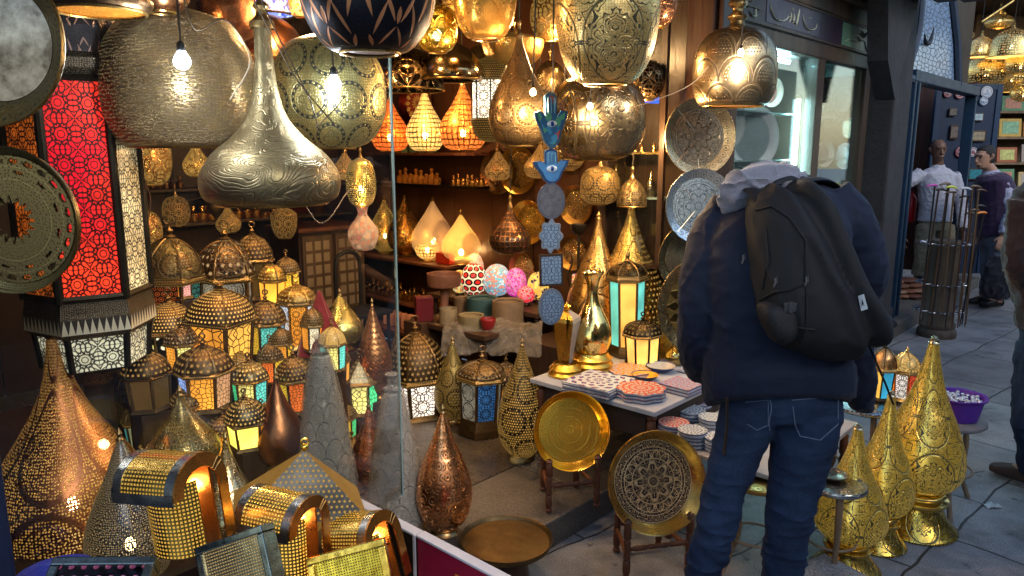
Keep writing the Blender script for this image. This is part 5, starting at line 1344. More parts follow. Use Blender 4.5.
c5 = [(-hw * .55, -hw * .35, -90 * k), (hw * .55, -hw * .35, -90 * k), (hw * .55, hw * .35, -90 * k), (-hw * .55, hw * .35, -90 * k)]
for i in range(4):
    bm = BM(); slab_tri(bm, (c5[i], c5[(i + 1) % 4], c4[(i + 1) % 4], c4[i])); link('tapered_side', bm, mg_, t, False)
bm = BM(); ball(bm, (0, 0, hh + .008), .012, 12); tube(bm, [(.011 * math.cos(i * PI / 6), 0, hh + .024 + .011 * math.sin(i * PI / 6)) for i in range(13)], .003, 6); link('knob', bm, M_gold, t)
lightin(t, -.02, 2.0, (1, .6, .2), .015)
# flat perforated boxes
def flatbox(cx, cy, w, h, Y, rot, mats, lb):
    p = at(cx, cy, Y); k = mpp(p); a, b = w * k, h * k
    t = root('perforated_box_lamp', p, lb, 'lamp', rot=rot)
    bm = BM(); e = a * .09
    for c, s in (((0, 0, b / 2 - e / 2), (a, .05, e)), ((0, 0, -b / 2 + e / 2), (a, .05, e)), ((-a / 2 + e / 2, 0, 0), (e, .05, b - 2 * e - .001)), ((a / 2 - e / 2, 0, 0), (e, .05, b - 2 * e - .001))): box(bm, c, s, bevel=.003)
    link('frame', bm, mats[0], t, False)
    bm = BM(); slab_tri(bm, [(-a / 2 + e, -.018, -b / 2 + e), (a / 2 - e, -.018, -b / 2 + e), (a / 2 - e, -.018, b / 2 - e), (-a / 2 + e, -.018, b / 2 - e)], s=11); link('perforated_face', bm, mats[1], t, False)
    bm = BM(); box(bm, (0, .015, 0), (a - 2 * e, .004, b - 2 * e)); link('back', bm, mats[0], t, False)
fmz = metal((.25, .27, .24), None, rough=.25)
flatbox(240, 566, 84, 62, 1.6, (-.35, -.42, -.2), (fmz, metal((.4, .38, .3), 'grid', 1.6, (.9, .75, .4), .3, glow=.3)), 'grey framed perforated lamp lying tilted at the bottom edge, left of the yellow one')
flatbox(352, 578, 78, 60, 1.75, (-.4, -.2, .15), (M_gold, metal((.95, .72, .1), 'grid', 1.7, (.25, .15, .02), .25, glow=0)), 'bright yellow gold perforated lamp face at the bottom edge')
flatbox(98, 590, 100, 60, 1.45, (-1.0, .05, .1), (fmz, metal((.05, .04, .045), 'dots', .6, (.5, .1, .2), .12)), 'dark mirror-like framed box lying at the bottom left below the ringed lamp')

# ------------------------------------------------------------------ things on the shop floor behind
mf1 = metal((.55, .5, .22), 'arab', 5, (.12, .1, .04), .25)
stand('floor_lamp', 412 - 71, 288, 352, 44, 'tear', mf1, 'greenish gold teardrop lamp with scroll engraving left of the hammered copper one', z=.60, seg=48, group='teardrop lamps', plinth=True, lit=1.5)
stand('floor_lamp', 374, 298, 400, 36, 'tear', metal((.55, .28, .13), 'hammer', 5, (.2, .08, .03), .28, bump=1.0, depth=.008), 'hammered copper teardrop lamp with feather pattern beside the glass edge', z=.42, seg=48, group='teardrop lamps', plinth=True)
lantern(418, 316, 418, 60, 'dark pierced dome lantern on the floor with white and orange lit panes', [(1, .85, .7), OR, None, (1, .85, .7)], z=.12, n=6, rot=.35, domemat=metal((.09, .065, .045), 'dots', 6, (.6, .42, .28), .45, glow=.3), st=2.0, kinds=('star',), pN=1.1, group='lanterns on the shop floor', lit=3, pane=(.05, .36))
lantern(480, 346, 436, 46, 'floor lantern with blue star pane between white scrollwork panes', [(.04, .16, .4), (.9, .85, .65), (.04, .16, .4), (.9, .85, .65)], z=.12, n=6, rot=.35, domemat=metal((.2, .145, .08), 'medalb', 6, (.02, .015, .01), .42, kind2='dots', N2=5, glow2=.25, gcol=(1, .65, .3)), st=.7, kinds=('star', 'arab'), pN=1.1, group='lanterns on the shop floor', lit=1, pane=(.2, .62))
stand('floor_lamp', 453, 336, 424, 38, 'tear', metal((.28, .24, .11), 'medalb', 6, (.03, .025, .01), .38, kind2='dots', N2=7, glow2=.3), 'speckled gold teardrop lamp left of the blue pane lantern', z=.12, seg=48, group='teardrop lamps')
stand('floor_lamp', 522, 338, 462, 50, 'tear', metal((.17, .125, .06), 'medalb', 5, (.02, .015, .01), .4, kind2='dots', N2=10, glow2=.6), 'dark gold teardrop lamp with dotted medallions left of the golden tray', z=.12, seg=56, group='teardrop lamps')
stand('floor_lamp', 398, 330, 412, 40, 'bell', metal((.12, .09, .06), 'lace', 6, None), 'dark pierced bell lamp on the floor behind the wrapped cones', z=.13, seg=40, group='teardrop lamps')
# low table with candle holders, draped with plastic film
def table(name, s0, s1, t0, t1, z, lb, top, leg, th=.03, z0=0.0, legr=.016, apron=None, inset=.04):
    c = W((s0 + s1) / 2, (t0 + t1) / 2, 0)
    t = root(name, c, lb, 'table', rot=(0, 0, FANG))
    a, b, h = abs(s1 - s0), abs(t1 - t0), z
    bm = BM(); box(bm, (0, 0, h - th / 2), (a, b, th), bevel=.004); link('tabletop', bm, top, t, False)
    for sx in (-1, 1):
        for sy in (-1, 1):
            foot = 0.0 if (t0 + t1) / 2 + sy * (b / 2 - inset) < -.177 else .12
            bm = BM(); turned_leg(bm, (sx * (a / 2 - inset), sy * (b / 2 - inset), foot), (sx * (a / 2 - inset), sy * (b / 2 - inset), h - th), legr); link('leg', bm, leg, t)
    if apron:
        for q in ((0, -b / 2 + inset, a - 2 * inset - .05, .012), (0, b / 2 - inset, a - 2 * inset - .05, .012), (-a / 2 + inset, 0, .012, b - 2 * inset - .05), (a / 2 - inset, 0, .012, b - 2 * inset - .05)):
            bm = BM(); box(bm, (q[0], q[1], h - th - .06), (q[2], q[3], .115)); link('apron', bm, apron, t, False)
    return t
# candle table: corners by pixel
cz = .62
ct = table('candle_table', -.86, -.46, .80, 1.42, cz, 'long dark table inside the shop crowded with candle bowls and mosaic lamps', M_wood_d, M_wood_d)
ct2 = table('lamp_table', -.44, -.06, .78, 1.75, .68, 'dark table behind carrying the row of mosaic egg lamps', M_wood_d, M_wood_d)
def small(name, cx, yb, w, h, z, prof, mat, lb, cat, group=None, seg=32, sub=2, sq=1):
    p = onz(cx, yb, z); k = mpp(p)
    bm = BM(); lathe(bm, prof, w / 2 * k, h * k, seg, sub)
    o = link(name, bm, mat); o.location = p + Vector((0, w / 2 * k * .5, 0)); return tag(o, lb, cat, group)
CYL = [(.001, 0), (.95, 0), (1, .06), (1, .94), (.95, 1), (.85, .96), (.8, .8), (.001, .78)]
BWL = [(.001, 0), (.6, 0), (.8, .2), (1, .7), (1.02, 1), (.95, .96), (.8, .6), (.001, .5)]
Mtl = plain((.03, .08, .08), .5, 0, .7); Mcr = plain((.2, .13, .07), .6, 0, .8); Mrd = plain((.2, .012, .012), .4); Mpk = plain((.22, .09, .05), .6, 0, .8)
small('candle_bowl', 482, 316, 32, 17, cz, CYL, Mtl, 'wide teal candle bowl on the crowded table', 'candle bowl')
small('candle_holder', 508, 322, 32, 20, cz, CYL, Mcr, 'cream cylinder candle holder right of the teal bowl', 'candle holder')
small('candle_holder', 448, 324, 18, 15, cz, CYL, plain((.26, .2, .11), .6, 0, .8), 'small cream candle left of the teal bowl', 'candle holder')
small('candle_holder', 471, 329, 26, 13, cz, CYL, plain((.2, .16, .08), .6, 0, .8), 'low yellowish candle holder below the teal bowl', 'candle holder')
small('votive_glass', 488, 331, 15, 12, cz, BWL, Mrd, 'little red votive glass at the edge of the crowded table', 'votive')
small('candle_holder', 462, 312, 16, 14, cz, CYL, Mcr, 'brown candle holder partly behind the small cream candle', 'candle holder')
ped = small('pedestal_bowl', 444, 322, 34, 48, cz, [(.001, 0), (.5, 0), (.5, .05), (.28, .1), (.25, .6), (.4, .68), (.95, .74), (1.0, .95), (1.0, 1), (.9, .97), (.85, .8), (.001, .78)], Mpk, 'pinkish bowl on a dark pedestal left of the mosaic egg lamps', 'bowl')
for cx, yb, h, c_, lb in ((424, 320, 24, (.12, .006, .01), 'deep red box standing left of the candle table'), (444, 266, 12, (.4, .03, .01), 'small red carton on the lamp shelf left of the egg lamps')):
    p = onz(cx, yb, cz) if yb > 300 else None
    if yb > 300:
        k = mpp(p); bm = BM(); box(bm, (0, 0, h * k / 2), (17 * k, 14 * k, h * k), bevel=.004); o = link('red_box', bm, plain(c_, .5), None, False); o.location = p; o.rotation_euler = (0, 0, .3); tag(o, lb, 'box')
        bm = BM(); box(bm, (0, 0, (p.z - .12) / 2), (.18, .16, p.z - .122)); o = link('side_cupboard', bm, M_wood_d, None, False); o.location = (p.x, p.y, .12); o.rotation_euler = (0, 0, FANG); tag(o, 'small dark cupboard under the deep red box', 'cupboard')
# film draped over the table edge
p = onz(462, 338, cz)
bm = BM(); bmesh.ops.create_grid(bm, x_segments=46, y_segments=26, size=.5)
for v in bm.verts:
    x, y = v.co.x * .56, v.co.y * .34
    e = max(0, -y - .02) * 1.1
    v.co = Vector((x, y + e * .45, -e * .8 + .03 * noise.noise(Vector((x * 9, y * 9, 0))) + .018 * noise.noise(Vector((x * 28, y * 28, 3)))))
o = link('plastic_sheet', bm, M_film); o.location = p + Vector((.16, .16, .02)); o.rotation_euler = (0, 0, FANG - .9); tag(o, 'crumpled clear plastic sheet hanging over the edge of the candle table', 'plastic sheet')
mod = o.modifiers.new('s', 'SOLIDIFY'); mod.thickness = .001

# mosaic egg lamps
tz = .68
def egg(cx, yt, yb, w, mt, lb, lit=1.5):
    return stand('mosaic_lamp', cx, yt, yb, w, 'egg', mt, lb, z=tz, group='mosaic glass egg lamps', lit=0, finial=False, bmat=M_dark)
g = G('diamond_mosaic'); u = g.sep(g.tc('UV')); cx_, cy_, r_, a_ = g.cell(g.mul(u[0], 9.0), g.mul(u[1], 12.0))
d1 = g.below(r_, .47, .03); d2 = g.below(r_, .27, .03)
c = g.mix(d1, (.95, .8, .55), (.01, .006, .01)); c = g.mix(d2, c, (.75, .03, .02)); M_dm = g.done(g.bsdf(c, .25, 0, None, .6, emit=c, es=.3))
egg(474, 263, 298, 26, M_dm, 'mosaic egg lamp with red and black diamonds on cream, leftmost of the row')
egg(497, 264, 299, 28, mosaic((.15, .55, .75), (.85, .3, .25), (.5, .75, .85), .35, 70), 'pale blue and coral mosaic egg lamp, second in the row')
egg(516, 268, 300, 22, mosaic((.8, .05, .45), (.95, .2, .6), (.5, .02, .3), .42, 70), 'magenta mosaic egg lamp, third in the row')
egg(483, 247, 285, 32, mosaic((.7, .5, .5), (.85, .4, .35), (.6, .6, .65), .15, 70), 'pale pink mosaic egg lamp behind the red diamond one')
egg(538, 272, 303, 22, mosaic((.9, .5, .05), (1, .65, .1), (.05, .03, .03), .42, 60), 'orange and black mosaic egg lamp, rightmost of the row')
egg(526, 286, 306, 18, mosaic((.8, .02, .03), (.95, .1, .2), (.3, .02, .02), .42, 60), 'small deep red mosaic lamp in front of the magenta one')
egg(506, 250, 276, 24, mosaic((.9, .2, .03), (1, .45, .05), (.6, .05, .02), .36, 60), 'flame coloured mosaic lamp behind the pale blue one')
egg(460, 270, 296, 18, mosaic((1, .6, .1), (.9, .3, .05), (.7, .6, .3), .45, 60), 'small amber mosaic lamp left of the red diamond egg')
egg(530, 252, 278, 26, mosaic((.95, .15, .05), (1, .5, .1), (.2, .4, .1), .42, 60), 'bright red orange mosaic lamp behind the hanging framed charm')
# ------------------------------------------------------------------ shelves on the brown side wall
shs = []
def wshelf(pxa, pya, pxb, pyb, lb, depth=.2, th=.02, mt=None):
    ta, za = side(pxa, pya, -.06); tb, zb = side(pxb, pyb, -.06)
    z = (za + zb) / 2
    bm = BM(); t0, t1 = min(ta, tb), max(ta, tb)
    t1 = min(t1, 3.3)
    fbox(bm, -.034 - depth, -.034, t0, t1, z - th, z, bevel=.003)
    c = W(-.1, (t0 + t1) / 2, z); bmesh.ops.translate(bm, verts=bm.verts, vec=-c)
    o = link('wall_shelf', bm, mt or M_wood_r, None, False); o.location = c; tag(o, lb, 'shelf', 'shelves on the brown side wall'); return z
z1 = wshelf(384, 152, 492, 153, 'upper brown wall shelf under the three lit onion lamps')
z2 = wshelf(384, 181, 492, 186, 'middle dark wall shelf with a row of tiny perfume bottles', mt=M_dark)
z3 = wshelf(345, 248, 470, 260, 'wide brown wall shelf carrying the lit hurricane lamps', .26)
z4 = wshelf(345, 289, 450, 300, 'lower brown wall shelf filled with small golden bottles', .2)
def onshelf(cx, z, s=-.15):
    # point on the shelf under a picture column
    r = ray(cx, 200); o = Vector((0, 0, 0)); d = Vector((r.x, r.y, 0))
    k = (s - (o - P0).dot(D_)) / d.dot(D_)
    return Vector((d.x * k, d.y * k, z))
def bottles(xs, z, hpx, lb, grp, col, s=-.17, wr=.3):
    """tiny perfume bottles: body with a stopper; small in the photo, one copy each"""
    src = None
    for i, x in enumerate(xs):
        p = onshelf(x, z, s); k = mpp(p); h = hpx * k * (1 + .25 * math.sin(i * 2.3))
        if src is None:
            bm = BM(); lathe(bm, [(.001, 0), (.9, 0), (1, .1), (1, .5), (.4, .62), (.3, .75), (.5, .8), (.5, .9), (.2, 1), (.001, 1)], hpx * k * wr, hpx * k, 10, 1)
            o = link('perfume_bottle', bm, col); src = o; h0 = hpx * k
        else:
            o = src.copy(); COL.objects.link(o)
        o.location = p; o.scale = (1, 1, h / h0); tag(o, lb, 'bottle', grp)
Mgb = metal((.85, .5, .15), None, rough=.25, tarn=.2); Mob = plain((.5, .2, .03), .2); Mdb = plain((.12, .07, .04), .3)
bottles([401 + i * 5.2 for i in range(8)], z2, 13, 'tiny amber perfume bottle in the row on the middle dark wall shelf', 'bottles on the middle wall shelf', Mob)
bottles([454 + i * 4.6 for i in range(7)], z2, 11, 'tiny gold perfume bottle at the right end of the middle dark wall shelf', 'gold bottles on the middle wall shelf', Mgb)
bottles([357 + i * 4.6 for i in range(19)], z4, 13, 'tiny golden perfume bottle in the row on the lower wall shelf', 'bottles on the lower wall shelf', Mgb, s=-.12)
bottles([388 + i * 9 for i in range(6)], z1, 10, 'small glass jar standing on the upper wall shelf', 'jars on the upper wall shelf', plain((.12, .2, .12), .2), wr=.5)
# hurricane lamps on the wide shelf
def sh(cx, yt, w, prof, mt, lb, lit=2.5, s=-.16, yb=None, **k):
    p = onshelf(cx, z3, s)
    t = stand('shelf_lamp', cx, yt, 255, w, prof, mt, lb, Y=p.y, group='lit lamps on the wide wall shelf', lit=lit, **k)
    # put the foot on the shelf
    t.location.z = z3; return t
mg1 = metal((.75, .45, .12), 'arab', 5, (1, .65, .12), .25, glow=1.2, hole=.5, gcol=(1, .6, .12))
sh(385, 196, 34, 'tear', mg1, 'golden scrollwork lamp at the left end of the wide shelf')
sh(405, 192, 36, 'tear', metal((.8, .5, .14), 'vine', 5, (.1, .05, .02), .25, glow=0, tarn=.1), 'golden lamp with black scrolls second on the wide shelf')
def M_gauze(col, st):
    g = G('gauze_shade'); nz = g.noise(g.tc(), 40, 4, .7)
    return g.done(g.ms(.45, g.trn((.9, .85, .7)), g.bsdf(col, .5, 0, None, .4, emit=col, es=g.m('MULTIPLY', g.rng(nz, .3, .7, .6, 1.3), st))))
sh(433, 190, 44, 'tear', M_gauze((.75, .55, .32), .08), 'pale translucent cone lamp behind the smallest shelf lamp')
sh(427, 216, 24, 'tear', metal((.8, .5, .2), 'honey', 4, (1, .75, .35), .25, glow=1.8, hole=.5), 'smallest shelf lamp, brightly lit with a dark lattice', s=-.22)
sh(461, 199, 40, 'tear', M_gauze((.8, .52, .15), .30), 'cream yellow glowing gauze lamp with a visible flame bulb', lit=5, bulbz=.22)
small('cream_cylinder', 484, 256, 22, 36, z3, CYL, plain((.3, .22, .12), .6), 'plain cream cylinder at the right end of the wide shelf', 'canister')
p = onshelf(444, z3, -.2); k = mpp(p); bm = BM(); box(bm, (0, 0, .04), (20 * k, .05, .075), bevel=.004); o = link('red_carton', bm, plain((.45, .03, .01), .4), None, False); o.location = p; o.rotation_euler = (0, 0, FANG + PI / 2); tag(o, 'small red carton on the wide shelf in front of the gauze lamp', 'box')
# books / salmon boxes
for i in range(5):
    p = onshelf(383 + i * 6, z4 - .16, -.3); k = mpp(p)
    bm = BM(); box(bm, (0, 0, 14 * k / 2), (5.5 * k, .06, 14 * k + .002 * i), bevel=.003); o = link('pink_candle_box', bm, plain((.55, .25, .15), .6), None, False); o.location = p
    tag(o, 'narrow salmon pink box in the row below the lower wall shelf', 'box', 'salmon pink boxes in a row')
bm = BM(); ta, _ = side(376, 320, -.3); tb, _ = side(416, 320, -.3); fbox(bm, -.4, -.036, tb, ta, z4 - .19, z4 - .165); c = W(-.2, (ta + tb) / 2, z4 - .18); bmesh.ops.translate(bm, verts=bm.verts, vec=-c)
o = link('wall_shelf', bm, M_wood_r, None, False); o.location = c; tag(o, 'short low wall shelf holding the row of salmon pink boxes', 'shelf', 'shelves on the brown side wall')

# ------------------------------------------------------------------ back wall shelves and cabinets
def bshelf(pxa, pxb, py, lb, depth=.25):
    sa, z = front(pxa, py, 3.2); sb, _ = front(pxb, py, 3.2)
    bm = BM(); fbox(bm, sa, sb, 3.315 - depth, 3.315, z - .018, z, bevel=.003); c = W((sa + sb) / 2, 3.2, z); bmesh.ops.translate(bm, verts=bm.verts, vec=-c)
    o = link('back_shelf', bm, M_wood_b, None, False); o.location = c; tag(o, lb, 'shelf', 'shelves on the back wall'); return z
def onback(cx, z, t=3.18):
    r = ray(cx, 200); d = Vector((r.x, r.y, 0)); k = (t + P0.dot(N_)) / d.dot(N_)
    return Vector((d.x * k, d.y * k, z))
def bbottles(xs, z, hpx, lb, grp, col, t=3.18, wr=.3):
    src = None
    for i, x in enumerate(xs):
        p = onback(x, z, t); k = mpp(p)
        if src is None:
            bm = BM(); lathe(bm, [(.001, 0), (.9, 0), (1, .1), (1, .5), (.4, .62), (.3, .75), (.55, .8), (.5, .92), (.001, 1)], hpx * k * wr, hpx * k, 10, 1); src = o = link('small_bottle', bm, col)
        else: o = src.copy(); COL.objects.link(o)
        o.location = p; o.scale = (1, 1, 1 + .2 * math.sin(i * 3.1)); tag(o, lb, 'bottle', grp)
zb1 = bshelf(128, 345, 226, 'upper back wall shelf with brass bottles seen between the big lamps')
zb2 = bshelf(128, 345, 190, 'topmost back wall shelf below the biggest brass ball')
zb3 = bshelf(128, 345, 268, 'lower back wall shelf almost hidden by the tall lanterns')
bbottles([183 + i * 9 for i in range(12)], zb1, 17, 'brass bottle in the row on the upper back shelf', 'brass bottles on the upper back shelf', Mgb)
bbottles([132 + i * 7 for i in range(8)], zb2, 12, 'tiny bottle in the row on the topmost back shelf', 'bottles on the topmost back shelf', metal((.4, .22, .1), None))
bbottles([290 + i * 9 for i in range(6)], zb2, 16, 'small white bottle in the row on the topmost back shelf', 'white bottles on the topmost back shelf', plain((.4, .38, .33), .4))
# vases on the upper back shelf
for i, (cx, w, h, c_, lb) in enumerate(((214, 26, 34, (.4, .3, .14), 'squat gold vase on the upper back shelf'), (262, 20, 40, (.35, .3, .25), 'slim grey vase on the upper back shelf'), (318, 22, 36, (.5, .35, .15), 'brass vase at the right of the upper back shelf'))):
    p = onback(cx, zb1, 3.2); k = mpp(p); bm = BM(); lathe(bm, [(.001, 0), (.5, 0), (.6, .05), (1, .35), (.9, .55), (.4, .78), (.35, .88), (.55, 1), (.5, .98), (.3, .85), (.001, .8)], w / 2 * k, h * k, 24, 3)
    o = link('vase', bm, metal(c_, None)); o.location = p; tag(o, lb, 'vase')
# dark red picture and lattice cabinet
p = onback(302, 1.25, 3.28); bm = BM(); k = mpp(p)
t = root('framed_picture', p, 'dark red framed picture on the back wall right of the genie lamp', 'picture', rot=(0, 0, FANG))
bm = BM(); box(bm, (0, 0, 0), (60 * k, .03, 36 * k), bevel=.004); link('frame', bm, M_wood_d, t, False)
bm = BM(); box(bm, (0, -.017, 0), (54 * k, .004, 30 * k)); link('picture', bm, plain((.09, .012, .02), .5, 0, .6, 9), t, False)
t = root('lattice_cabinet', onback(315, .12, 2.75), 'dark wooden cabinet with lattice doors behind the rosette lantern', 'cabinet', rot=(0, 0, FANG))
bm = BM(); box(bm, (0, 0, .47), (.55, .4, .94), bevel=.01); link('carcass', bm, M_wood_d, t, False)
bm = BM(); box(bm, (0, -.02, .955), (.6, .46, .03), bevel=.006); link('top', bm, M_wood_r, t, False)
for sx in (-.135, .135):
    bm = BM(); box(bm, (sx, -.208, .5), (.24, .014, .82), bevel=.003); d_ = link('door', bm, M_wood_b, t, False)
    bm = BM()
    for i in range(9):
        for j in range(3): box(bm, (sx - .07 + j * .07, -.2165, .16 + i * .085), (.05, .004, .062), bevel=.0015)
    link('lattice', bm, plain((.3, .24, .16), .5), d_, False)
t = root('black_chair', onback(345, .12, 2.3), 'black framed chair back standing before the lattice cabinet', 'chair', rot=(0, 0, FANG))
bm = BM(); tube(bm, [(-.1, 0, .4), (-.1, 0, .72), (-.05, 0, .8), (.05, 0, .8), (.1, 0, .72), (.1, 0, .4)], .016, 8, sub=3); link('backrest', bm, M_black, t)
bm = BM(); box(bm, (0, -.15, .41), (.3, .3, .03), bevel=.008); link('seat', bm, M_black, t, False)
for x in (-.12, .12):
    for y in (-.28, -.01): bm = BM(); tube(bm, [(x, y, 0), (x, y, .4)], .012, 8); link('leg', bm, M_black, t)
# moon-like plates hung at the end of the side wall
SN = tuple(-D_)
for cx, cy, r, c1, lb in ((520, 170, 24, (.5, .35, .12), 'large engraved brass plate on the side wall behind the hand charms'), (530, 222, 22, (.9, .6, .12), 'bright golden plate on the side wall under the engraved one'),
                          (500, 172, 22, (.3, .2, .12), 'darker brass plate on the side wall left of the hand charms'), (524, 268, 16, (.7, .45, .15), 'small gold plate low on the side wall above the mosaic lamps'), (578, 205, 20, (.55, .38, .15), 'brass plate on the side wall right of the hand charms'), (574, 252, 18, (.45, .28, .1), 'bronze plate on the side wall above the candelabrum'), (565, 150, 18, (.35, .24, .1), 'dim bronze plate on the side wall behind the two hands'), (480, 128, 16, (.4, .26, .1), 'small dark plate on the side wall under the white cylinder lantern')):
    t_, z_ = side(cx, cy, -.06); Y = W(-.06, t_, 0).y
    plate('wall_plate', cx, cy, r, r, Y, (platemat(c1, tuple(v * .2 for v in c1)), metal(c1, 'dots', 24)), lb, (-.75, -.9, 0), group='plates on the side wall')
t_, z_ = side(418, 100, -.05)
plate('wall_plate', 418, 103, 24, 24, W(-.06, t_, 0).y, (platemat((.3, .04, .03), (.7, .5, .15), 'mandala', .5, 8, metal_=0), metal((.15, .02, .02), None)), 'dark red painted plate high on the side wall behind the lit onion lamps', (-.75, -.9, 0), group='plates on the side wall')

# glass-fronted cabinet between the charms and the pilaster
cab = root('wall_vitrine', W(-.2, .4, .12), 'glass fronted wall cabinet with dim shelves left of the pilaster', 'cabinet')
ca, cb = .07, side(603, 150, -.28)[0]
Mv = wood((.05, .03, .02), .3)
part('carcass', lambda bm: [fbox(bm, -.06, -.04, ca, cb, 1.0, 2.4), fbox(bm, -.28, -.04, cb, cb + .02, 1.0, 2.4), fbox(bm, -.28, -.062, ca, cb - .001, 2.38, 2.4), fbox(bm, -.28, -.062, ca, cb - .001, 1.0, 1.02), fbox(bm, -.285, -.26, ca, ca + .03, 1.021, 2.379), fbox(bm, -.285, -.26, cb - .03, cb - .001, 1.021, 2.379)], Mv, cab)
zv1 = side(640, 152, -.17)[1]; zv2 = side(640, 196, -.17)[1]
part('shelf', lambda bm: fbox(bm, -.255, -.062, ca + .002, cb - .032, zv1 - .012, zv1), metal((.6, .45, .2), 'dots', 1, None, .3, uv=False), cab)
part('shelf', lambda bm: fbox(bm, -.255, -.062, ca + .002, cb - .032, zv2 - .01, zv2), M_gedge, cab)
part('glass_door', lambda bm: fbox(bm, -.275, -.27, ca + .031, cb - .031, 1.022, 2.378), M_glass, cab)
def invit(cx, z, w, h, prof, mt, lb, nm='ornament'):
    r = ray(cx, 200); d = Vector((r.x, r.y, 0)); kk = (-.17 + P0.dot(D_)) / d.dot(D_); p = Vector((d.x * kk, d.y * kk, z)); k = mpp(p)
    bm = BM(); lathe(bm, prof, w / 2 * k, h * k, 20, 2); o = link(nm, bm, mt); o.location = p; tag(o, lb, nm.replace('_', ' '))
for i, x in enumerate((607, 613, 619, 634, 640, 652, 658, 665, 672)):
    r = ray(x, 200); d = Vector((r.x, r.y, 0)); kk = (-.19 + P0.dot(D_)) / d.dot(D_); p = Vector((d.x * kk, d.y * kk, zv1)); k = mpp(p)
    bm = BM(); lathe(bm, [(.001, 0), (1, 0), (.8, .3), (1, .5), (.5, .8), (.2, 1)], 2.2 * k, (6 + 2 * (i % 3)) * k, 10, 1); o = link('gold_figure', bm, Mgb); o.location = p; tag(o, 'tiny gold figure in the row on the beaded cabinet shelf', 'figurine', 'tiny gold figures in the cabinet')
r = ray(627, 200); kk = (-.17 + P0.dot(D_)) / Vector((r.x, r.y, 0)).dot(D_); p = Vector((r.x * kk, r.y * kk, zv1)); k = mpp(p)
t = root('gold_box', p, 'square gold framed box with a white star standing in the cabinet', 'box', rot=(0, 0, .3))
bm = BM(); box(bm, (0, 0, 11 * k), (17 * k, .06, 22 * k), bevel=.004); link('case', bm, metal((.7, .5, .12), 'star', 1, None, uv=False), t, False)
bm = BM(); prism(bm, [((6 if i % 2 else 2.5) * k * math.cos(i * PI / 8), (6 if i % 2 else 2.5) * k * math.sin(i * PI / 8)) for i in range(16)], 0, .004, Matrix.Translation((0, -.031, 11 * k)) @ Matrix.Rotation(PI / 2, 4, 'X')); link('star', bm, plain((.75, .75, .7), .4), t, False)
invit(615, zv2, 14, 30, PR['jar'], metal((.4, .35, .25), None), 'dull jar on the glass cabinet shelf, left', 'jar'); invit(650, zv2, 12, 26, PR['onion'], metal((.3, .25, .2), None), 'small onion shaped flask on the glass cabinet shelf, right', 'flask')
# blue neon reflection in the cabinet glass, built as a glowing crescent panel
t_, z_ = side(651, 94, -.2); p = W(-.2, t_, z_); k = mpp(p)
t = root('crescent_reflection', p, 'small glowing blue crescent standing in for a neon reflection high in the glass cabinet', 'reflection', rot=(PI / 2, 0, .25))
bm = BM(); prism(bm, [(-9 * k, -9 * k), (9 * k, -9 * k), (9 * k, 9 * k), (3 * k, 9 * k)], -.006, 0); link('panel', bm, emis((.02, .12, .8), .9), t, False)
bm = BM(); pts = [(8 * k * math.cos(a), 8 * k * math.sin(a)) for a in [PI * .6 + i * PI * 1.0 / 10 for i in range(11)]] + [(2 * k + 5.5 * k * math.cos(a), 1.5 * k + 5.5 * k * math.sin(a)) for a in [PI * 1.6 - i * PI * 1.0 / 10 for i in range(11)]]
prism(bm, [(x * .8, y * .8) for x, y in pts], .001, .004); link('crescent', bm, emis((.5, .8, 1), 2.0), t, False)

# ------------------------------------------------------------------ string of hand charms and tiles
def charm(cy0, cy1, w, kind, m1, m2, lb, name='hanging_charm'):
    p = at(551, (cy0 + cy1) / 2, 3.0); k = mpp(p); h = (cy1 - cy0) * k; w_ = w * k
    t = root(name, p, lb, 'charm' if kind != 'frame' else 'tile', 'charms on the hanging string', rot=(PI / 2, rnd.uniform(-.05, .05), rnd.uniform(-.2, .45)))
    def pr(bm, pts, z0, z1): prism(bm, [(x * w_ / 2, y * h / 2) for x, y in pts], z0, z1)
    if kind == 'hand':
        pts = [(-.28, .92), (-.1, 1), (.1, 1), (.28, .92), (.34, .86), (.36, .1), (.62, .35), (1, .3), (.9, .02), (.62, -.35), (.45, -.75), (.2, -.95), (0, -1), (-.2, -.95), (-.45, -.75), (-.62, -.35), (-.9, .02), (-1, .3), (-.62, .35), (-.36, .1), (-.34, .86)]
    elif kind == 'oval': pts = [(math.cos(a), math.sin(a)) for a in [i * PI / 16 for i in range(32)]]
    elif kind == 'lobed': pts = [((1 + .12 * math.cos(8 * a)) * math.cos(a) * .92, (1 + .12 * math.cos(8 * a)) * math.sin(a) * .92) for a in [i * PI / 32 for i in range(64)]]
    else: pts = [(-1, -1), (1, -1), (1, 1), (-1, 1)]
    bm = BM(); pr(bm, pts, -.006, .006); link('plaque', bm, m1, t, False)
    bm = BM(); pr(bm, [(x * .82, y * .86) for x, y in pts], .0065, .009); link('painted_face', bm, m2, t, False)
    if kind == 'hand':
        bm = BM()
        for x in (-.2, 0, .2): tube(bm, [(x * w_ / 2 * .9, .25 * h / 2, .0095), (x * w_ / 2 * .9, .8 * h / 2, .0095)], .0035, 6)
        link('fingers', bm, plain((.12, .28, .4), .4), t)
        bm = BM(); ball(bm, (0, -.12 * h / 2, .0095), .15 * w_, 16, .25, sy=.6); e_ = link('eye', bm, plain((.6, .68, .72), .3), t)
        bm = BM(); ball(bm, (0, -.12 * h / 2, .0125), .07 * w_, 12, .3); link('pupil', bm, plain((.01, .05, .25), .3), t)
    bm = BM(); tube(bm, [(0, h / 2 + .0, 0), (0, h / 2 + .022, 0)], .0025, 6); link('loop', bm, M_dark, t)
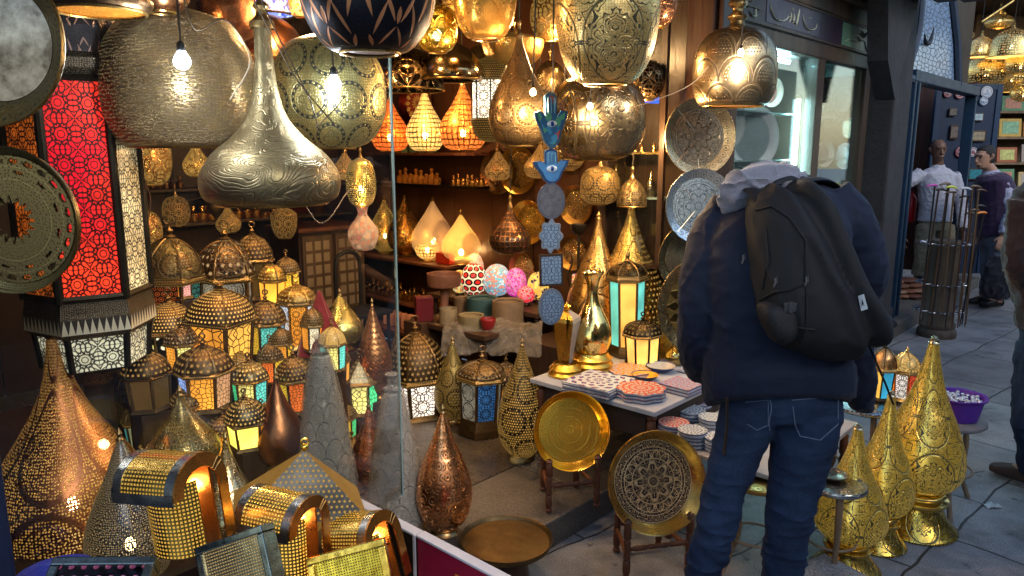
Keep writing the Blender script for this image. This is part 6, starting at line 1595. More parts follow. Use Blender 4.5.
Mpb = plain((.04, .12, .2), .4); Mtile = (lambda g: g.done(g.bsdf(g.mix(PAT(g, 'lace', g.mul(g.sep(g.tc('UV'))[0], 8.0), g.mul(g.sep(g.tc('UV'))[1], 8.0)), (.02, .03, .06), (.20, .27, .36)), .35)))(G('painted_tile'))
Mpaint = (lambda g: g.done(g.bsdf(g.ramp(g.vor(g.tc(), 45, out='Color'), [(0, (.03, .12, .25)), (.45, (.1, .35, .2)), (.62, (.5, .06, .03)), (.75, (.05, .25, .4))], True), .35)))(G('painted_hand'))
charm(93, 148, 36, 'hand', Mpb, Mpaint, 'topmost painted hand charm in blue, green and red')
charm(149, 184, 38, 'hand', plain((.02, .06, .15), .4), plain((.08, .25, .5), .35, 0, .6, 30), 'second hand charm, blue with an eye')
charm(183, 219, 28, 'oval', plain((.1, .1, .12), .4), plain((.16, .15, .17), .35, 0, 1.0, 60), 'oval dark charm under the two hands')
charm(219, 253, 24, 'lobed', plain((.2, .23, .27), .4), Mtile, 'lobed grey blue patterned charm in the middle of the string')
charm(254, 286, 24, 'frame', M_wood_d, Mtile, 'rectangular blue tile in a dark wooden frame on the string')
charm(288, 325, 27, 'oval', plain((.15, .18, .22), .4), Mtile, 'lowest charm on the string, oval with blue rosettes')
P_a, P_b = at(551, 93, 3.02), at(551, 290, 3.02)
bm = BM(); tube(bm, [Vector((0, .012, 2.74 - P_b.z)), Vector((0, .012, 0))], .003, 6); o = link('charm_string', bm, M_cord); o.location = P_b; tag(o, 'dark string carrying the column of hand charms', 'string')

# ------------------------------------------------------------------ display tables in front of the cabinet
M_cloth = plain((.42, .42, .45), .7)
tA = table('display_table', -1.09, -.16, -.42, .27, .55, 'higher display table with a pale top and dark carved apron, stacked with painted coasters', M_cloth, M_wood_r, .022, 0.0, .022, plain((.03, .02, .016), .6))
tB = table('display_table', -1.10, -.30, -.98, -.45, .43, 'lower display table in front with stacks of round patterned coasters', plain((.40, .36, .33), .6), M_wood_r, .02, 0.0, .018)
def coastmat(c1, c2, c3, k):
    g = G('painted_coaster'); u = g.sep(g.tc('UV')); x, y = u[0], u[1]
    r = g.m('SQRT', g.m('ADD', g.mul(x, x), g.mul(y, y))); a = g.m('ARCTAN2', y, x)
    rr = g.mul(r, 4.0); ce = g.fr(rr); aa = g.fr(g.mul(g.m('ADD', a, g.mul(g.m('FLOOR', rr), .3)), k / PI))
    l = g.below(g.m('ADD', g.m('ABSOLUTE', ce), g.m('ABSOLUTE', aa)), .45, .1)
    l2 = g.below(g.m('SQRT', g.m('ADD', g.mul(ce, ce), g.mul(aa, aa))), .16, .06)
    return g.done(g.bsdf(g.mix(l2, g.mix(l, c1, c2), c3), .25, 0, None, .6))
CM = [coastmat((.6, .6, .58), (.03, .06, .25), (.5, .08, .03), 6), coastmat((.55, .1, .06), (.62, .55, .45), (.1, .3, .35), 10), coastmat((.65, .25, .05), (.55, .5, .45), (.4, .03, .02), 8),
      coastmat((.5, .52, .55), (.04, .05, .1), (.3, .3, .35), 8), coastmat((.3, .3, .45), (.55, .15, .1), (.05, .1, .3), 7), coastmat((.55, .55, .5), (.1, .25, .4), (.5, .3, .1), 5)]
Mwb = (.55, .57, .62)
g = G('coaster_edges'); o_ = g.sep(g.tc()); M_edge = g.done(g.bsdf(g.mix(g.m('GREATER_THAN', g.m('FRACT', g.mul(o_[2], 170.0)), .45), (.55, .58, .62), (.03, .04, .09)), .4))
def stack(cx, yb, w, n, z, ci, kind, lb, rotz=0.0):
    p = onz(cx, yb, z); k = mpp(p); r = w / 2 * k
    t = root('coaster_stack', p + Vector((0, r * .4, 0)), lb, 'coasters', 'stacks of painted coasters on the tables', rot=(0, 0, rotz))
    for i in range(n):
        z0 = i * .0075; bm = BM()
        dx, dy = rnd.uniform(-.003, .003), rnd.uniform(-.003, .003)
        if kind == 'round': poly = [(math.cos(a), math.sin(a)) for a in [j * PI / 16 for j in range(32)]]
        elif kind == 'scallop': poly = [((1 + .06 * math.cos(8 * a)) * math.cos(a), (1 + .06 * math.cos(8 * a)) * math.sin(a)) for a in [j * PI / 24 for j in range(48)]]
        else: poly = [(-.9, -.9), (.9, -.9), (.9, .9), (-.9, .9)]
        Mx = Matrix.Translation((dx, dy, 0)) @ Matrix.Rotation(rnd.uniform(-.06, .06), 4, 'Z') @ Matrix.Diagonal((r, r, 1, 1))
        fs = prism(bm, poly, z0, z0 + .0062, Mx); fs[1].material_index = 1
        link('coaster', bm, [plain((.45, .47, .52), .5) if i % 2 else plain((.12, .14, .22), .5), CM[ci]], t, False)
stack(600, 393, 60, 6, .55, 0, 'square', 'stack of large square navy and white patterned coasters at the left table corner', FANG + .1)
stack(642, 400, 48, 6, .55, 1, 'scallop', 'stack of red mandala coasters at the front corner of the higher table')
stack(630, 376, 44, 3, .55, 2, 'scallop', 'stack of orange scalloped coasters behind the red mandala stack')
stack(684, 393, 38, 5, .55, 4, 'square', 'stack of square purple and red coasters at the right of the higher table', FANG)
stack(700, 374, 34, 2, .55, 3, 'square', 'low stack of grey patterned coasters beside the man in the jacket', FANG)
for cx, yb, w, n, ci, lb in ((674, 437, 31, 8, 1, 'tall round stack with a red rosette at the left of the lower table'), (692, 420, 28, 6, 3, 'round black and white stack behind the red rosette stack'),
                             (694, 447, 29, 9, 3, 'tallest grey patterned round stack at the front of the lower table'), (713, 430, 26, 7, 5, 'round stack with blue and tan coasters in the middle of the lower table'),
                             (718, 452, 26, 8, 0, 'round navy and white stack near the left leg of the man'), (700, 408, 26, 4, 4, 'low round purple stack at the back of the lower table'),
                             (743, 470, 24, 9, 5, 'round blue stack seen between the legs of the man'), (668, 415, 24, 4, 0, 'low round navy stack under the edge of the higher table')):
    stack(cx, yb, w, n, .43, ci, 'round', lb)
def dish(cx, yb, w, z, m1, m2, lb, h=.03):
    p = onz(cx, yb, z); k = mpp(p); r = w / 2 * k
    t = root('painted_bowl', p + Vector((0, r * .4, 0)), lb, 'bowl', 'painted bowls on the higher table')
    bm = BM(); lathe(bm, [(.001, 0), (.5, 0), (.8, .5), (1.0, 1), (1.02, 1.05), (.97, .95)], r, h, 36, 1); link('outside', bm, m1, t)
    bm = BM(); lathe(bm, [(.97, .95), (.75, .5), (.45, .15), (.001, .12)], r, h, 36, 1); link('inside', bm, m2, t)
dish(646, 382, 27, .55, plain((.02, .02, .08), .3), plain((.85, .42, .02), .25, 0, .5, 40), 'small bowl with yellow inside and dark blue outside')
dish(662, 373, 30, .55, plain((.03, .05, .2), .3), plain((.55, .5, .42), .25, 0, .5, 40), 'cream bowl with a blue rim behind the yellow one')

# ornaments on the higher table
def vasepx(name, cx, yt, yb, w, prof, mt, lb, z=.55, cat='vase'):
    p = onz(cx, yb, z); k = mpp(p); R = w / 2 * k; H = at(cx, yt, p.y + R * .4).z - z
    t = root(name, p + Vector((0, R * .4, 0)), lb, cat)
    return t, R, H
t, R, H = vasepx('square_vase_lamp', 566, 312, 377, 34, None, None, 'square twisted gold vase lamp with a white marble triangle facet', cat='lamp')
bm = BM(); lathe(bm, [(.001, 0), (1.0, 0), (1.05, .04), (.9, .08), (1.0, .12), (.85, .16), (.7, .2)], R, H, 36, 1); link('base', bm, metal((.8, .55, .12), None), t)
bm = BM()
sq = [(.45, .2), (.62, .5), (.95, .86), (.9, .92), (.4, 1.0), (.12, 1.05)]
prev = None
for r, z in sq:
    cur = [bm.verts.new((r * R * math.cos(a), r * R * math.sin(a), z * H)) for a in [.35 + k_ * PI / 2 for k_ in range(4)]]
    if prev:
        for k_ in range(4):
            f_ = bm.faces.new((prev[k_], prev[(k_ + 1) % 4], cur[(k_ + 1) % 4], cur[k_])); f_.material_index = 1 if k_ == 3 else 0
    prev = cur
bm.faces.new(prev); link('body', bm, [metal((.75, .5, .13), 'vine', 1, None, uv=False), plain((.4, .33, .27), .4, 0, .5, 20)], t, False)
bm = BM(); lathe(bm, [(.25, 0), (.1, .3), (.3, .45), (.1, .7), (.02, 1)], R, H * .12, 14, 2, off=(0, 0, H * 1.04)); link('finial', bm, M_gold, t)
t, R, H = vasepx('gold_vase', 592, 272, 373, 44, None, None, 'tall shiny gold vase with a ringed foot, right of the square vase lamp')
bm = BM(); lathe(bm, [(.001, 0), (1, 0), (1.03, .03), (.9, .05), (1.0, .08), (.88, .11), (.96, .14), (.8, .17), (.75, .2)], R, H, 40, 1); link('foot', bm, metal((.9, .62, .14), None), t)
bm = BM(); lathe(bm, [(.72, .2), (.85, .28), (.9, .38), (.75, .5), (.4, .66), (.25, .78), (.3, .9), (.5, .99), (.45, 1), (.25, .9)], R, H, 40, 3); link('body', bm, metal((.85, .68, .3), None, rough=.14, tarn=.2), t)
# tiffany style hexagonal lantern
lantern(628, 243, 357, 37, 'tall hexagonal lantern with amber and turquoise slab glass and a dark dome', [(1, .45, .08), (.15, .65, .55), (1, .5, .1), (.15, .65, .55)], z=.55, n=6, rot=.95 + PI / 3, domemat=metal((.13, .1, .06), 'lace', 6), st=1.1, kinds=(None,), pane=(.1, .66), group='lanterns on the higher table', lit=3, ring=False)
lantern(643, 312, 366, 38, 'small black lantern with glowing amber glass, front of the higher table', [(1, .55, .12)], z=.55, n=8, rot=.2, domemat=metal((.05, .04, .03), 'dots', 4, (.4, .3, .15), .45, glow=.2), frame=M_dark, st=1.7, kinds=(None,), pane=(.06, .56), group='lanterns on the higher table', lit=3)
lantern(666, 306, 352, 32, 'small black lantern with pale amber glass behind the other small one', [(1, .6, .2)], z=.55, n=8, rot=.2, domemat=metal((.05, .04, .03), 'dots', 4, (.4, .3, .15), .45, glow=.2), frame=M_dark, st=1.5, kinds=(None,), pane=(.06, .56), group='lanterns on the higher table', lit=3)
small('silver_pot', 678, 366, 24, 26, .55, PR['jar'], metal((.5, .42, .2), None, rough=.2), 'little silver gold pot right of the small amber lanterns', 'pot')
# gold etched teardrops behind
stand('table_lamp', 629, 200, 345, 72, 'onion', metal((.75, .55, .18), 'vine', 5, (.04, .03, .01), .3, bump=.6, kind2='dots', N2=7, glow2=.3), 'golden teardrop lamp etched all over, behind the turquoise and amber lantern', z=.56, seg=56, group='teardrop lamps')
stand('table_lamp', 597, 212, 345, 60, 'onion', metal((.5, .33, .13), 'vine', 4, (.04, .025, .01), .3), 'bronze etched teardrop lamp left of the golden one behind the higher table', z=.56, seg=56, group='teardrop lamps')
bm = BM(); s_, t__ = (-.75, .98); fbox(bm, -.6, -.07, .285, .76, .12, .559, .006); c = W(-.35, .5, .12); bmesh.ops.translate(bm, verts=bm.verts, vec=-c); o = link('low_cupboard', bm, M_wood_d, None, False); o.location = c; tag(o, 'dark low cupboard behind the higher display table', 'cupboard')
# candelabra + mosaic tea light
t = root('candelabrum', onz(577, 342, .56), 'wrought iron candelabrum with curled arms beside the hand charms', 'candelabrum')
p = t.location; k = mpp(p)
bm = BM(); tube(bm, [(0, 0, 0), (0, 0, 112 * k)], .008, 8); lathe(bm, [(.001, 0), (1, 0), (.3, .6), (.1, 1)], .05, .03, 20, 1); link('stem', bm, M_dark, t)
for s_ in (-1, 1):
    bm = BM(); tube(bm, [(0, 0, 58 * k), (s_ * 7 * k, 0, 56 * k), (s_ * 10 * k, 0, 68 * k), (s_ * 6 * k, 0, 80 * k), (s_ * 8 * k, 0, 90 * k), (s_ * 11 * k, 0, 88 * k)], .006, 6, sub=4); link('arm', bm, M_dark, t)
bm = BM(); lathe(bm, [(.001, 0), (.5, 0), (1, .6), (1, 1), (.9, .7), (.001, .5)], 8 * k, 10 * k, 20, 1, off=(0, 0, 108 * k)); link('cup', bm, M_dark, t)
p = onz(582, 298, .8); bm = BM(); box(bm, (0, 0, -.121), (.1, .1, .238), bevel=.006); o = link('wooden_block', bm, M_wood_r, None, False); o.location = (p.x, p.y + .03, .8); o.rotation_euler = (0, 0, FANG); tag(o, 'upright wooden block on the low cupboard carrying the mosaic tea light', 'block')
small('mosaic_tealight', 582, 298, 20, 22, .80, CYL, mosaic((.9, .1, .05), (.1, .3, .8), (1, .8, .2), .5, 90), 'multicoloured mosaic tea light under the candelabrum', 'tea light')

# ------------------------------------------------------------------ plates by the pilaster
FN = (.22, -.97, .05)
Mfoil = platemat((.5, .45, .36), (.10, .085, .05), 'rosette', .25, 8, .9, .6); Mfr = metal((.7, .62, .46), 'rings', 9, (.06, .05, .03), .34)
Mblu = platemat((.5, .62, .7), (.1, .15, .2), 'rosette', .22, 6, 1.0, .6); Mbr = metal((.62, .72, .78), 'rings', 8, (.08, .1, .13), .32)
plate('hanging_plate', 698, 137, 31, 38, 3.80, (Mfoil, Mfr), 'tarnished silver gilt plate hung highest on the pilaster in wire', FN, group='plates hung by the pilaster', wire=True)
plate('hanging_plate', 698, 206, 29, 37, 3.74, (Mblu, Mbr), 'bluish silver plate in wire, hung directly below the tarnished one', FN, group='plates hung by the pilaster', wire=True)
plate('hanging_plate', 690, 258, 36, 36, 3.80, (platemat((.3, .26, .18), (.1, .08, .05), 'fine', .25, 8), metal((.4, .36, .25), 'fine', 10)), 'dark brass plate half hidden below the bluish silver plate', FN, group='plates hung by the pilaster')
plate('leaning_tray', 702, 305, 48, 50, 3.62, (platemat((.6, .42, .14), (.12, .08, .03), 'mandala', .25, 8), metal((.45, .38, .24), 'vine', 14)), 'large engraved brass tray with a scrolled rim leaning beside the man in the jacket', FN, 'tray', group='plates hung by the pilaster')
plate('leaning_tray', 676, 345, 30, 34, 3.75, (platemat((.95, .6, .12), (.4, .2, .03), 'fine', .25, 8), metal((.9, .6, .15), 'dots', 14)), 'glowing golden tray low behind the small amber lanterns', FN, 'tray', group='plates hung by the pilaster')

# plates on folding wooden stands
def easel(cx, cy, rx, ry, yfoot, zf, mats, lb, lbs, w):
    pf = onz(cx, yfoot, zf); Y = pf.y
    plate('display_tray', cx, cy, rx, ry, Y, mats, lb, (.22, -1, .28), 'tray', depth=.05, scallop=0, rim=.9)
    c = at(cx, cy, Y); R = max(rx, ry) * mpp(c)
    t = root('folding_stand', (c.x, Y, zf), lbs, 'stand', 'folding wooden tray stands', rot=(0, 0, .22))
    h = c.z - zf - R * .3; a = w * mpp(c) / 2
    zt = c.z - zf
    for sx in (-1, 1):
        bm = BM(); turned_leg(bm, (sx * a, -.07, 0), (sx * a, -.075, zt - R * .55), .015); link('leg', bm, M_wood_r, t)
        bm = BM(); turned_leg(bm, (sx * a * .72, .13, 0), (sx * a * .72, .12, zt - R * .5), .015); link('leg', bm, M_wood_r, t)
        bm = BM(); tube(bm, [(sx * a, -.07, h * .35), (sx * a * .72, .13, h * .35)], .009, 8); link('side_rail', bm, M_wood_r, t)
    bm = BM(); turned_leg(bm, (-a, -.07, h * .42), (a, -.07, h * .42), .011); link('cross_rail', bm, M_wood_r, t)
    bm = BM(); turned_leg(bm, (-a * .72, .125, h * .42), (a * .72, .125, h * .42), .011); link('cross_rail', bm, M_wood_r, t)
easel(569, 430, 33, 39, 502, .12, (platemat((.95, .60, .08), (.45, .25, .03), 'fine', .3, 8, .5), metal((.95, .62, .14), None, rough=.15, tarn=.1)), 'shiny golden round tray propped on a small folding stand on the step', 'small dark red folding stand under the golden tray', 50)
easel(653, 481, 42, 51, 566, 0.0, (platemat((.10, .055, .05), (.95, .62, .28), 'rosette', .35, 8, .7, .6), metal((.75, .52, .2), None, rough=.22)), 'engraved dark tray with gold rosette tracery and brass rim propped before the tables', 'larger dark red folding stand standing on the street under the rosette tray', 66)

# tray on the ground, metal ashtray, stone block
p = onz(506, 566, .10); R = 48 * mpp(p)
t = root('low_round_table', (p.x, p.y + R * .55, 0), 'dull brass tray table low on the ground in front of the step', 'table')
bm = BM(); lathe(bm, [(.001, .0), (.93, 0), (.97, .012), (1.0, .016), (1.0, .008), (.96, -.008), (.001, -.01)], R, 1, 56, 1, off=(0, 0, .145)); 
link('tray', bm, metal((.15, .115, .07), None, rough=.42), t)
bm = BM(); lathe(bm, [(.001, 0), (.5, 0), (.45, .6), (.5, 1)], R, .134, 32, 1); link('foot', bm, M_wood_d, t)
p = onz(504, 522, .12)
bm = BM(); lathe(bm, [(.001, 0), (.9, 0), (1, .8), (.9, 1), (.8, .7), (.001, .3)], .026, .012, 24, 1, sy=.7); o = link('metal_ashtray', bm, M_dark); o.location = p; tag(o, 'tiny dark metal dish lying alone on the granite step', 'dish')
p = onz(420 + 118, 455, .12)
bm = BM(); lathe(bm, [(.001, 0), (1, 0), (1.1, .6), (.6, 1), (.001, .95)], .035, .03, 20, 2); o = link('yellow_soap', bm, plain((.5, .38, .15), .5)); o.location = onz(518, 462, .12); tag(o, 'small cream dish at the foot of the dark gold teardrop lamp', 'dish')
bm = BM()
for i in range(3): lathe(bm, [(.001, 0), (1, .1), (.9, .6), (.4, .9), (.001, 1)], .03 - i * .006, .05, 14, 2, off=(.012 * i, 0, .035 * i), ripple=lambda a: .12 * math.sin(3 * a))
o = link('plastic_bag', bm, M_film); o.location = onz(533, 478, .12); tag(o, 'crumpled little plastic bag beside the small tray stand', 'bag')
p = onz(826, 583, .12)
bm = BM(); box(bm, (0, 0, .06), (.34, .26, .12), bevel=.012)
for v in bm.verts: v.co += Vector((noise.noise(v.co * 9), noise.noise(v.co * 9 + Vector((5, 0, 0))), noise.noise(v.co * 9 + Vector((0, 5, 0))) * .5)) * .012
o = link('stone_block', bm, granite((.30, .30, .30)), None, False); o.location = (p.x, p.y, 0); o.rotation_euler = (0, 0, .55); tag(o, 'rough grey stone block behind the leg of the man', 'stone')

for q in ((752, 138, 22, .16, (.7, .74, .72), (.25, .4, .4), 'large white oval platter in the first showcase beside the hanging plates', 32), (722, 125, 14, .22, (.55, .6, .55), (.3, .35, .3), 'pale dish partly behind the tarnished plate in the first showcase', 26),
          (769, 92, 12, .2, (.7, .55, .45), (.5, .08, .05), 'white dish with a red crescent behind the fish scale ball lamp', 15), (822, 154, 11, .15, (.55, .52, .48), (.12, .04, .06), 'dark red and white figure plate in the second showcase', 13),
          (842, 156, 9, .2, (.4, .4, .42), (.1, .1, .12), 'grey round plate right of the figure plate', 13), (840, 100, 9, .2, (.3, .36, .36), (.08, .1, .1), 'small dim plate on the upper shelf of the second showcase', 12),
          (765, 170, 10, .2, (.6, .62, .6), (.2, .2, .3), 'small white plate low in the first showcase', 11), (790, 165, 9, .2, (.5, .5, .5), (.3, .1, .1), 'small patterned plate right of the tube light', 10), (826, 118, 8, .2, (.4, .42, .4), (.1, .05, .05), 'small round plate at the left of the lettered tile shelf', 9), (846, 128, 8, .2, (.5, .45, .35), (.2, .1, .02), 'little brass plate right of the lettered tile', 10), (778, 128, 9, .3, (.35, .4, .38), (.1, .15, .15), 'dull green plate between platter and tube light', 12), (829, 88, 8, .25, (.4, .4, .4), (.15, .05, .1), 'small plate top left in the second showcase', 9), (783, 92, 7, .3, (.5, .5, .45), (.1, .1, .3), 'small blue rimmed plate near the tube light top', 9), (733, 158, 9, .25, (.5, .52, .5), (.2, .25, .3), 'grey plate at the left end of the first showcase', 12)):
    casedish(q[0], q[1], q[2], q[3], q[4], q[5], q[6], q[7])
t_ = front(820, 113, .2); t = root('picture_tile', W(t_[0], .2, t_[1]), 'small black and white lettered tile in the second showcase', 'tile', rot=(0, 0, FANG)); k = mpp(t.location)
bm = BM(); box(bm, (0, 0, 0), (22 * k, .02, 14 * k), bevel=.003); link('tile', bm, plain((.5, .55, .6), .4), t, False)
bm = BM()
for i in range(7): box(bm, ((i - 3) * 2.7 * k, -.012, (i % 2) * 2 * k - k), (1.5 * k, .004, (7 + (i * 3) % 4) * k))
link('marks', bm, M_black, t, False)
# ------------------------------------------------------------------ people
def remesh(bm, vox, smooth=3, fn=None):
    me = bpy.data.meshes.new('tmp'); bm.to_mesh(me); bm.free()
    o = bpy.data.objects.new('tmp', me); COL.objects.link(o)
    m = o.modifiers.new('r', 'REMESH'); m.mode = 'VOXEL'; m.voxel_size = vox; m.use_smooth_shade = True
    if smooth:
        s = o.modifiers.new('s', 'SMOOTH'); s.iterations = smooth; s.factor = .6
    dg = bpy.context.evaluated_depsgraph_get()
    me2 = bpy.data.meshes.new_from_object(o.evaluated_get(dg))
    bpy.data.objects.remove(o); bpy.data.meshes.remove(me)
    out = BM(); out.from_mesh(me2); bpy.data.meshes.remove(me2)
    if fn:
        out.normal_update()
        mv = [(v, v.normal * fn(v.co)) for v in out.verts]
        for v, d in mv: v.co += d
    return out

def loft(bm, rings, seg=20):
    """rings: (centre, half width vector, half depth vector, squareness)"""
    prev = None; first = None
    for c, hx, hy, *q in rings:
        e = q[0] if q else 1.0
        cur = []
        for i in range(seg):
            a = 2 * PI * i / seg; ca, sa = math.cos(a), math.sin(a)
            cur.append(bm.verts.new(Vector(c) + Vector(hx) * (math.copysign(abs(ca) ** e, ca)) + Vector(hy) * (math.copysign(abs(sa) ** e, sa))))
        if prev:
            for i in range(seg): bm.faces.new((prev[i], prev[(i + 1) % seg], cur[(i + 1) % seg], cur[i]))
        else: bm.faces.new(cur[::-1])
        prev = cur
    bm.faces.new(prev)

def add_hand(bm, wrist, direc, palmn, s=1.0, curl=.35, side_=1):
    """palm, four unequal fingers in two bends, and a thumb from the side"""
    d = Vector(direc).normalized(); n = Vector(palmn); n = (n - d * n.dot(d)).normalized(); x = d.cross(n) * side_
    w = Vector(wrist)
    loft(bm, [(w - d * .01, x * .022 * s, n * .017 * s), (w + d * .03 * s, x * .036 * s, n * .016 * s), (w + d * .085 * s, x * .041 * s, n * .013 * s), (w + d * .095 * s, x * .036 * s, n * .01 * s)], 14)
    for k, (off, L) in enumerate(((-.031, .068), (-.0105, .08), (.0105, .074), (.031, .058))):
        b = w + d * .082 * s + x * off * s
        p1 = b + (d + n * curl * .3).normalized() * L * .45 * s
        p2 = p1 + (d + n * curl * 1.4).normalized() * L * .33 * s
        p3 = p2 + (d * .6 + n * curl * 2.2).normalized() * L * .25 * s
        tube(bm, [b - d * .02 * s, b, p1, p2, p3], [.009 * s, .0095 * s, .009 * s, .008 * s, .0065 * s], 8)
    b = w + d * .025 * s - x * .03 * s
    tube(bm, [b + x * .015 * s, b, b + (d * .6 - x * .6 + n * .3).normalized() * .035 * s, b + (d * .9 - x * .55 + n * .5).normalized() * .062 * s], [.012 * s, .0125 * s, .0105 * s, .008 * s], 8)

def add_head(bm, c, fwd, up, s=1.0):
    f = Vector(fwd).normalized(); u = Vector(up); u = (u - f * u.dot(f)).normalized(); r = f.cross(u)
    c = Vector(c)
    R = lambda a, b, e: c + r * a * s + f * b * s + u * e * s
    loft(bm, [(R(0, .035, -.118), r * .02 * s, f * .022 * s), (R(0, .03, -.105), r * .042 * s, f * .05 * s), (R(0, .02, -.075), r * .056 * s, f * .072 * s), (R(0, .01, -.03), r * .066 * s, f * .085 * s), (R(0, .0, .02), r * .073 * s, f * .095 * s),
              (R(0, -.005, .06), r * .071 * s, f * .092 * s), (R(0, -.01, .09), r * .056 * s, f * .075 * s), (R(0, -.01, .112), r * .03 * s, f * .04 * s)], 22)
    tube(bm, [R(0, .09, .012), R(0, .105, -.02), R(0, .112, -.036), R(0, .095, -.046)], [.008 * s, .011 * s, .015 * s, .009 * s], 8)          # nose
    tube(bm, [R(-.03, .088, -.072), R(0, .099, -.071), R(.03, .088, -.072)], .0085 * s, 8)                                                    # lips
    tube(bm, [R(-.05, .078, .028), R(-.02, .097, .03), R(.02, .097, .03), R(.05, .078, .028)], .010 * s, 8)                                    # brow
    for q in (-1, 1):
        tube(bm, [R(q * .070, -.005, .03), R(q * .086, -.015, .022), R(q * .084, -.012, -.005), R(q * .070, .0, -.03)], [.008 * s, .011 * s, .010 * s, .007 * s], 8)  # ears
    return R

def fabric(col, rough=.85, wv=600, fade=.3):
    key = ('fab', col)
    if key in _mc: return _mc[key]
    g = G('fabric'); o = g.tc(); n1 = g.noise(o, 7, 4, .6); n2 = g.noise(o, 260, 2, .6)
    c = g.mix(g.rng(n1, .35, .7, 0, fade), col, tuple(v * .5 for v in col)); c = g.mix(g.rng(n2, .45, .65, 0, .35), c, tuple(min(1, v * 1.7) for v in col))
    m = g.done(g.bsdf(c, rough, 0, g.bump(n2, .0012, .6), .3, sheen=.15)); _mc[key] = m; return m
g = G('denim'); o = g.tc(); n1 = g.noise(o, 6, 5, .6); n2 = g.noise(o, 420, 2, .7); st_ = g.sep(o)
v_ = g.xyz(g.mul(st_[0], 60.0), g.mul(st_[1], 60.0), g.mul(st_[2], 14.0)); n3 = g.noise(v_, 3, 3, .7)
c = g.mix(g.rng(n1, .4, .7), (.006, .013, .034), (.016, .032, .075)); c = g.mix(g.rng(n2, .48, .62, 0, .45), c, (.04, .058, .098)); c = g.mix(g.rng(n3, .5, .7, 0, .4), c, (.012, .02, .05))
M_denim = g.done(g.bsdf(c, .85, 0, g.bump(g.m('ADD', n2, n3), .0012, .8), .2))
M_skin = (lambda g: g.done(g.bsdf(g.mix(g.noise(g.tc(), 30, 3), (.16, .085, .055), (.11, .05, .033)), .5, 0, None, .4)))(G('skin'))
M_skinl = (lambda g: g.done(g.bsdf(g.mix(g.noise(g.tc(), 30, 3), (.42, .24, .16), (.34, .17, .11)), .5, 0, None, .4)))(G('skin'))
M_hair = plain((.02, .018, .016), .7, 0, .4, 60, .8)
M_eye = plain((.02, .015, .012), .2)

def folds(amp, sc_, seed=0, vert=1.0):
    def fn(co):
        q = Vector((co.x * sc_, co.y * sc_, co.z * sc_ * vert + seed))
        a = noise.noise(q + Vector((noise.noise(q * .7), 0, noise.noise(q * .5 + Vector((9, 2, 1))))) * 1.5)
        b = 1 - abs(noise.noise(q * 1.9 + Vector((3, seed, 7)))) * 2
        return amp * (a * .9 + max(0, b) ** 3 * .8 - .3)
    return fn

def mk(parent, name, bm, mat):
    bmesh.ops.translate(bm, verts=bm.verts, vec=-parent.location)
    return link(name, bm, mat, parent)
def seg_(a, b, t): return Vector(a).lerp(Vector(b), t)

def leg_parts(bm, hip, knee, ankle, r=(.085, .06, .042), grow=0):
    tube(bm, [hip, seg_(hip, knee, .5), knee, seg_(knee, ankle, .35), ankle], [r[0] + grow, (r[0] + r[1]) / 2 + .008 + grow, r[1] + grow, r[1] * .95 + grow, r[2] + grow], 16, sub=2)

def arm_parts(bm, sh, el, wr, r=(.052, .042, .028), grow=0):
    tube(bm, [sh, seg_(sh, el, .5), el, seg_(el, wr, .4), wr], [r[0] + grow, r[0] * .95 + grow, r[1] + grow, r[1] * .95 + grow, r[2] + grow], 14, sub=2)

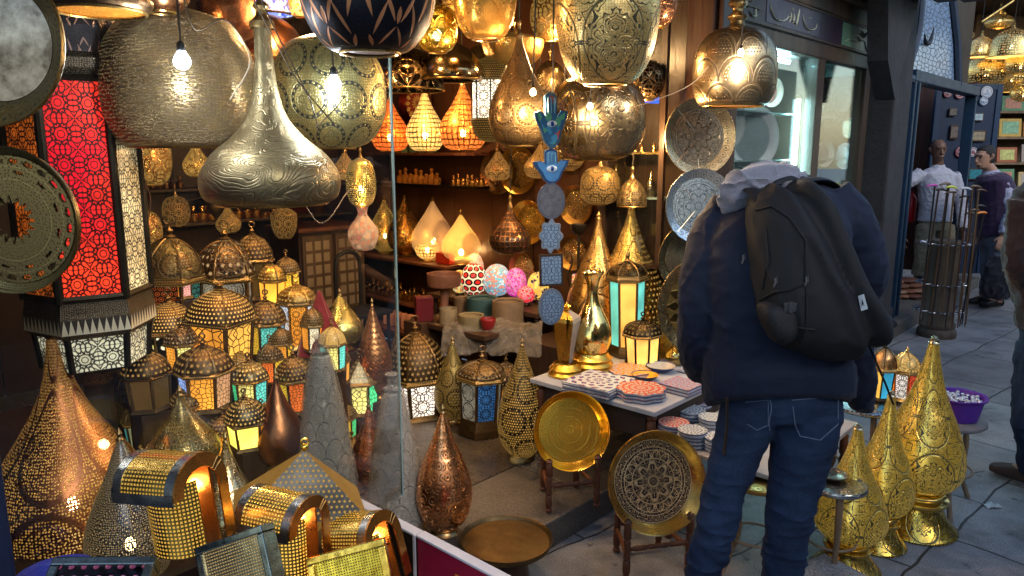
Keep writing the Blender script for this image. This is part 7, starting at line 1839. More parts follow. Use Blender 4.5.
def person(loc, label, J, face, mats, hair='short', group=None, torso=(.17, .11), pelvis_w=.155, shoe=True, grow=.014, vest=None, coat=None, coat_len=0, build=1.0):
    """J: joints head, neck, chest, waist, pelvis, shL, shR, elL, elR, wrL, wrR, hipL, hipR, knL, knR, anL, anR, tL, tR (toes)"""
    t = root('person', loc, label, 'person', group)
    right = (J['shR'] - J['shL']).normalized(); up = (J['neck'] - J['pelvis']).normalized(); fw = up.cross(right).normalized() * 1.0
    if fw.dot(Vector(face)) < 0 and abs(fw.dot(Vector(face))) > .3: fw = -fw
    tw, td = torso
    def torso_(bm, g_=0, low=None):
        rs = [(J['pelvis'] - up * .08, right * (pelvis_w * .9 + g_), fw * (td * .9 + g_)), (J['pelvis'], right * (pelvis_w + g_), fw * (td + g_)), (J['waist'], right * (tw * .88 + g_), fw * (td * 1.0 + g_)),
              (J['chest'], right * (tw + g_), fw * (td * 1.05 + g_)), (J['chest'] + (J['neck'] - J['chest']) * .6, right * (tw * 1.02 + g_), fw * (td * .85 + g_)), (J['neck'] - up * .03, right * (tw * .55 + g_), fw * (td * .6 + g_)), (J['neck'], right * .06, fw * .06)]
        if low: rs = rs[low:]
        loft(bm, rs)
    bm = BM(); torso_(bm); tube(bm, [J['neck'] - up * .04, J['neck'] + up * .02, J['head'] - Vector((0, 0, .05))], [.07, .056, .052], 14)
    R = add_head(bm, J['head'], face, (0, 0, 1) if 'hup' not in J else J['hup'])
    for q in 'LR':
        leg_parts(bm, J['hip' + q], J['kn' + q], J['an' + q]); arm_parts(bm, J['sh' + q], J['el' + q], J['wr' + q])
        tube(bm, [J['an' + q], J['an' + q] - Vector((0, 0, .03)), (J['an' + q] + J['t' + q]) / 2, J['t' + q]], [.04, .045, .04, .03], 12)
        d = (J['wr' + q] - J['el' + q]).normalized()
        add_hand(bm, J['wr' + q], d + Vector((0, 0, -.2)), -right if q == 'R' else right, 1.0, .5, 1 if q == 'R' else -1)
    mk(t, 'body', remesh(bm, .0065, 2), mats['skin'])
    bm = BM()
    for q in (-1, 1): ball(bm, R(q * .03, .083, .005), .011, 10)
    mk(t, 'eyes', bm, M_eye)
    # hair
    if hair:
        bm = BM(); f = Vector(face).normalized(); u = Vector((0, 0, 1)) if 'hup' not in J else J['hup']; u = (u - f * u.dot(f)).normalized(); r = f.cross(u)
        if hair == 'short':
            loft(bm, [(R(0, -.03, -.06), r * .068, f * .062), (R(0, -.022, -.01), r * .077, f * .078), (R(0, -.012, .045), r * .080, f * .095), (R(0, -.01, .085), r * .066, f * .088), (R(0, -.012, .118), r * .034, f * .05)], 20)
        else:                                             # receding, cropped close to the head
            loft(bm, [(R(0, -.04, -.05), r * .066, f * .055), (R(0, -.032, .0), r * .075, f * .066), (R(0, -.022, .05), r * .076, f * .078), (R(0, -.018, .09), r * .062, f * .072), (R(0, -.018, .116), r * .034, f * .04)], 20)
        mk(t, 'hair', remesh(bm, .007, 2, lambda co: .003 * noise.noise(co * 60)), M_hair if hair == 'short' else mats.get('hair', M_hair))
    # trousers
    bm = BM(); loft(bm, [(J['pelvis'] - up * .1, right * (pelvis_w * .95 + grow), fw * (td * .92 + grow)), (J['pelvis'], right * (pelvis_w + grow), fw * (td + grow)), (J['waist'] - up * .02, right * (tw * .9 + grow * .8), fw * (td + grow * .8))])
    for q in 'LR': leg_parts(bm, J['hip' + q], J['kn' + q], J['an' + q], (.09, .068, .062), grow)
    mk(t, 'trousers', remesh(bm, .011, 3, folds(.010, 9, 2, .8)), mats['trousers'])
    # shoes
    for q in 'LR':
        bm = BM(); a, b = J['an' + q], J['t' + q]; dr = (b - a); dr.z = 0; dr.normalize(); sx = Vector((-dr.y, dr.x, 0)); z0 = min(b.z, a.z - .06) - .02
        base = Vector((a.x, a.y, 0))
        loft(bm, [(base - dr * .05 + Vector((0, 0, z0 + .04)), sx * .03, Vector((0, 0, .04)), .7), (base + Vector((0, 0, z0 + .05)), sx * .04, Vector((0, 0, .05)), .7), (base + dr * .08 + Vector((0, 0, z0 + .04)), sx * .043, Vector((0, 0, .04)), .7), (base + dr * .17 + Vector((0, 0, z0 + .028)), sx * .045, Vector((0, 0, .028)), .7), (base + dr * .21 + Vector((0, 0, z0 + .022)), sx * .025, Vector((0, 0, .02)), .7)])
        mk(t, 'shoe', remesh(bm, .008, 2), mats.get('shoe', M_black))
    # top
    bm = BM(); torso_(bm, grow + .016, 1)
    for q in 'LR': arm_parts(bm, J['sh' + q], J['el' + q], seg_(J['el' + q], J['wr' + q], .93), (.062, .05, .040), grow)
    tube(bm, [J['neck'] - up * .02, J['neck'] + up * .022], [.085, .066], 16)
    mk(t, 'shirt', remesh(bm, .011, 3, folds(.009, 10, 5)), mats['shirt'])
    if vest:
        bm = BM(); torso_(bm, grow + .030, 1); mk(t, 'vest', remesh(bm, .011, 3, folds(.006, 8, 1)), vest)
    return t, R

def V(px, py, Y): return at(px, py, Y)
# shopkeeper in the blue doorway
Y = 8.35
J = dict(head=V(938.0, 150.1, Y - .02), neck=V(938.0, 166.6, Y), chest=V(935.9, 183.1, Y), waist=V(935.9, 204.7, Y), pelvis=V(934.8, 221.2, Y), shL=V(921.0, 173.8, Y), shR=V(952.8, 173.8, Y), elL=V(895.6, 190.3, Y - .05), elR=V(961.3, 203.7, Y), wrL=V(902.0, 235.6, Y - .12), wrR=V(962.4, 230.4, Y - .1),
         hipL=V(926.3, 225.3, Y), hipR=V(944.4, 225.3, Y), knL=V(922.1, 258.2, Y - .05), knR=V(946.5, 258.2, Y), anL=V(916.8, 288.1, Y - .0), anR=V(947.5, 288.1, Y + .05))
for q in 'LR': J['an' + q].z = .22; J['t' + q] = Vector((J['an' + q].x, J['an' + q].y - .13, .16))
person((J['pelvis'].x, Y, .12), 'shopkeeper in pale shirt and khaki trousers in the blue doorway, one elbow out', J, (-.1, -1, .0), dict(skin=M_skin, shirt=fabric((.36, .36, .42)), trousers=fabric((.17, .15, .10)), shoe=M_black, hair=plain((.05, .045, .04), .9)), 'bald')
# man in the vest, seen from the side, looking left
Y = 7.65
J = dict(head=V(985, 157, Y), neck=V(991, 172, Y), chest=V(995, 192, Y), waist=V(996, 215, Y), pelvis=V(996, 234, Y), shL=V(991, 183, Y + .17), shR=V(1003, 183, Y - .15), elL=V(987, 208, Y + .2), elR=V(1011, 212, Y - .2), wrL=V(978, 232, Y + .1), wrR=V(1003, 236, Y - .24),
         hipL=V(992, 240, Y + .09), hipR=V(999, 240, Y - .07), knL=V(989, 274, Y + .08), knR=V(998, 274, Y - .08), anL=V(986, 303, Y + .1), anR=V(998, 304, Y - .06))
for q in 'LR': J['an' + q].z = .1; J['t' + q] = Vector((J['an' + q].x - .13, J['an' + q].y - .02, .03))
person((J['pelvis'].x, Y, 0), 'man in dark purple vest over a pale shirt, turned left by the walking sticks', J, (-1, -.25, -.08), dict(skin=M_skinl, shirt=fabric((.32, .32, .42)), trousers=fabric((.11, .13, .18)), shoe=M_black), 'short', torso=(.19, .135), vest=fabric((.035, .018, .05)))
bm = BM(); c = V(996, 278, Y - .3)
loft(bm, [(c + Vector((0, 0, .22)), Vector((.05, 0, 0)), Vector((0, .05, 0))), (c + Vector((0, 0, .12)), Vector((.12, 0, 0)), Vector((0, .07, 0))), (c + Vector((.02, 0, -.1)), Vector((.17, 0, 0)), Vector((0, .09, 0))), (c + Vector((.02, 0, -.22)), Vector((.12, 0, 0)), Vector((0, .06, 0)))])
o = link('black_bag', remesh(bm, .015, 3, folds(.02, 7, 4)), fabric((.012, .012, .018))); tag(o, 'black cloth bag hanging in front of the legs of the man in the vest', 'bag')
for v in o.data.vertices: v.co -= c
o.location = c
# passer-by cut off by the right edge
Y = 3.35
J = dict(head=V(1057, 128, Y), neck=V(1062, 172, Y), chest=V(1062, 222, Y), waist=V(1060, 285, Y), pelvis=V(1060, 330, Y), shL=V(1029, 200, Y - .02), shR=V(1094, 200, Y), elL=V(1020, 262, Y - .02), elR=V(1104, 262, Y), wrL=V(1030, 306, Y + .16), wrR=V(1098, 312, Y + .16),
         hipL=V(1043, 345, Y), hipR=V(1078, 345, Y), knL=V(1034, 425, Y - .05), knR=V(1080, 425, Y + .1), anL=V(1036, 482, Y + .02), anR=V(1084, 478, Y + .25))
for q in 'LR': J['an' + q].z = .1; J['t' + q] = Vector((J['an' + q].x - .07, J['an' + q].y + .12, .03))
person((J['pelvis'].x, Y, 0), 'passer-by in a dark brown jacket and blue jeans cut off by the right edge', J, (.1, 1, 0), dict(skin=M_skinl, shirt=fabric((.016, .009, .012)), trousers=M_denim, shoe=plain((.06, .035, .03), .6)), 'short', grow=.022)

# ------------------------------------------------------------------ the man with the backpack
Y = 2.12
mn = root('person', (at(787, 400, Y).x, Y, 0), 'man seen from behind in dark navy jacket and jeans, bending over the tables', 'person')
head = V(760, 262, 2.50); neck = V(770, 206, 2.38)
shL, shR = V(722, 214, 2.24), V(842, 204, 2.24)
elL, elR = V(702, 322, 2.22), V(862, 282, 2.26)
wrL, wrR = V(716, 352, 2.46), V(820, 318, 2.48)
pel = V(783, 398, Y); wst = V(780, 350, Y + .02); che = V(778, 255, 2.18)
hipL, hipR = V(744, 418, Y), V(812, 412, Y + .01)
knL, knR = V(723, 500, Y - .01), V(790, 505, Y - .02)
anL, anR = V(700, 662, Y + .02), V(778, 668, Y + .05)
anL.z = anR.z = .1
tL, tR = anL + Vector((-.05, .14, -.07)), anR + Vector((.02, .15, -.07))
X = Vector((1, 0, 0)); up = (neck - pel).normalized(); fw = X.cross(up) * -1
bm = BM()
loft(bm, [(pel - Vector((0, -.02, .08)), X * .12, fw * .07), (pel, X * .135, fw * .085), (wst, X * .14, fw * .09), (che, X * .17, fw * .115), (V(780, 215, 2.27), X * .17, fw * .1), (V(775, 198, 2.33), X * .1, fw * .07)])
tube(bm, [V(776, 200, 2.32), neck, head - Vector((0, -.0, .0))], [.075, .06, .055], 14)
R = add_head(bm, head, (-.1, .55, -.85), (-.1, .85, .5))
for h, k_, a_, t_ in ((hipL, knL, anL, tL), (hipR, knR, anR, tR)):
    leg_parts(bm, h, k_, a_, (.055, .042, .036)); tube(bm, [a_, a_ - Vector((0, 0, .03)), (a_ + t_) / 2, t_], [.04, .045, .04, .03], 12)
arm_parts(bm, shL, elL, wrL); arm_parts(bm, shR, elR, wrR)
add_hand(bm, wrL, (wrL - elL), (1, 0, -.3), 1, .6, -1); add_hand(bm, wrR, (wrR - elR), (-1, 0, -.3), 1, .6, 1)
mk(mn, 'body', remesh(bm, .007, 2), M_skinl)
bm = BM(); f_ = Vector((-.1, .55, -.85)).normalized(); u_ = Vector((-.1, .85, .5)); u_ = (u_ - f_ * u_.dot(f_)).normalized(); r_ = f_.cross(u_)
loft(bm, [(R(0, -.03, -.06), r_ * .068, f_ * .062), (R(0, -.022, -.01), r_ * .077, f_ * .078), (R(0, -.012, .045), r_ * .080, f_ * .095), (R(0, -.01, .085), r_ * .066, f_ * .088), (R(0, -.012, .118), r_ * .034, f_ * .05)], 20)
mk(mn, 'hair', remesh(bm, .008, 2), M_hair)
# jeans: loose legs with creases gathered at the knees
bm = BM()
loft(bm, [(V(783, 428, Y), X * .15, fw * .11), (V(784, 412, Y), X * .172, fw * .128), (V(783, 385, Y), X * .168, fw * .122), (V(783, 366, Y), X * .165, fw * .12)])
def jl(pts, r): tube(bm, pts, r, 20, sub=3)
jl([V(752, 408, Y), V(740, 440, Y), V(726, 484, Y - .02), V(714, 530, Y - .03), V(704, 575, Y - .02), V(699, 640, Y), anL + Vector((0, 0, -.02))], [.092, .080, .066, .060, .056, .056, .062])
jl([V(808, 408, Y), V(803, 440, Y), V(795, 484, Y - .02), V(788, 530, Y - .03), V(782, 575, Y - .02), V(779, 640, Y), anR + Vector((0, 0, -.02))], [.102, .096, .078, .069, .062, .060, .064])
def jf(co):
    q = Vector((co.x * 7, co.y * 7, co.z * 24)); w = noise.noise(q + Vector((0, 0, co.x * 18)))
    kn = math.exp(-((co.z - .42) / .22) ** 2)
    r_ = max(0, 1 - abs(noise.noise(q * .9 + Vector((3, 1, 5)))) * 3.2) ** 2
    return (.003 + .006 * kn) * (w * .7 + r_ * .9 - .3) + .005 * noise.noise(co * 11)
jn = mk(mn, 'jeans', remesh(bm, .0075, 4, jf), M_denim)
# pocket and seams on the seat
bm = BM()
pk = [(792, 400), (838, 396), (838, 424), (820, 440), (800, 436), (795, 425), (792, 400)]
def onback_jean(px, py):
    # project on the jeans surface
    o_ = Vector((0, 0, CAMZ)) - mn.location; hit = jn.ray_cast(o_, ray(px, py).normalized())
    return (hit[1] + Vector((0, -.0015, 0)) + mn.location) if hit[0] else V(px, py, Y - .13)
bpy.context.view_layer.update()
tube(bm, [onback_jean(a + (c - a) * i / 4, b + (d - b) * i / 4) for (a, b), (c, d) in zip(pk, pk[1:]) for i in range(4)], .0016, 5, cap=False)
tube(bm, [onback_jean(770 + 1.2 * math.sin(i), 400 + i * 5) for i in range(7)], .0018, 5)
pk = [(745, 402), (768, 400), (768, 425), (757, 430), (744, 422)]
tube(bm, [onback_jean(a + (c - a) * i / 4, b + (d - b) * i / 4) for (a, b), (c, d) in zip(pk, pk[1:]) for i in range(4)], .0013, 5, cap=False)
mk(mn, 'pocket_stitching', bm, fabric((.09, .12, .19)))
for a, b in ((anL, tL), (anR, tR)):
    bm = BM(); dr = (b - a); dr.z = 0; dr.normalize(); sx = Vector((-dr.y, dr.x, 0)); base = Vector((a.x, a.y, 0))
    loft(bm, [(base - dr * .06 + Vector((0, 0, .045)), sx * .03, Vector((0, 0, .045)), .7), (base + Vector((0, 0, .055)), sx * .043, Vector((0, 0, .055)), .7), (base + dr * .09 + Vector((0, 0, .045)), sx * .046, Vector((0, 0, .045)), .7), (base + dr * .19 + Vector((0, 0, .03)), sx * .047, Vector((0, 0, .03)), .7), (base + dr * .23 + Vector((0, 0, .022)), sx * .025, Vector((0, 0, .02)), .7)])
    mk(mn, 'shoe', remesh(bm, .008, 2), M_black)
# jacket
M_jack = (lambda g: g.done(g.bsdf(g.mix(g.noise(g.tc(), 5, 4), (.0035, .006, .017), (.007, .012, .034)), g.m('ADD', g.mul(g.noise(g.tc(), 300, 2), .3), .6), 0, g.bump(g.noise(g.tc(), 350, 2), .001, .5), .3, sheen=.04)))(G('jacket_cloth'))
bm = BM()
loft(bm, [(V(779, 402, Y), X * .215, fw * .16, .85), (V(779, 385, Y), X * .218, fw * .165, .85), (V(776, 340, Y + .02), X * .205, fw * .16, .85), (V(776, 285, 2.15), X * .205, fw * .155, .85), (V(778, 240, 2.19), X * .205, fw * .15, .85),
          (V(782, 205, 2.27), X * .195, fw * .125), (V(780, 186, 2.33), X * .14, fw * .09), (V(776, 176, 2.37), X * .08, fw * .06)], 28)
tube(bm, [V(735, 206, 2.26), V(716, 240, 2.24), V(706, 285, 2.2), V(701, 330, 2.2), V(703, 362, 2.3), V(712, 366, 2.42)], [.075, .085, .082, .076, .066, .055], 18, sub=3)
tube(bm, [V(828, 194, 2.26), V(846, 218, 2.24), V(858, 250, 2.24), V(862, 280, 2.26), V(846, 300, 2.38), V(826, 312, 2.46)], [.07, .084, .078, .074, .062, .05], 18, sub=3)
loft(bm, [(V(838, 318, 2.2), X * .07, fw * .1), (V(850, 360, 2.22), X * .07, fw * .08), (V(858, 392, 2.24), X * .055, fw * .06), (V(863, 412, 2.26), X * .025, fw * .04)], 16)
tube(bm, [V(790, 200, 2.36), V(775, 198, 2.42)], [.075, .07], 16)
def kf(co):
    q = Vector((co.x * 6, co.y * 6, co.z * 5)); s = max(0, 1 - abs(noise.noise(q * 1.4 + Vector((noise.noise(q) * 2, 4, 7)))) * 3) ** 2
    arm = 1.0 if (co.x > 1.0 or co.x < .62) else .5
    fine = max(0, 1 - abs(noise.noise(Vector((co.x * 10, co.y * 10, co.z * 22)) + Vector((1, 2, 3)))) * 3) ** 2
    return .009 * noise.noise(q) + arm * (.006 * s + .004 * fine) - .002
mk(mn, 'jacket', remesh(bm, .009, 4, kf), M_jack)
# grey hood lying on the shoulders
bm = BM()
tube(bm, [V(732, 214, 2.24), V(734, 198, 2.2), V(747, 187, 2.18), V(765, 182, 2.2), V(785, 181, 2.26), V(803, 185, 2.33)], [.034, .052, .062, .062, .05, .03], 16, sub=3)
tube(bm, [V(738, 206, 2.34), V(752, 186, 2.3), V(768, 174, 2.31), V(785, 176, 2.34), V(798, 182, 2.38)], [.03, .042, .044, .04, .03], 16, sub=3)
tube(bm, [V(733, 216, 2.24), V(737, 208, 2.2), V(750, 200, 2.17)], [.02, .034, .02], 14, sub=2)
g = G('grey_fleece'); o = g.tc(); n1 = g.noise(o, 420, 2, .7); M_hood = g.done(g.bsdf(g.mix(g.rng(n1, .4, .65), (.21, .21, .255), (.12, .12, .15)), .95, 0, g.bump(n1, .001, .6), .2, sheen=.4))
mk(mn, 'hood', remesh(bm, .008, 3, lambda co: .012 * max(0, 1 - abs(noise.noise(Vector((co.x * 14, co.y * 10, co.z * 26)))) * 3) ** 2 - .006 + .008 * noise.noise(co * 14)), M_hood)

# backpack: outline swollen towards the viewer
bp = root('backpack', V(808, 350, 2.0), 'black backpack hanging askew on the back of the man in the navy jacket', 'backpack')
def pillow(outline, Yf, D, n=9, e=.55, bend=None, back=.02):
    """closed outline (px,py) in the plane Yf(py), rounded towards the camera by D"""
    o = catmull(outline, 5, True); P = [V(x, y, Yf(y)) for x, y in o]; c = sum(P, Vector()) / len(P); nrm = Vector((0, -1, .12)).normalized()
    bm = BM(); rings = [[bm.verts.new(p - nrm * back) for p in P]]
    for k in range(n):
        a = (PI / 2) * k / (n - 1); s = math.cos(a) ** e; h = math.sin(a) ** .8
        if k == n - 1: break
        rings.append([bm.verts.new(c + (p - c) * s + nrm * D * h) for p in P])
    top = bm.verts.new(c + nrm * D)
    for a, b in zip(rings, rings[1:]):
        for i in range(len(P)): bm.faces.new((a[i], a[(i + 1) % len(P)], b[(i + 1) % len(P)], b[i]))
    for i in range(len(P)): bm.faces.new((rings[-1][i], rings[-1][(i + 1) % len(P)], top))
    bm.faces.new(rings[0][::-1])
    return bm
Yb = lambda y: 2.10 - (y - 190) * .0006
M_pack = (lambda g: g.done(g.bsdf(g.mix(g.noise(g.tc(), 6, 4), (.0022, .0024, .004), (.005, .0055, .008)), .75, 0, g.bump(g.noise(g.tc(), 260, 2, .7), .0012, .8), .45)))(G('pack_nylon'))
M_pack2 = plain((.006, .006, .008), .65, 0, .4, 40, .6)
body_ol = [(752, 196), (790, 186), (808, 188), (821, 212), (835, 244), (856, 282), (880, 312), (889, 325), (878, 338), (858, 350), (832, 360), (805, 356), (775, 342), (757, 315), (750, 275), (746, 230)]
bmb = pillow(body_ol, Yb, .155)
_fa, _fb = V(806, 205, 2.0), V(858, 318, 1.95); _fd = Vector((_fb.x - _fa.x, 0, _fb.z - _fa.z)).normalized(); _fn = Vector((-_fd.z, 0, _fd.x))
def packfold(co):
    d = (Vector((co.x, 0, co.z)) - Vector((_fa.x, 0, _fa.z))).dot(_fn) + .015 * noise.noise(co * 6)
    return -.018 * math.exp(-(d / .022) ** 2) + .014 * math.exp(-((d - .035) / .02) ** 2) + .012 * math.exp(-((d + .035) / .02) ** 2) - .012 * math.exp(-((d - .075) / .014) ** 2)
mb = remesh(bmb, .008, 3, lambda co: packfold(co) + .008 * noise.noise(co * 7) + .006 * max(0, 1 - abs(noise.noise(Vector((co.x * 9, co.y * 9, co.z * 7 + co.x * 8)))) * 3) ** 2)
pack = mk(bp, 'main_bag', mb, M_pack)
bpy.context.view_layer.update()
def onpack(px, py, off=.002):
    o_ = Vector((0, 0, CAMZ)) - bp.location; d = ray(px, py).normalized(); hit = pack.ray_cast(o_, d)
    return (hit[1] - d * off + bp.location) if hit[0] else V(px, py, Yb(py) - .02)
def seam(pts, r, mat, nm, flat=.5, off=.002, n=5):
    q = []
    for (a, b), (c, d) in zip(pts, pts[1:]):
        for i in range(n): q.append(onpack(a + (c - a) * i / n, b + (d - b) * i / n, off))
    q.append(onpack(*pts[-1], off)); bm = BM(); tube(bm, q, r, 6, flat=1); return mk(bp, nm, bm, mat)
seam([(756, 210), (772, 206), (790, 218), (806, 240), (808, 280), (806, 330), (800, 350)], .0035, M_pack2, 'seam')
seam([(760, 300), (775, 292), (790, 290), (808, 282)], .004, M_pack2, 'zipper')
seam([(806, 236), (806, 262), (807, 300)], .003, M_pack2, 'zipper')
seam([(765, 228), (768, 260), (762, 290)], .003, M_pack2, 'zipper')
seam([(760, 322), (785, 326), (815, 330)], .003, M_pack2, 'seam')
# side pocket and bottle
bm = remesh(pillow([(757, 306), (775, 300), (792, 308), (795, 332), (782, 344), (768, 336)], lambda y: Yb(y) - .085, .06), .008, 2, lambda co: .003 * noise.noise(co * 20)); mk(bp, 'side_pocket', bm, M_pack2)
for i, (px, py) in enumerate(((775, 278), (806, 277), (743, 255))):
    q = onpack(px, py, .006); bm = BM(); tube(bm, [q, q + Vector((.002, -.002, -.011)), q + Vector((-.003, -.003, -.024))], [.003, .0035, .002], 6); tube(bm, [q + Vector((.004, -.001, .004)), q + Vector((.006, -.003, -.012))], .0015, 5); mk(bp, 'zip_pull', bm, plain((.10, .10, .11), .4, .6))
q = onpack(790, 307, .006); bm = BM(); box(bm, q, (.032, .01, .024), 0, bevel=.003); box(bm, q + Vector((0, -.004, 0)), (.012, .01, .03), bevel=.002); mk(bp, 'buckle', bm, plain((.05, .05, .055), .3))
# white emblem patch: an upright pennant with a small dark mark
g = [(858, 296), (864, 294), (868, 309), (861, 311)]
bm = BM(); a = [bm.verts.new(onpack(x, y, .004)) for x, y in g]; b = [bm.verts.new(onpack(x, y, .002)) for x, y in g]; bm.faces.new(a[::-1]); bm.faces.new(b)
for i in range(4): bm.faces.new((a[i], a[(i + 1) % 4], b[(i + 1) % 4], b[i]))
mk(bp, 'emblem_patch', bm, plain((.6, .62, .65), .5))
g = [(862, 299), (864.5, 306), (863, 304), (861.5, 307)]
bm = BM(); a = [bm.verts.new(onpack(x, y, .0065)) for x, y in g]; b = [bm.verts.new(onpack(x, y, .0045)) for x, y in g]; bm.faces.new(a[::-1]); bm.faces.new(b)
for i in range(4): bm.faces.new((a[i], a[(i + 1) % 4], b[(i + 1) % 4], b[i]))
mk(bp, 'emblem_mark', bm, M_black)
def strap(pts, r, nm='strap', flat=.25):
    bm = BM(); tube(bm, pts, r, 8, sub=5, flat=flat); mk(bp, nm, bm, M_pack2)
strap([V(790, 196, 2.04), V(800, 182, 2.12), V(822, 180, 2.22), V(836, 190, 2.3), V(846, 210, 2.32)], .024, 'shoulder_strap', .3)
strap([V(762, 202, 2.04), V(752, 190, 2.12), V(742, 196, 2.22), V(730, 210, 2.3)], .024, 'shoulder_strap', .3)
strap([V(778, 192, 2.07), V(775, 184, 2.10), V(792, 178, 2.13), V(803, 184, 2.13)], .009, 'top_handle', .5)
strap([V(866, 338, 2.05), V(876, 362, 2.05), V(886, 385, 2.06), V(893, 404, 2.06)], .008, 'hanging_strap')
strap([V(727, 398, 1.97), V(727, 425, 1.97), V(724, 455, 1.97)], .012, 'hanging_strap')

# ------------------------------------------------------------------ gold pedestal lamps on the street
def gold_lamp(cx, yt, yb, w, wb, lb, N, kind):
    p = onz(cx, yb - 6, 0); k = mpp(p); R = w / 2 * k; H = at(cx, yt, p.y).z; rb = wb / 2 * k; p.x = at(cx, (yt + yb) / 2 + 10, p.y).x
    t = root('gold_lamp', (p.x, p.y, 0), lb, 'lamp', 'gold pedestal lamps on the pavement', rot=(0, 0, rnd.uniform(0, 6)))
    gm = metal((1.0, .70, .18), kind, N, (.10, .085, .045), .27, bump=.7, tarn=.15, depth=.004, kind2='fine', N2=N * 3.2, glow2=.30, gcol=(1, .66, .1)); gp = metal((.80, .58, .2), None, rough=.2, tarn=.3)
    bm = BM(); lathe(bm, [(1.0, 0), (1.04, .01), (1.0, .02), (.93, .035), (.74, .08), (.62, .13), (.6, .15)], rb, H, 56, 3); link('foot', bm, metal((.92, .62, .13), kind, N, (.10, .085, .045), .2, tarn=.25), t)
    bm = BM(); lathe(bm, [(.6, .148), (.72, .155), (.74, .172), (.62, .182), (.6, .188), (.66, .195), (.7, .21), (.6, .225), (.4, .23)], rb, H, 56, 2); link('collar', bm, gp, t)
    bm = BM(); lathe(bm, [(.5, .225), (.78, .25), (.97, .31), (1.0, .38), (.92, .46), (.72, .575), (.47, .69), (.28, .81), (.16, .92), (.12, .975)], R, H, 72, 4); link('shade', bm, gm, t)
    bm = BM(); lathe(bm, [(1.2, 0), (1.3, .1), (1.0, .3), (1.0, .55), (.5, .68), (.7, .8), (.3, .92), (.02, 1)], R * .11, H * .04, 16, 2, off=(0, 0, H * .972)); link('finial', bm, M_silver, t)
    return t
gold_lamp(923, 338, 533, 76, 74, 'tallest gold teardrop lamp on a flared pedestal, furthest right on the pavement', 5.0, 'vine')
gold_lamp(883, 392, 550, 58, 52, 'middle sized gold teardrop lamp between the tallest and the nearest one', 4.2, 'vine')
gold_lamp(851, 425, 574, 68, 62, 'nearest gold teardrop lamp on a pedestal, beside the leg of the man in jeans', 5.0, 'vine')

def round_table(cx, yt, w, z, lb, top, legs=3, th=.02, lm=None, splay=1.15, rot=0.0):
    p = onz(cx, yt, z); R = w / 2 * mpp(p)
    t = root('round_table', (p.x, p.y, 0), lb, 'table', rot=(0, 0, rot))
    bm = BM(); lathe(bm, [(.001, -th), (.96, -th), (1, -th * .7), (1, -th * .2), (.97, 0), (.001, 0)], R, 1, 40, 1, off=(0, 0, z)); link('tabletop', bm, top, t)
    for i in range(legs):
        a = 2 * PI * i / legs + .3
        bm = BM(); c, s = math.cos(a), math.sin(a); tube(bm, [(R * .75 * c, R * .75 * s, z - th), (R * .85 * c, R * .85 * s, z * .6), (R * .8 * c, R * .8 * s, z * .3), (R * splay * c, R * splay * s, 0)], [.014, .012, .01, .012], 8, sub=3); link('leg', bm, lm or M_wood_l, t)
    bm = BM(); tube(bm, [(R * .78 * math.cos(i * PI / 12), R * .78 * math.sin(i * PI / 12), z * .42) for i in range(25)], .005, 6, cap=False); link('leg_ring', bm, lm or M_wood_l, t)
    return t, p, R
t, p, R = round_table(946, 417, 72, .42, 'small round grey topped table behind the tallest gold lamp', plain((.16, .15, .15), .5))
bs = root('basin', p + Vector((.04, -.01, 0)), 'purple plastic basin filled with small clear things on the little round table', 'basin')
R_ = 24 * mpp(p)
bm = BM(); lathe(bm, [(.001, 0), (.72, 0), (.78, .03), (.97, .9), (1.08, .95), (1.08, 1), (.95, .98), (.7, .08), (.001, .06)], R_, .11, 40, 1, ripple=lambda a: .03 * math.cos(6 * a)); link('tub', bm, plain((.09, .025, .28), .3, 0, .2), bs)
bm = BM(); rr = random.Random(3)
for i in range(70): a, q = rr.uniform(0, 6.28), R_ * .82 * math.sqrt(rr.random()); ball(bm, (q * math.cos(a), q * math.sin(a), .088 + rr.uniform(0, .012)), .009, 8, rr.uniform(.5, 1))
link('glass_beads', bm, (lambda g: g.done(g.bsdf((.5, .52, .6), .1, .3)))(G('clear_bits')), bs)
t, p2, R = round_table(868, 403, 70, .46, 'round table with a curved wooden leg and pale metal top just behind the man', metal((.45, .47, .5), 'fine', 6, None, .25), 3)
lantern(905, 343, 402, 27, 'small white and red jewelled lantern behind the tallest gold lamp', [(.95, .9, .8), (1, .1, .03), (1, .6, .1)], z=.46, n=6, rot=.3, domemat=metal((.5, .42, .2), 'star', 5, (1, .9, .6), .3, glow=.6), st=1.2, kinds=('star',), pN=.9, group='small jewelled lanterns on the pavement table', frame=M_brass, ring=False)
lantern(881, 337, 401, 25, 'small blue, yellow and red glass lantern with an orange dome next to the backpack strap', [(1, .6, .1), (.05, .4, .6), (1, .12, .03)], z=.46, n=6, rot=.1, domemat=metal((.6, .35, .18), 'rings', 5, None, .3), st=1.0, kinds=(None,), group='small jewelled lanterns on the pavement table', frame=M_dark, ring=False)
t, p3, R = round_table(836, 482, 60, .40, 'low round table with a brass tray top beside the right leg of the man', metal((.5, .5, .48), 'rings', 4, None, .25), 3)
small('dark_dish', 835, 481, 30, 5, .402, [(.001, 0), (.6, 0), (1, .8), (.95, 1), (.6, .5), (.001, .4)], metal((.2, .17, .15), None), 'dark little dish on the low round table beside the man', 'dish')
t, p4, R = round_table(757, 478, 62, .40, 'low folding table with a golden tray seen between the legs of the man', metal((.6, .42, .15), 'rings', 4, None, .3), 4, splay=1.3)

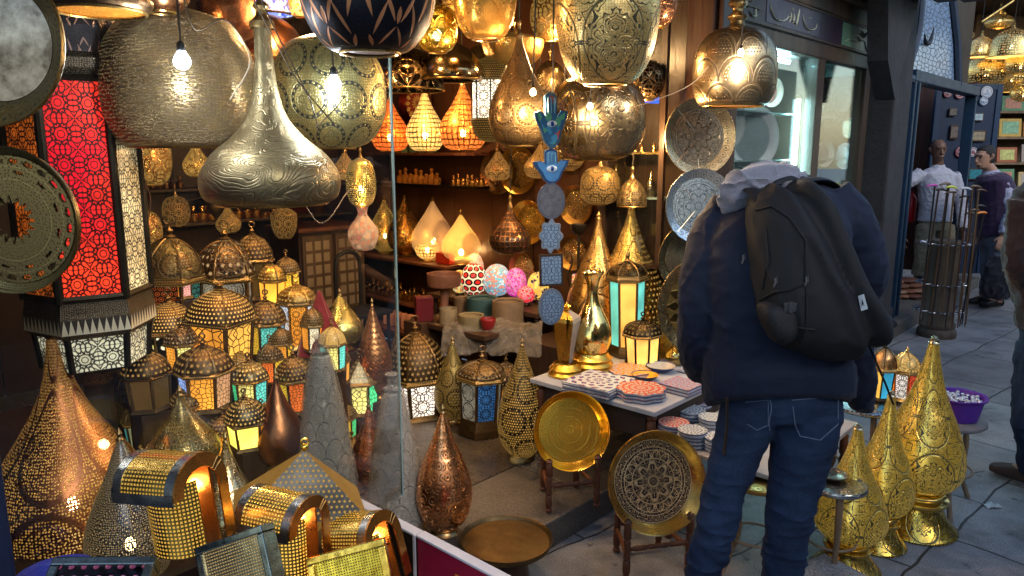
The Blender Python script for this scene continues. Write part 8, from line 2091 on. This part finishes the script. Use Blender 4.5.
# ------------------------------------------------------------------ carved barrel with walking sticks
p = onz(946, 340, 0); k = mpp(p); R = 18 * k; p = p + Vector((0, R, 0))
H = at(950, 240, p.y).z
br = root('stick_barrel', p, 'carved grey wooden pillar stand ringed with iron hooks full of walking sticks', 'stick stand')
bm = BM(); lathe(bm, [(1.22, 0), (1.25, .03), (1.2, .07), (1.08, .09), (1.12, .11), (1.1, .14), (.98, .17), (.98, .5), (.95, .9), (1.0, .93), (.9, 1), (.001, 1)], R * .82, H, 40, 1); link('pillar', bm, wood((.09, .065, .045), .6, (20, 20, 3)), br)
for z in (.28, .56, .97):
    bm = BM(); n = 12
    pts = []
    for i in range(n * 8 + 1):
        a = 2 * PI * i / (n * 8); q = R * (.98 + .34 * abs(math.sin(a * n / 2))); pts.append((q * math.cos(a), q * math.sin(a), z * H))
    tube(bm, pts, .006, 6, cap=False); link('hook_ring', bm, metal((.3, .3, .32), None), br)
cols_ = [(.03, .018, .012), (.06, .025, .014), (.10, .05, .025), (.015, .012, .012), (.12, .075, .04)]
hc = {0: (.5, .05, .35), 3: (.55, .6, .05), 8: (.7, .2, .02), 5: (.5, .5, .55)}
hn = {0: 'magenta grip', 3: 'yellow grip', 8: 'orange grip, sticking out furthest right', 5: 'pale grey grip'}
ln_ = ['dark', 'reddish brown', 'light brown', 'black', 'tan']
for i in range(13):
    a = PI + PI * (i + .5) / 13 + (.0 if i % 2 else .1); rr_ = R * (1.2 + .2 * (i % 2))
    topz = at(950, [186, 190, 184, 187, 192, 188, 196, 186, 212, 190, 210, 206, 214][i], p.y).z
    dx = (.10 if i == 8 else rnd.uniform(-.02, .05))
    q = Vector((rr_ * math.cos(a), rr_ * math.sin(a), .12))
    t = root('walking_stick', p + q, ('%s walking stick with a %s in the carved stand' % (ln_[i % 5], hn[i])) if i in hn else '%s wooden walking stick, number %s from the left in the carved stand' % (ln_[i % 5], ['one', 'two', 'three', 'four', 'five', 'six', 'seven', 'eight', 'nine', 'ten', 'eleven', 'twelve', 'thirteen'][i]), 'walking stick', 'walking sticks in the carved stand')
    h = topz - .12
    bm = BM(); tube(bm, [(0, 0, 0), (dx * .5, 0, h * .5), (dx, 0, h)], [.005, .007, .008], 8); link('shaft', bm, plain(cols_[i % 5], .35), t)
    bm = BM(); s_ = 1 if i % 2 else -1; tube(bm, [(dx - s_ * .02, 0, h + .002), (dx, 0, h + .010), (dx + s_ * .04, 0, h + .008), (dx + s_ * .07, 0, h - .004)], [.007, .010, .010, .006], 8, sub=2); link('grip', bm, plain(hc.get(i, cols_[(i + 2) % 5]), .4), t)

for i, (px, py, s_, c_, lb) in enumerate(((992, 507, .035, (.5, .5, .5), 'crumpled white paper scrap on the paving by the stone joint'), (590, 545, .014, (.3, .25, .2), 'tiny brown scrap at the foot of the granite step'))):
    p = onz(px, py, 0); bm = BM(); bmesh.ops.create_grid(bm, x_segments=5, y_segments=4, size=s_)
    for v in bm.verts: v.co.y *= .6; v.co.z = .008 + s_ * .5 * noise.noise(v.co * 60 + Vector((i, 0, 0)))
    o = link('paper_scrap', bm, plain(c_, .7)); o.location = p; o.rotation_euler = (0, 0, i); m_ = o.modifiers.new('t', 'SOLIDIFY'); m_.thickness = .001; tag(o, lb, 'litter')
# leather goods stacked on the doorway step
for i in range(11):
    p = onz(903 + (i % 3) * 8 + rnd.uniform(-2, 2), 300 - (i // 3) * 1, .12); zz = .12 + (i // 3) * .045 + (i % 3) * .004
    bm = BM(); loft(bm, [((-.14, 0, .02), (0, .02, 0), (0, 0, .01)), ((-.09, 0, .022), (0, .09, 0), (0, 0, .02), .7), ((.06, .01, .022), (0, .1, 0), (0, 0, .021), .7), ((.14, 0, .02), (0, .04, 0), (0, 0, .012))], 16)
    for v in bm.verts: v.co.z += .006 * noise.noise(v.co * 20 + Vector((i, 0, 0)))
    o = link('leather_pouch', bm, plain([(.14, .05, .025), (.2, .09, .05), (.1, .035, .02), (.22, .13, .08)][i % 4], .5)); o.location = (p.x, p.y + .1, zz); o.rotation_euler = (0, 0, rnd.uniform(-.6, .9))
    tag(o, 'flat brown leather pouch in the heap on the step of the blue doorway', 'pouch', 'leather pouches heaped on the step')
p = V(915, 208, 8.5); t = root('fire_extinguisher', (p.x, 8.6, at(915, 222, 8.6).z), 'red cylinder hanging inside the doorway beside the shopkeeper', 'extinguisher')
bm = BM(); lathe(bm, [(.001, 0), (.8, 0), (1, .06), (1, .75), (.6, .88), (.3, .92), (.3, 1)], .06, .36, 24, 1); link('cylinder', bm, plain((.4, .01, .015), .3), t)
bm = BM(); tube(bm, [(0, 0, .36), (0, -.02, .40), (.04, -.03, .40)], .012, 8, sub=2); link('valve', bm, M_black, t)

# ------------------------------------------------------------------ open blue door leaf with stickers, far shop
pa, pb = at(937, 84, 8.9), at(1003, 84, 8.9); zt = at(970, 84, 8.9).z
leaf = root('blue_door_leaf', ((pa.x + pb.x) / 2, 8.9, .14), 'dark blue open door leaf behind the two men, covered with stickers and small pictures', 'door')
part('board', lambda bm: box(bm, ((pa.x + pb.x) / 2, 8.92, (zt + .14) / 2), (pb.x - pa.x, .04, zt - .14), bevel=.006), plain((.01, .025, .06), .5, 0, .4, 8), leaf)
part('rails', lambda bm: [box(bm, (pa.x + .03, 8.895, (zt + .14) / 2), (.06, .02, zt - .15)), box(bm, (pb.x - .03, 8.895, (zt + .14) / 2), (.06, .02, zt - .15)), box(bm, ((pa.x + pb.x) / 2, 8.894, zt - .035), (pb.x - pa.x - .13, .02, .06))], plain((.012, .035, .08), .5, 0, .4, 8), leaf)
def disc_on(cx, cy, r, c1, c2, kind, lb):
    p = at(cx, cy, 8.875); k = mpp(p); t = root('door_sticker', p, lb, 'sticker', 'stickers on the blue door leaf', rot=(PI / 2, 0, 0))
    cir = [(math.cos(a), math.sin(a)) for a in [i * PI / 16 for i in range(32)]]
    bm = BM(); prism(bm, [(x * r * k, y * r * k) for x, y in cir], -.004, 0); link('disc', bm, c1, t, False)
    bm = BM(); tube(bm, [(x * r * .8 * k, y * r * .8 * k, .001) for x, y in cir + cir[:1]], .004, 4, cap=False)
    if kind == 'boat': prism(bm, [(x * r * k, y * r * k) for x, y in ((-.6, -.2), (.6, -.2), (.4, -.45), (-.4, -.45))], .001, .004); prism(bm, [(x * r * k, y * r * k) for x, y in ((-.05, -.1), (.4, -.1), (-.05, .6))], .001, .004)
    elif kind == 'bars': [prism(bm, [(x0 * r * k, -.4 * r * k), ((x0 + .18) * r * k, -.4 * r * k), ((x0 + .18) * r * k, h_ * r * k), (x0 * r * k, h_ * r * k)], .001, .004) for x0, h_ in ((-.5, .1), (-.2, .4), (.1, .3), (.35, .0))]
    else: tube(bm, [(-.5 * r * k, -.1 * r * k, .002), (-.1 * r * k, .3 * r * k, .002), (.1 * r * k, -.3 * r * k, .002), (.5 * r * k, .2 * r * k, .002)], .01, 5, sub=3)
    link('emblem', bm, c2, t, False)
Mw = plain((.5, .5, .52), .5); Mr = plain((.28, .04, .05), .5); Mb_ = plain((.25, .35, .5), .5)
disc_on(948, 93, 4.2, Mr, Mw, 'swirl', 'dark red round sticker, leftmost in the top row of the door'); disc_on(960, 94, 4.6, Mr, Mw, 'bars', 'dark red round sticker, second in the top row of the door')
disc_on(974, 93, 4.6, Mr, Mw, 'boat', 'red round sticker with a little sail, third in the top row of the door'); disc_on(987, 92, 5.8, Mw, Mb_, 'boat', 'white and blue round sticker at the right end of the top row of the door')
disc_on(984, 101, 4.2, Mb_, Mw, 'swirl', 'pale blue round sticker under the white one'); disc_on(961, 152, 5.5, Mr, Mw, 'swirl', 'red round sticker level with the shopkeeper head'); disc_on(973, 152, 4.6, Mw, Mr, 'bars', 'white round sticker between the heads of the two men')
for cx, cy, w, h, c_, lb in ((976, 117, 15, 8, (.4, .5, .55), 'wide pale picture tile in the middle of the blue door'), (975, 136, 22, 11, (.35, .28, .18), 'brown framed picture of figures on the blue door'),
                             (953, 112, 8, 8, (.15, .13, .12), 'small dark picture tile at the left of the blue door'), (954, 132, 8, 14, (.18, .14, .12), 'upright dark picture tile above the shopkeeper'), (975, 174, 14, 12, (.03, .25, .3), 'teal tile low on the blue door between the men')):
    p = at(cx, cy, 8.875); k = mpp(p); t = root('picture_tile', p, lb, 'picture', 'pictures on the blue door leaf')
    bm = BM(); box(bm, (0, 0, 0), (w * k, .012, h * k), bevel=.003); link('frame', bm, M_wood_d, t, False)
    bm = BM(); box(bm, (0, -.0075, 0), (w * k * .85, .003, h * k * .75)); link('picture', bm, plain(c_, .5, 0, 1.0, 40), t, False)

far = root('far_shop', (6.7, 10.2, 0), 'warmly lit shop at the end of the row with shelves of small yellow pictures', 'shop')
part('back_wall', lambda bm: box(bm, (7.2, 10.6, 1.8), (3.6, .1, 3.6)), plain((.30, .20, .12), .7, 0, .6, 5), far)
for z in (.45, .78, 1.11, 1.44, 1.78, 2.12, 2.4): part('shelf', lambda bm: box(bm, (7.2, 10.35, z), (3.0, .38, .03)), M_wood_l, far)
part('drape', lambda bm: [tube(bm, [(5.62 + i * .11, 10.48 + .03 * (i % 2), 1.9), (5.6 + i * .11, 10.48, 2.6), (5.64 + i * .11, 10.48, 3.5)], .05, 8) for i in range(8)], plain((.25, .15, .09), .8), far, True)
cc = [(.6, .38, .08), (.5, .22, .06), (.12, .3, .16), (.6, .45, .2), (.4, .12, .05), (.35, .3, .25)]; nmc = ['yellow', 'orange', 'green', 'cream', 'brick red', 'grey']
n_ = 0
for zi, z in enumerate((.795, 1.125, 1.455, 1.795, 2.135)):
    for i in range(5):
        x = 6.72 + i * .33; c_ = (zi * 2 + i) % 6; h_ = .2 + .04 * ((zi + i) % 2); w_ = .27 if zi < 3 else .3
        t = root('boxed_picture', (x, 10.22, z + h_ / 2), '%s framed miniature on the %s shelf of the far shop' % (nmc[c_], ['lowest', 'second', 'third', 'fourth', 'top'][zi]), 'picture', 'framed miniatures in the far shop', rot=(-.12, 0, 0))
        bm = BM(); box(bm, (0, 0, 0), (w_, .03, h_), bevel=.004); link('frame', bm, plain(cc[c_], .5), t, False)
        bm = BM(); box(bm, (0, -.017, 0), (w_ * .72, .004, h_ * .68)); link('image', bm, plain(tuple(min(.7, v * 1.6 + .1) for v in cc[(c_ + 2) % 6]), .4, 0, 1, 30), t, False)
HF = 3.3
mfb = metal((.7, .55, .25), 'fine', 6, (1, .8, .4), .25, glow=.5, hole=.2)
for cx, yt, yb, w, Y, pf, lb, lit in ((981, 36, 57, 28, 9.0, 'bell', 'small gold bell lamp glowing in the far shop, leftmost', 7), (1012, 28, 57, 44, 8.8, 'dome', 'wide smoky dome lamp in the far shop with a white glint', 6),
                                 (987, 55, 87, 44, 9.3, 'ball', 'largest pierced ball lamp in the far shop above the blue door', 9), (1012, 60, 92, 42, 9.6, 'ball', 'pale ball lamp in the far shop right of the largest', 6),
                                 (1021, 54, 74, 30, 8.9, 'ball', 'bright amber ball lamp cut by the right edge in the far shop', 6), (1024, 84, 101, 24, 9.2, 'ball', 'lowest amber lamp at the right edge in the far shop', 5),
                                 (962, 60, 84, 22, 9.6, 'ball', 'dim ball lamp in the far shop just right of the fanlight', 3), (1000, 8, 28, 26, 9.2, 'onion', 'dark onion lamp high in the far shop', 2)):
    hang('pendant_lamp', cx, yt, yb, w, Y, pf, mfb, lb, group='lamps hanging in the far shop', top=3.4, lit=lit, lcol=(1, .6, .25), diff=litglass((1, .6, .15), 2.0, None) if pf != 'onion' else None, seg=32)
for i, (x, y) in enumerate(((966, 18), (968, 38))):
    p = at(x, y, 9.4); k = mpp(p); bm = BM(); lathe(bm, [(.02, 0), (.7, .15), (.3, .35), (1, .6), (.4, .8), (.5, .95), (.02, 1)], 6 * k, 24 * k, 16, 3); o = link('hanging_ornament', bm, plain((.4, .3, .16), .5)); o.location = p - Vector((0, 0, 12 * k)); o['z'] = 0; del o['z']
    tag(o, 'pale carved hanging ornament, %s one, beside the fanlight' % ('upper', 'lower')[i], 'ornament')
# canopy of the far shop and the beam across
part('canopy', lambda bm: box(bm, (7.2, 9.6, 3.45), (3.4, 2.2, .08)), M_wood_d, far)
bm = BM(); a, b = at(982, 22, 8.6), at(1012, 2, 8.6); tube(bm, [Vector(), b - a, (b - a) * 1.6 + Vector((.0, 0, .1))], .014, 8); o = link('brass_rail', bm, M_brass); o.location = a; tag(o, 'thin slanting brass rail above the far shop lamps', 'rail')

# ------------------------------------------------------------------ camera, sky, sun
w = bpy.data.worlds.new('World'); sc.world = w; w.use_nodes = True
nt = w.node_tree; bg = nt.nodes['Background']; sky = nt.nodes.new('ShaderNodeTexSky'); sky.sky_type = 'NISHITA'; sky.sun_disc = False
SE, SR = math.radians(32), math.radians(150)
sky.sun_elevation = SE; sky.sun_rotation = SR; sky.air_density = 1.4; sky.dust_density = 1.0; sky.ozone_density = 3.0
nt.links.new(sky.outputs[0], bg.inputs[0]); bg.inputs[1].default_value = .14
sl = bpy.data.lights.new('sun', 'SUN'); sl.energy = .5; sl.angle = math.radians(20); sl.color = (1, .95, .88)
so = bpy.data.objects.new('sun', sl); COL.objects.link(so)
d = Vector((math.sin(SR) * math.cos(SE), math.cos(SR) * math.cos(SE), math.sin(SE)))
so.rotation_euler = (-d).to_track_quat('-Z', 'Y').to_euler(); so.location = d * 20

cam = bpy.data.cameras.new('camera'); co = bpy.data.objects.new('camera', cam); COL.objects.link(co)
cam.sensor_width = 36; cam.lens = 36 * FPX / 1024; cam.clip_start = .05; cam.clip_end = 300
co.location = (0, 0, CAMZ); co.rotation_euler = (PI / 2 - PITCH, 0, 0)
sc.camera = co
sc.view_settings.view_transform = 'Standard'; sc.view_settings.look = 'None'; sc.view_settings.exposure = 1.12; sc.view_settings.gamma = 1
sc.cycles.max_bounces = 6; sc.cycles.diffuse_bounces = 2; sc.cycles.glossy_bounces = 3; sc.cycles.transparent_max_bounces = 10; sc.cycles.transmission_bounces = 3
sc.cycles.caustics_reflective = False; sc.cycles.caustics_refractive = False; sc.cycles.sample_clamp_indirect = 3.0; sc.cycles.blur_glossy = 1.0
sc.cycles.use_light_tree = True
try:
    sc.cycles.use_denoising = True; sc.cycles.denoiser = 'OPENIMAGEDENOISE'
except Exception: pass
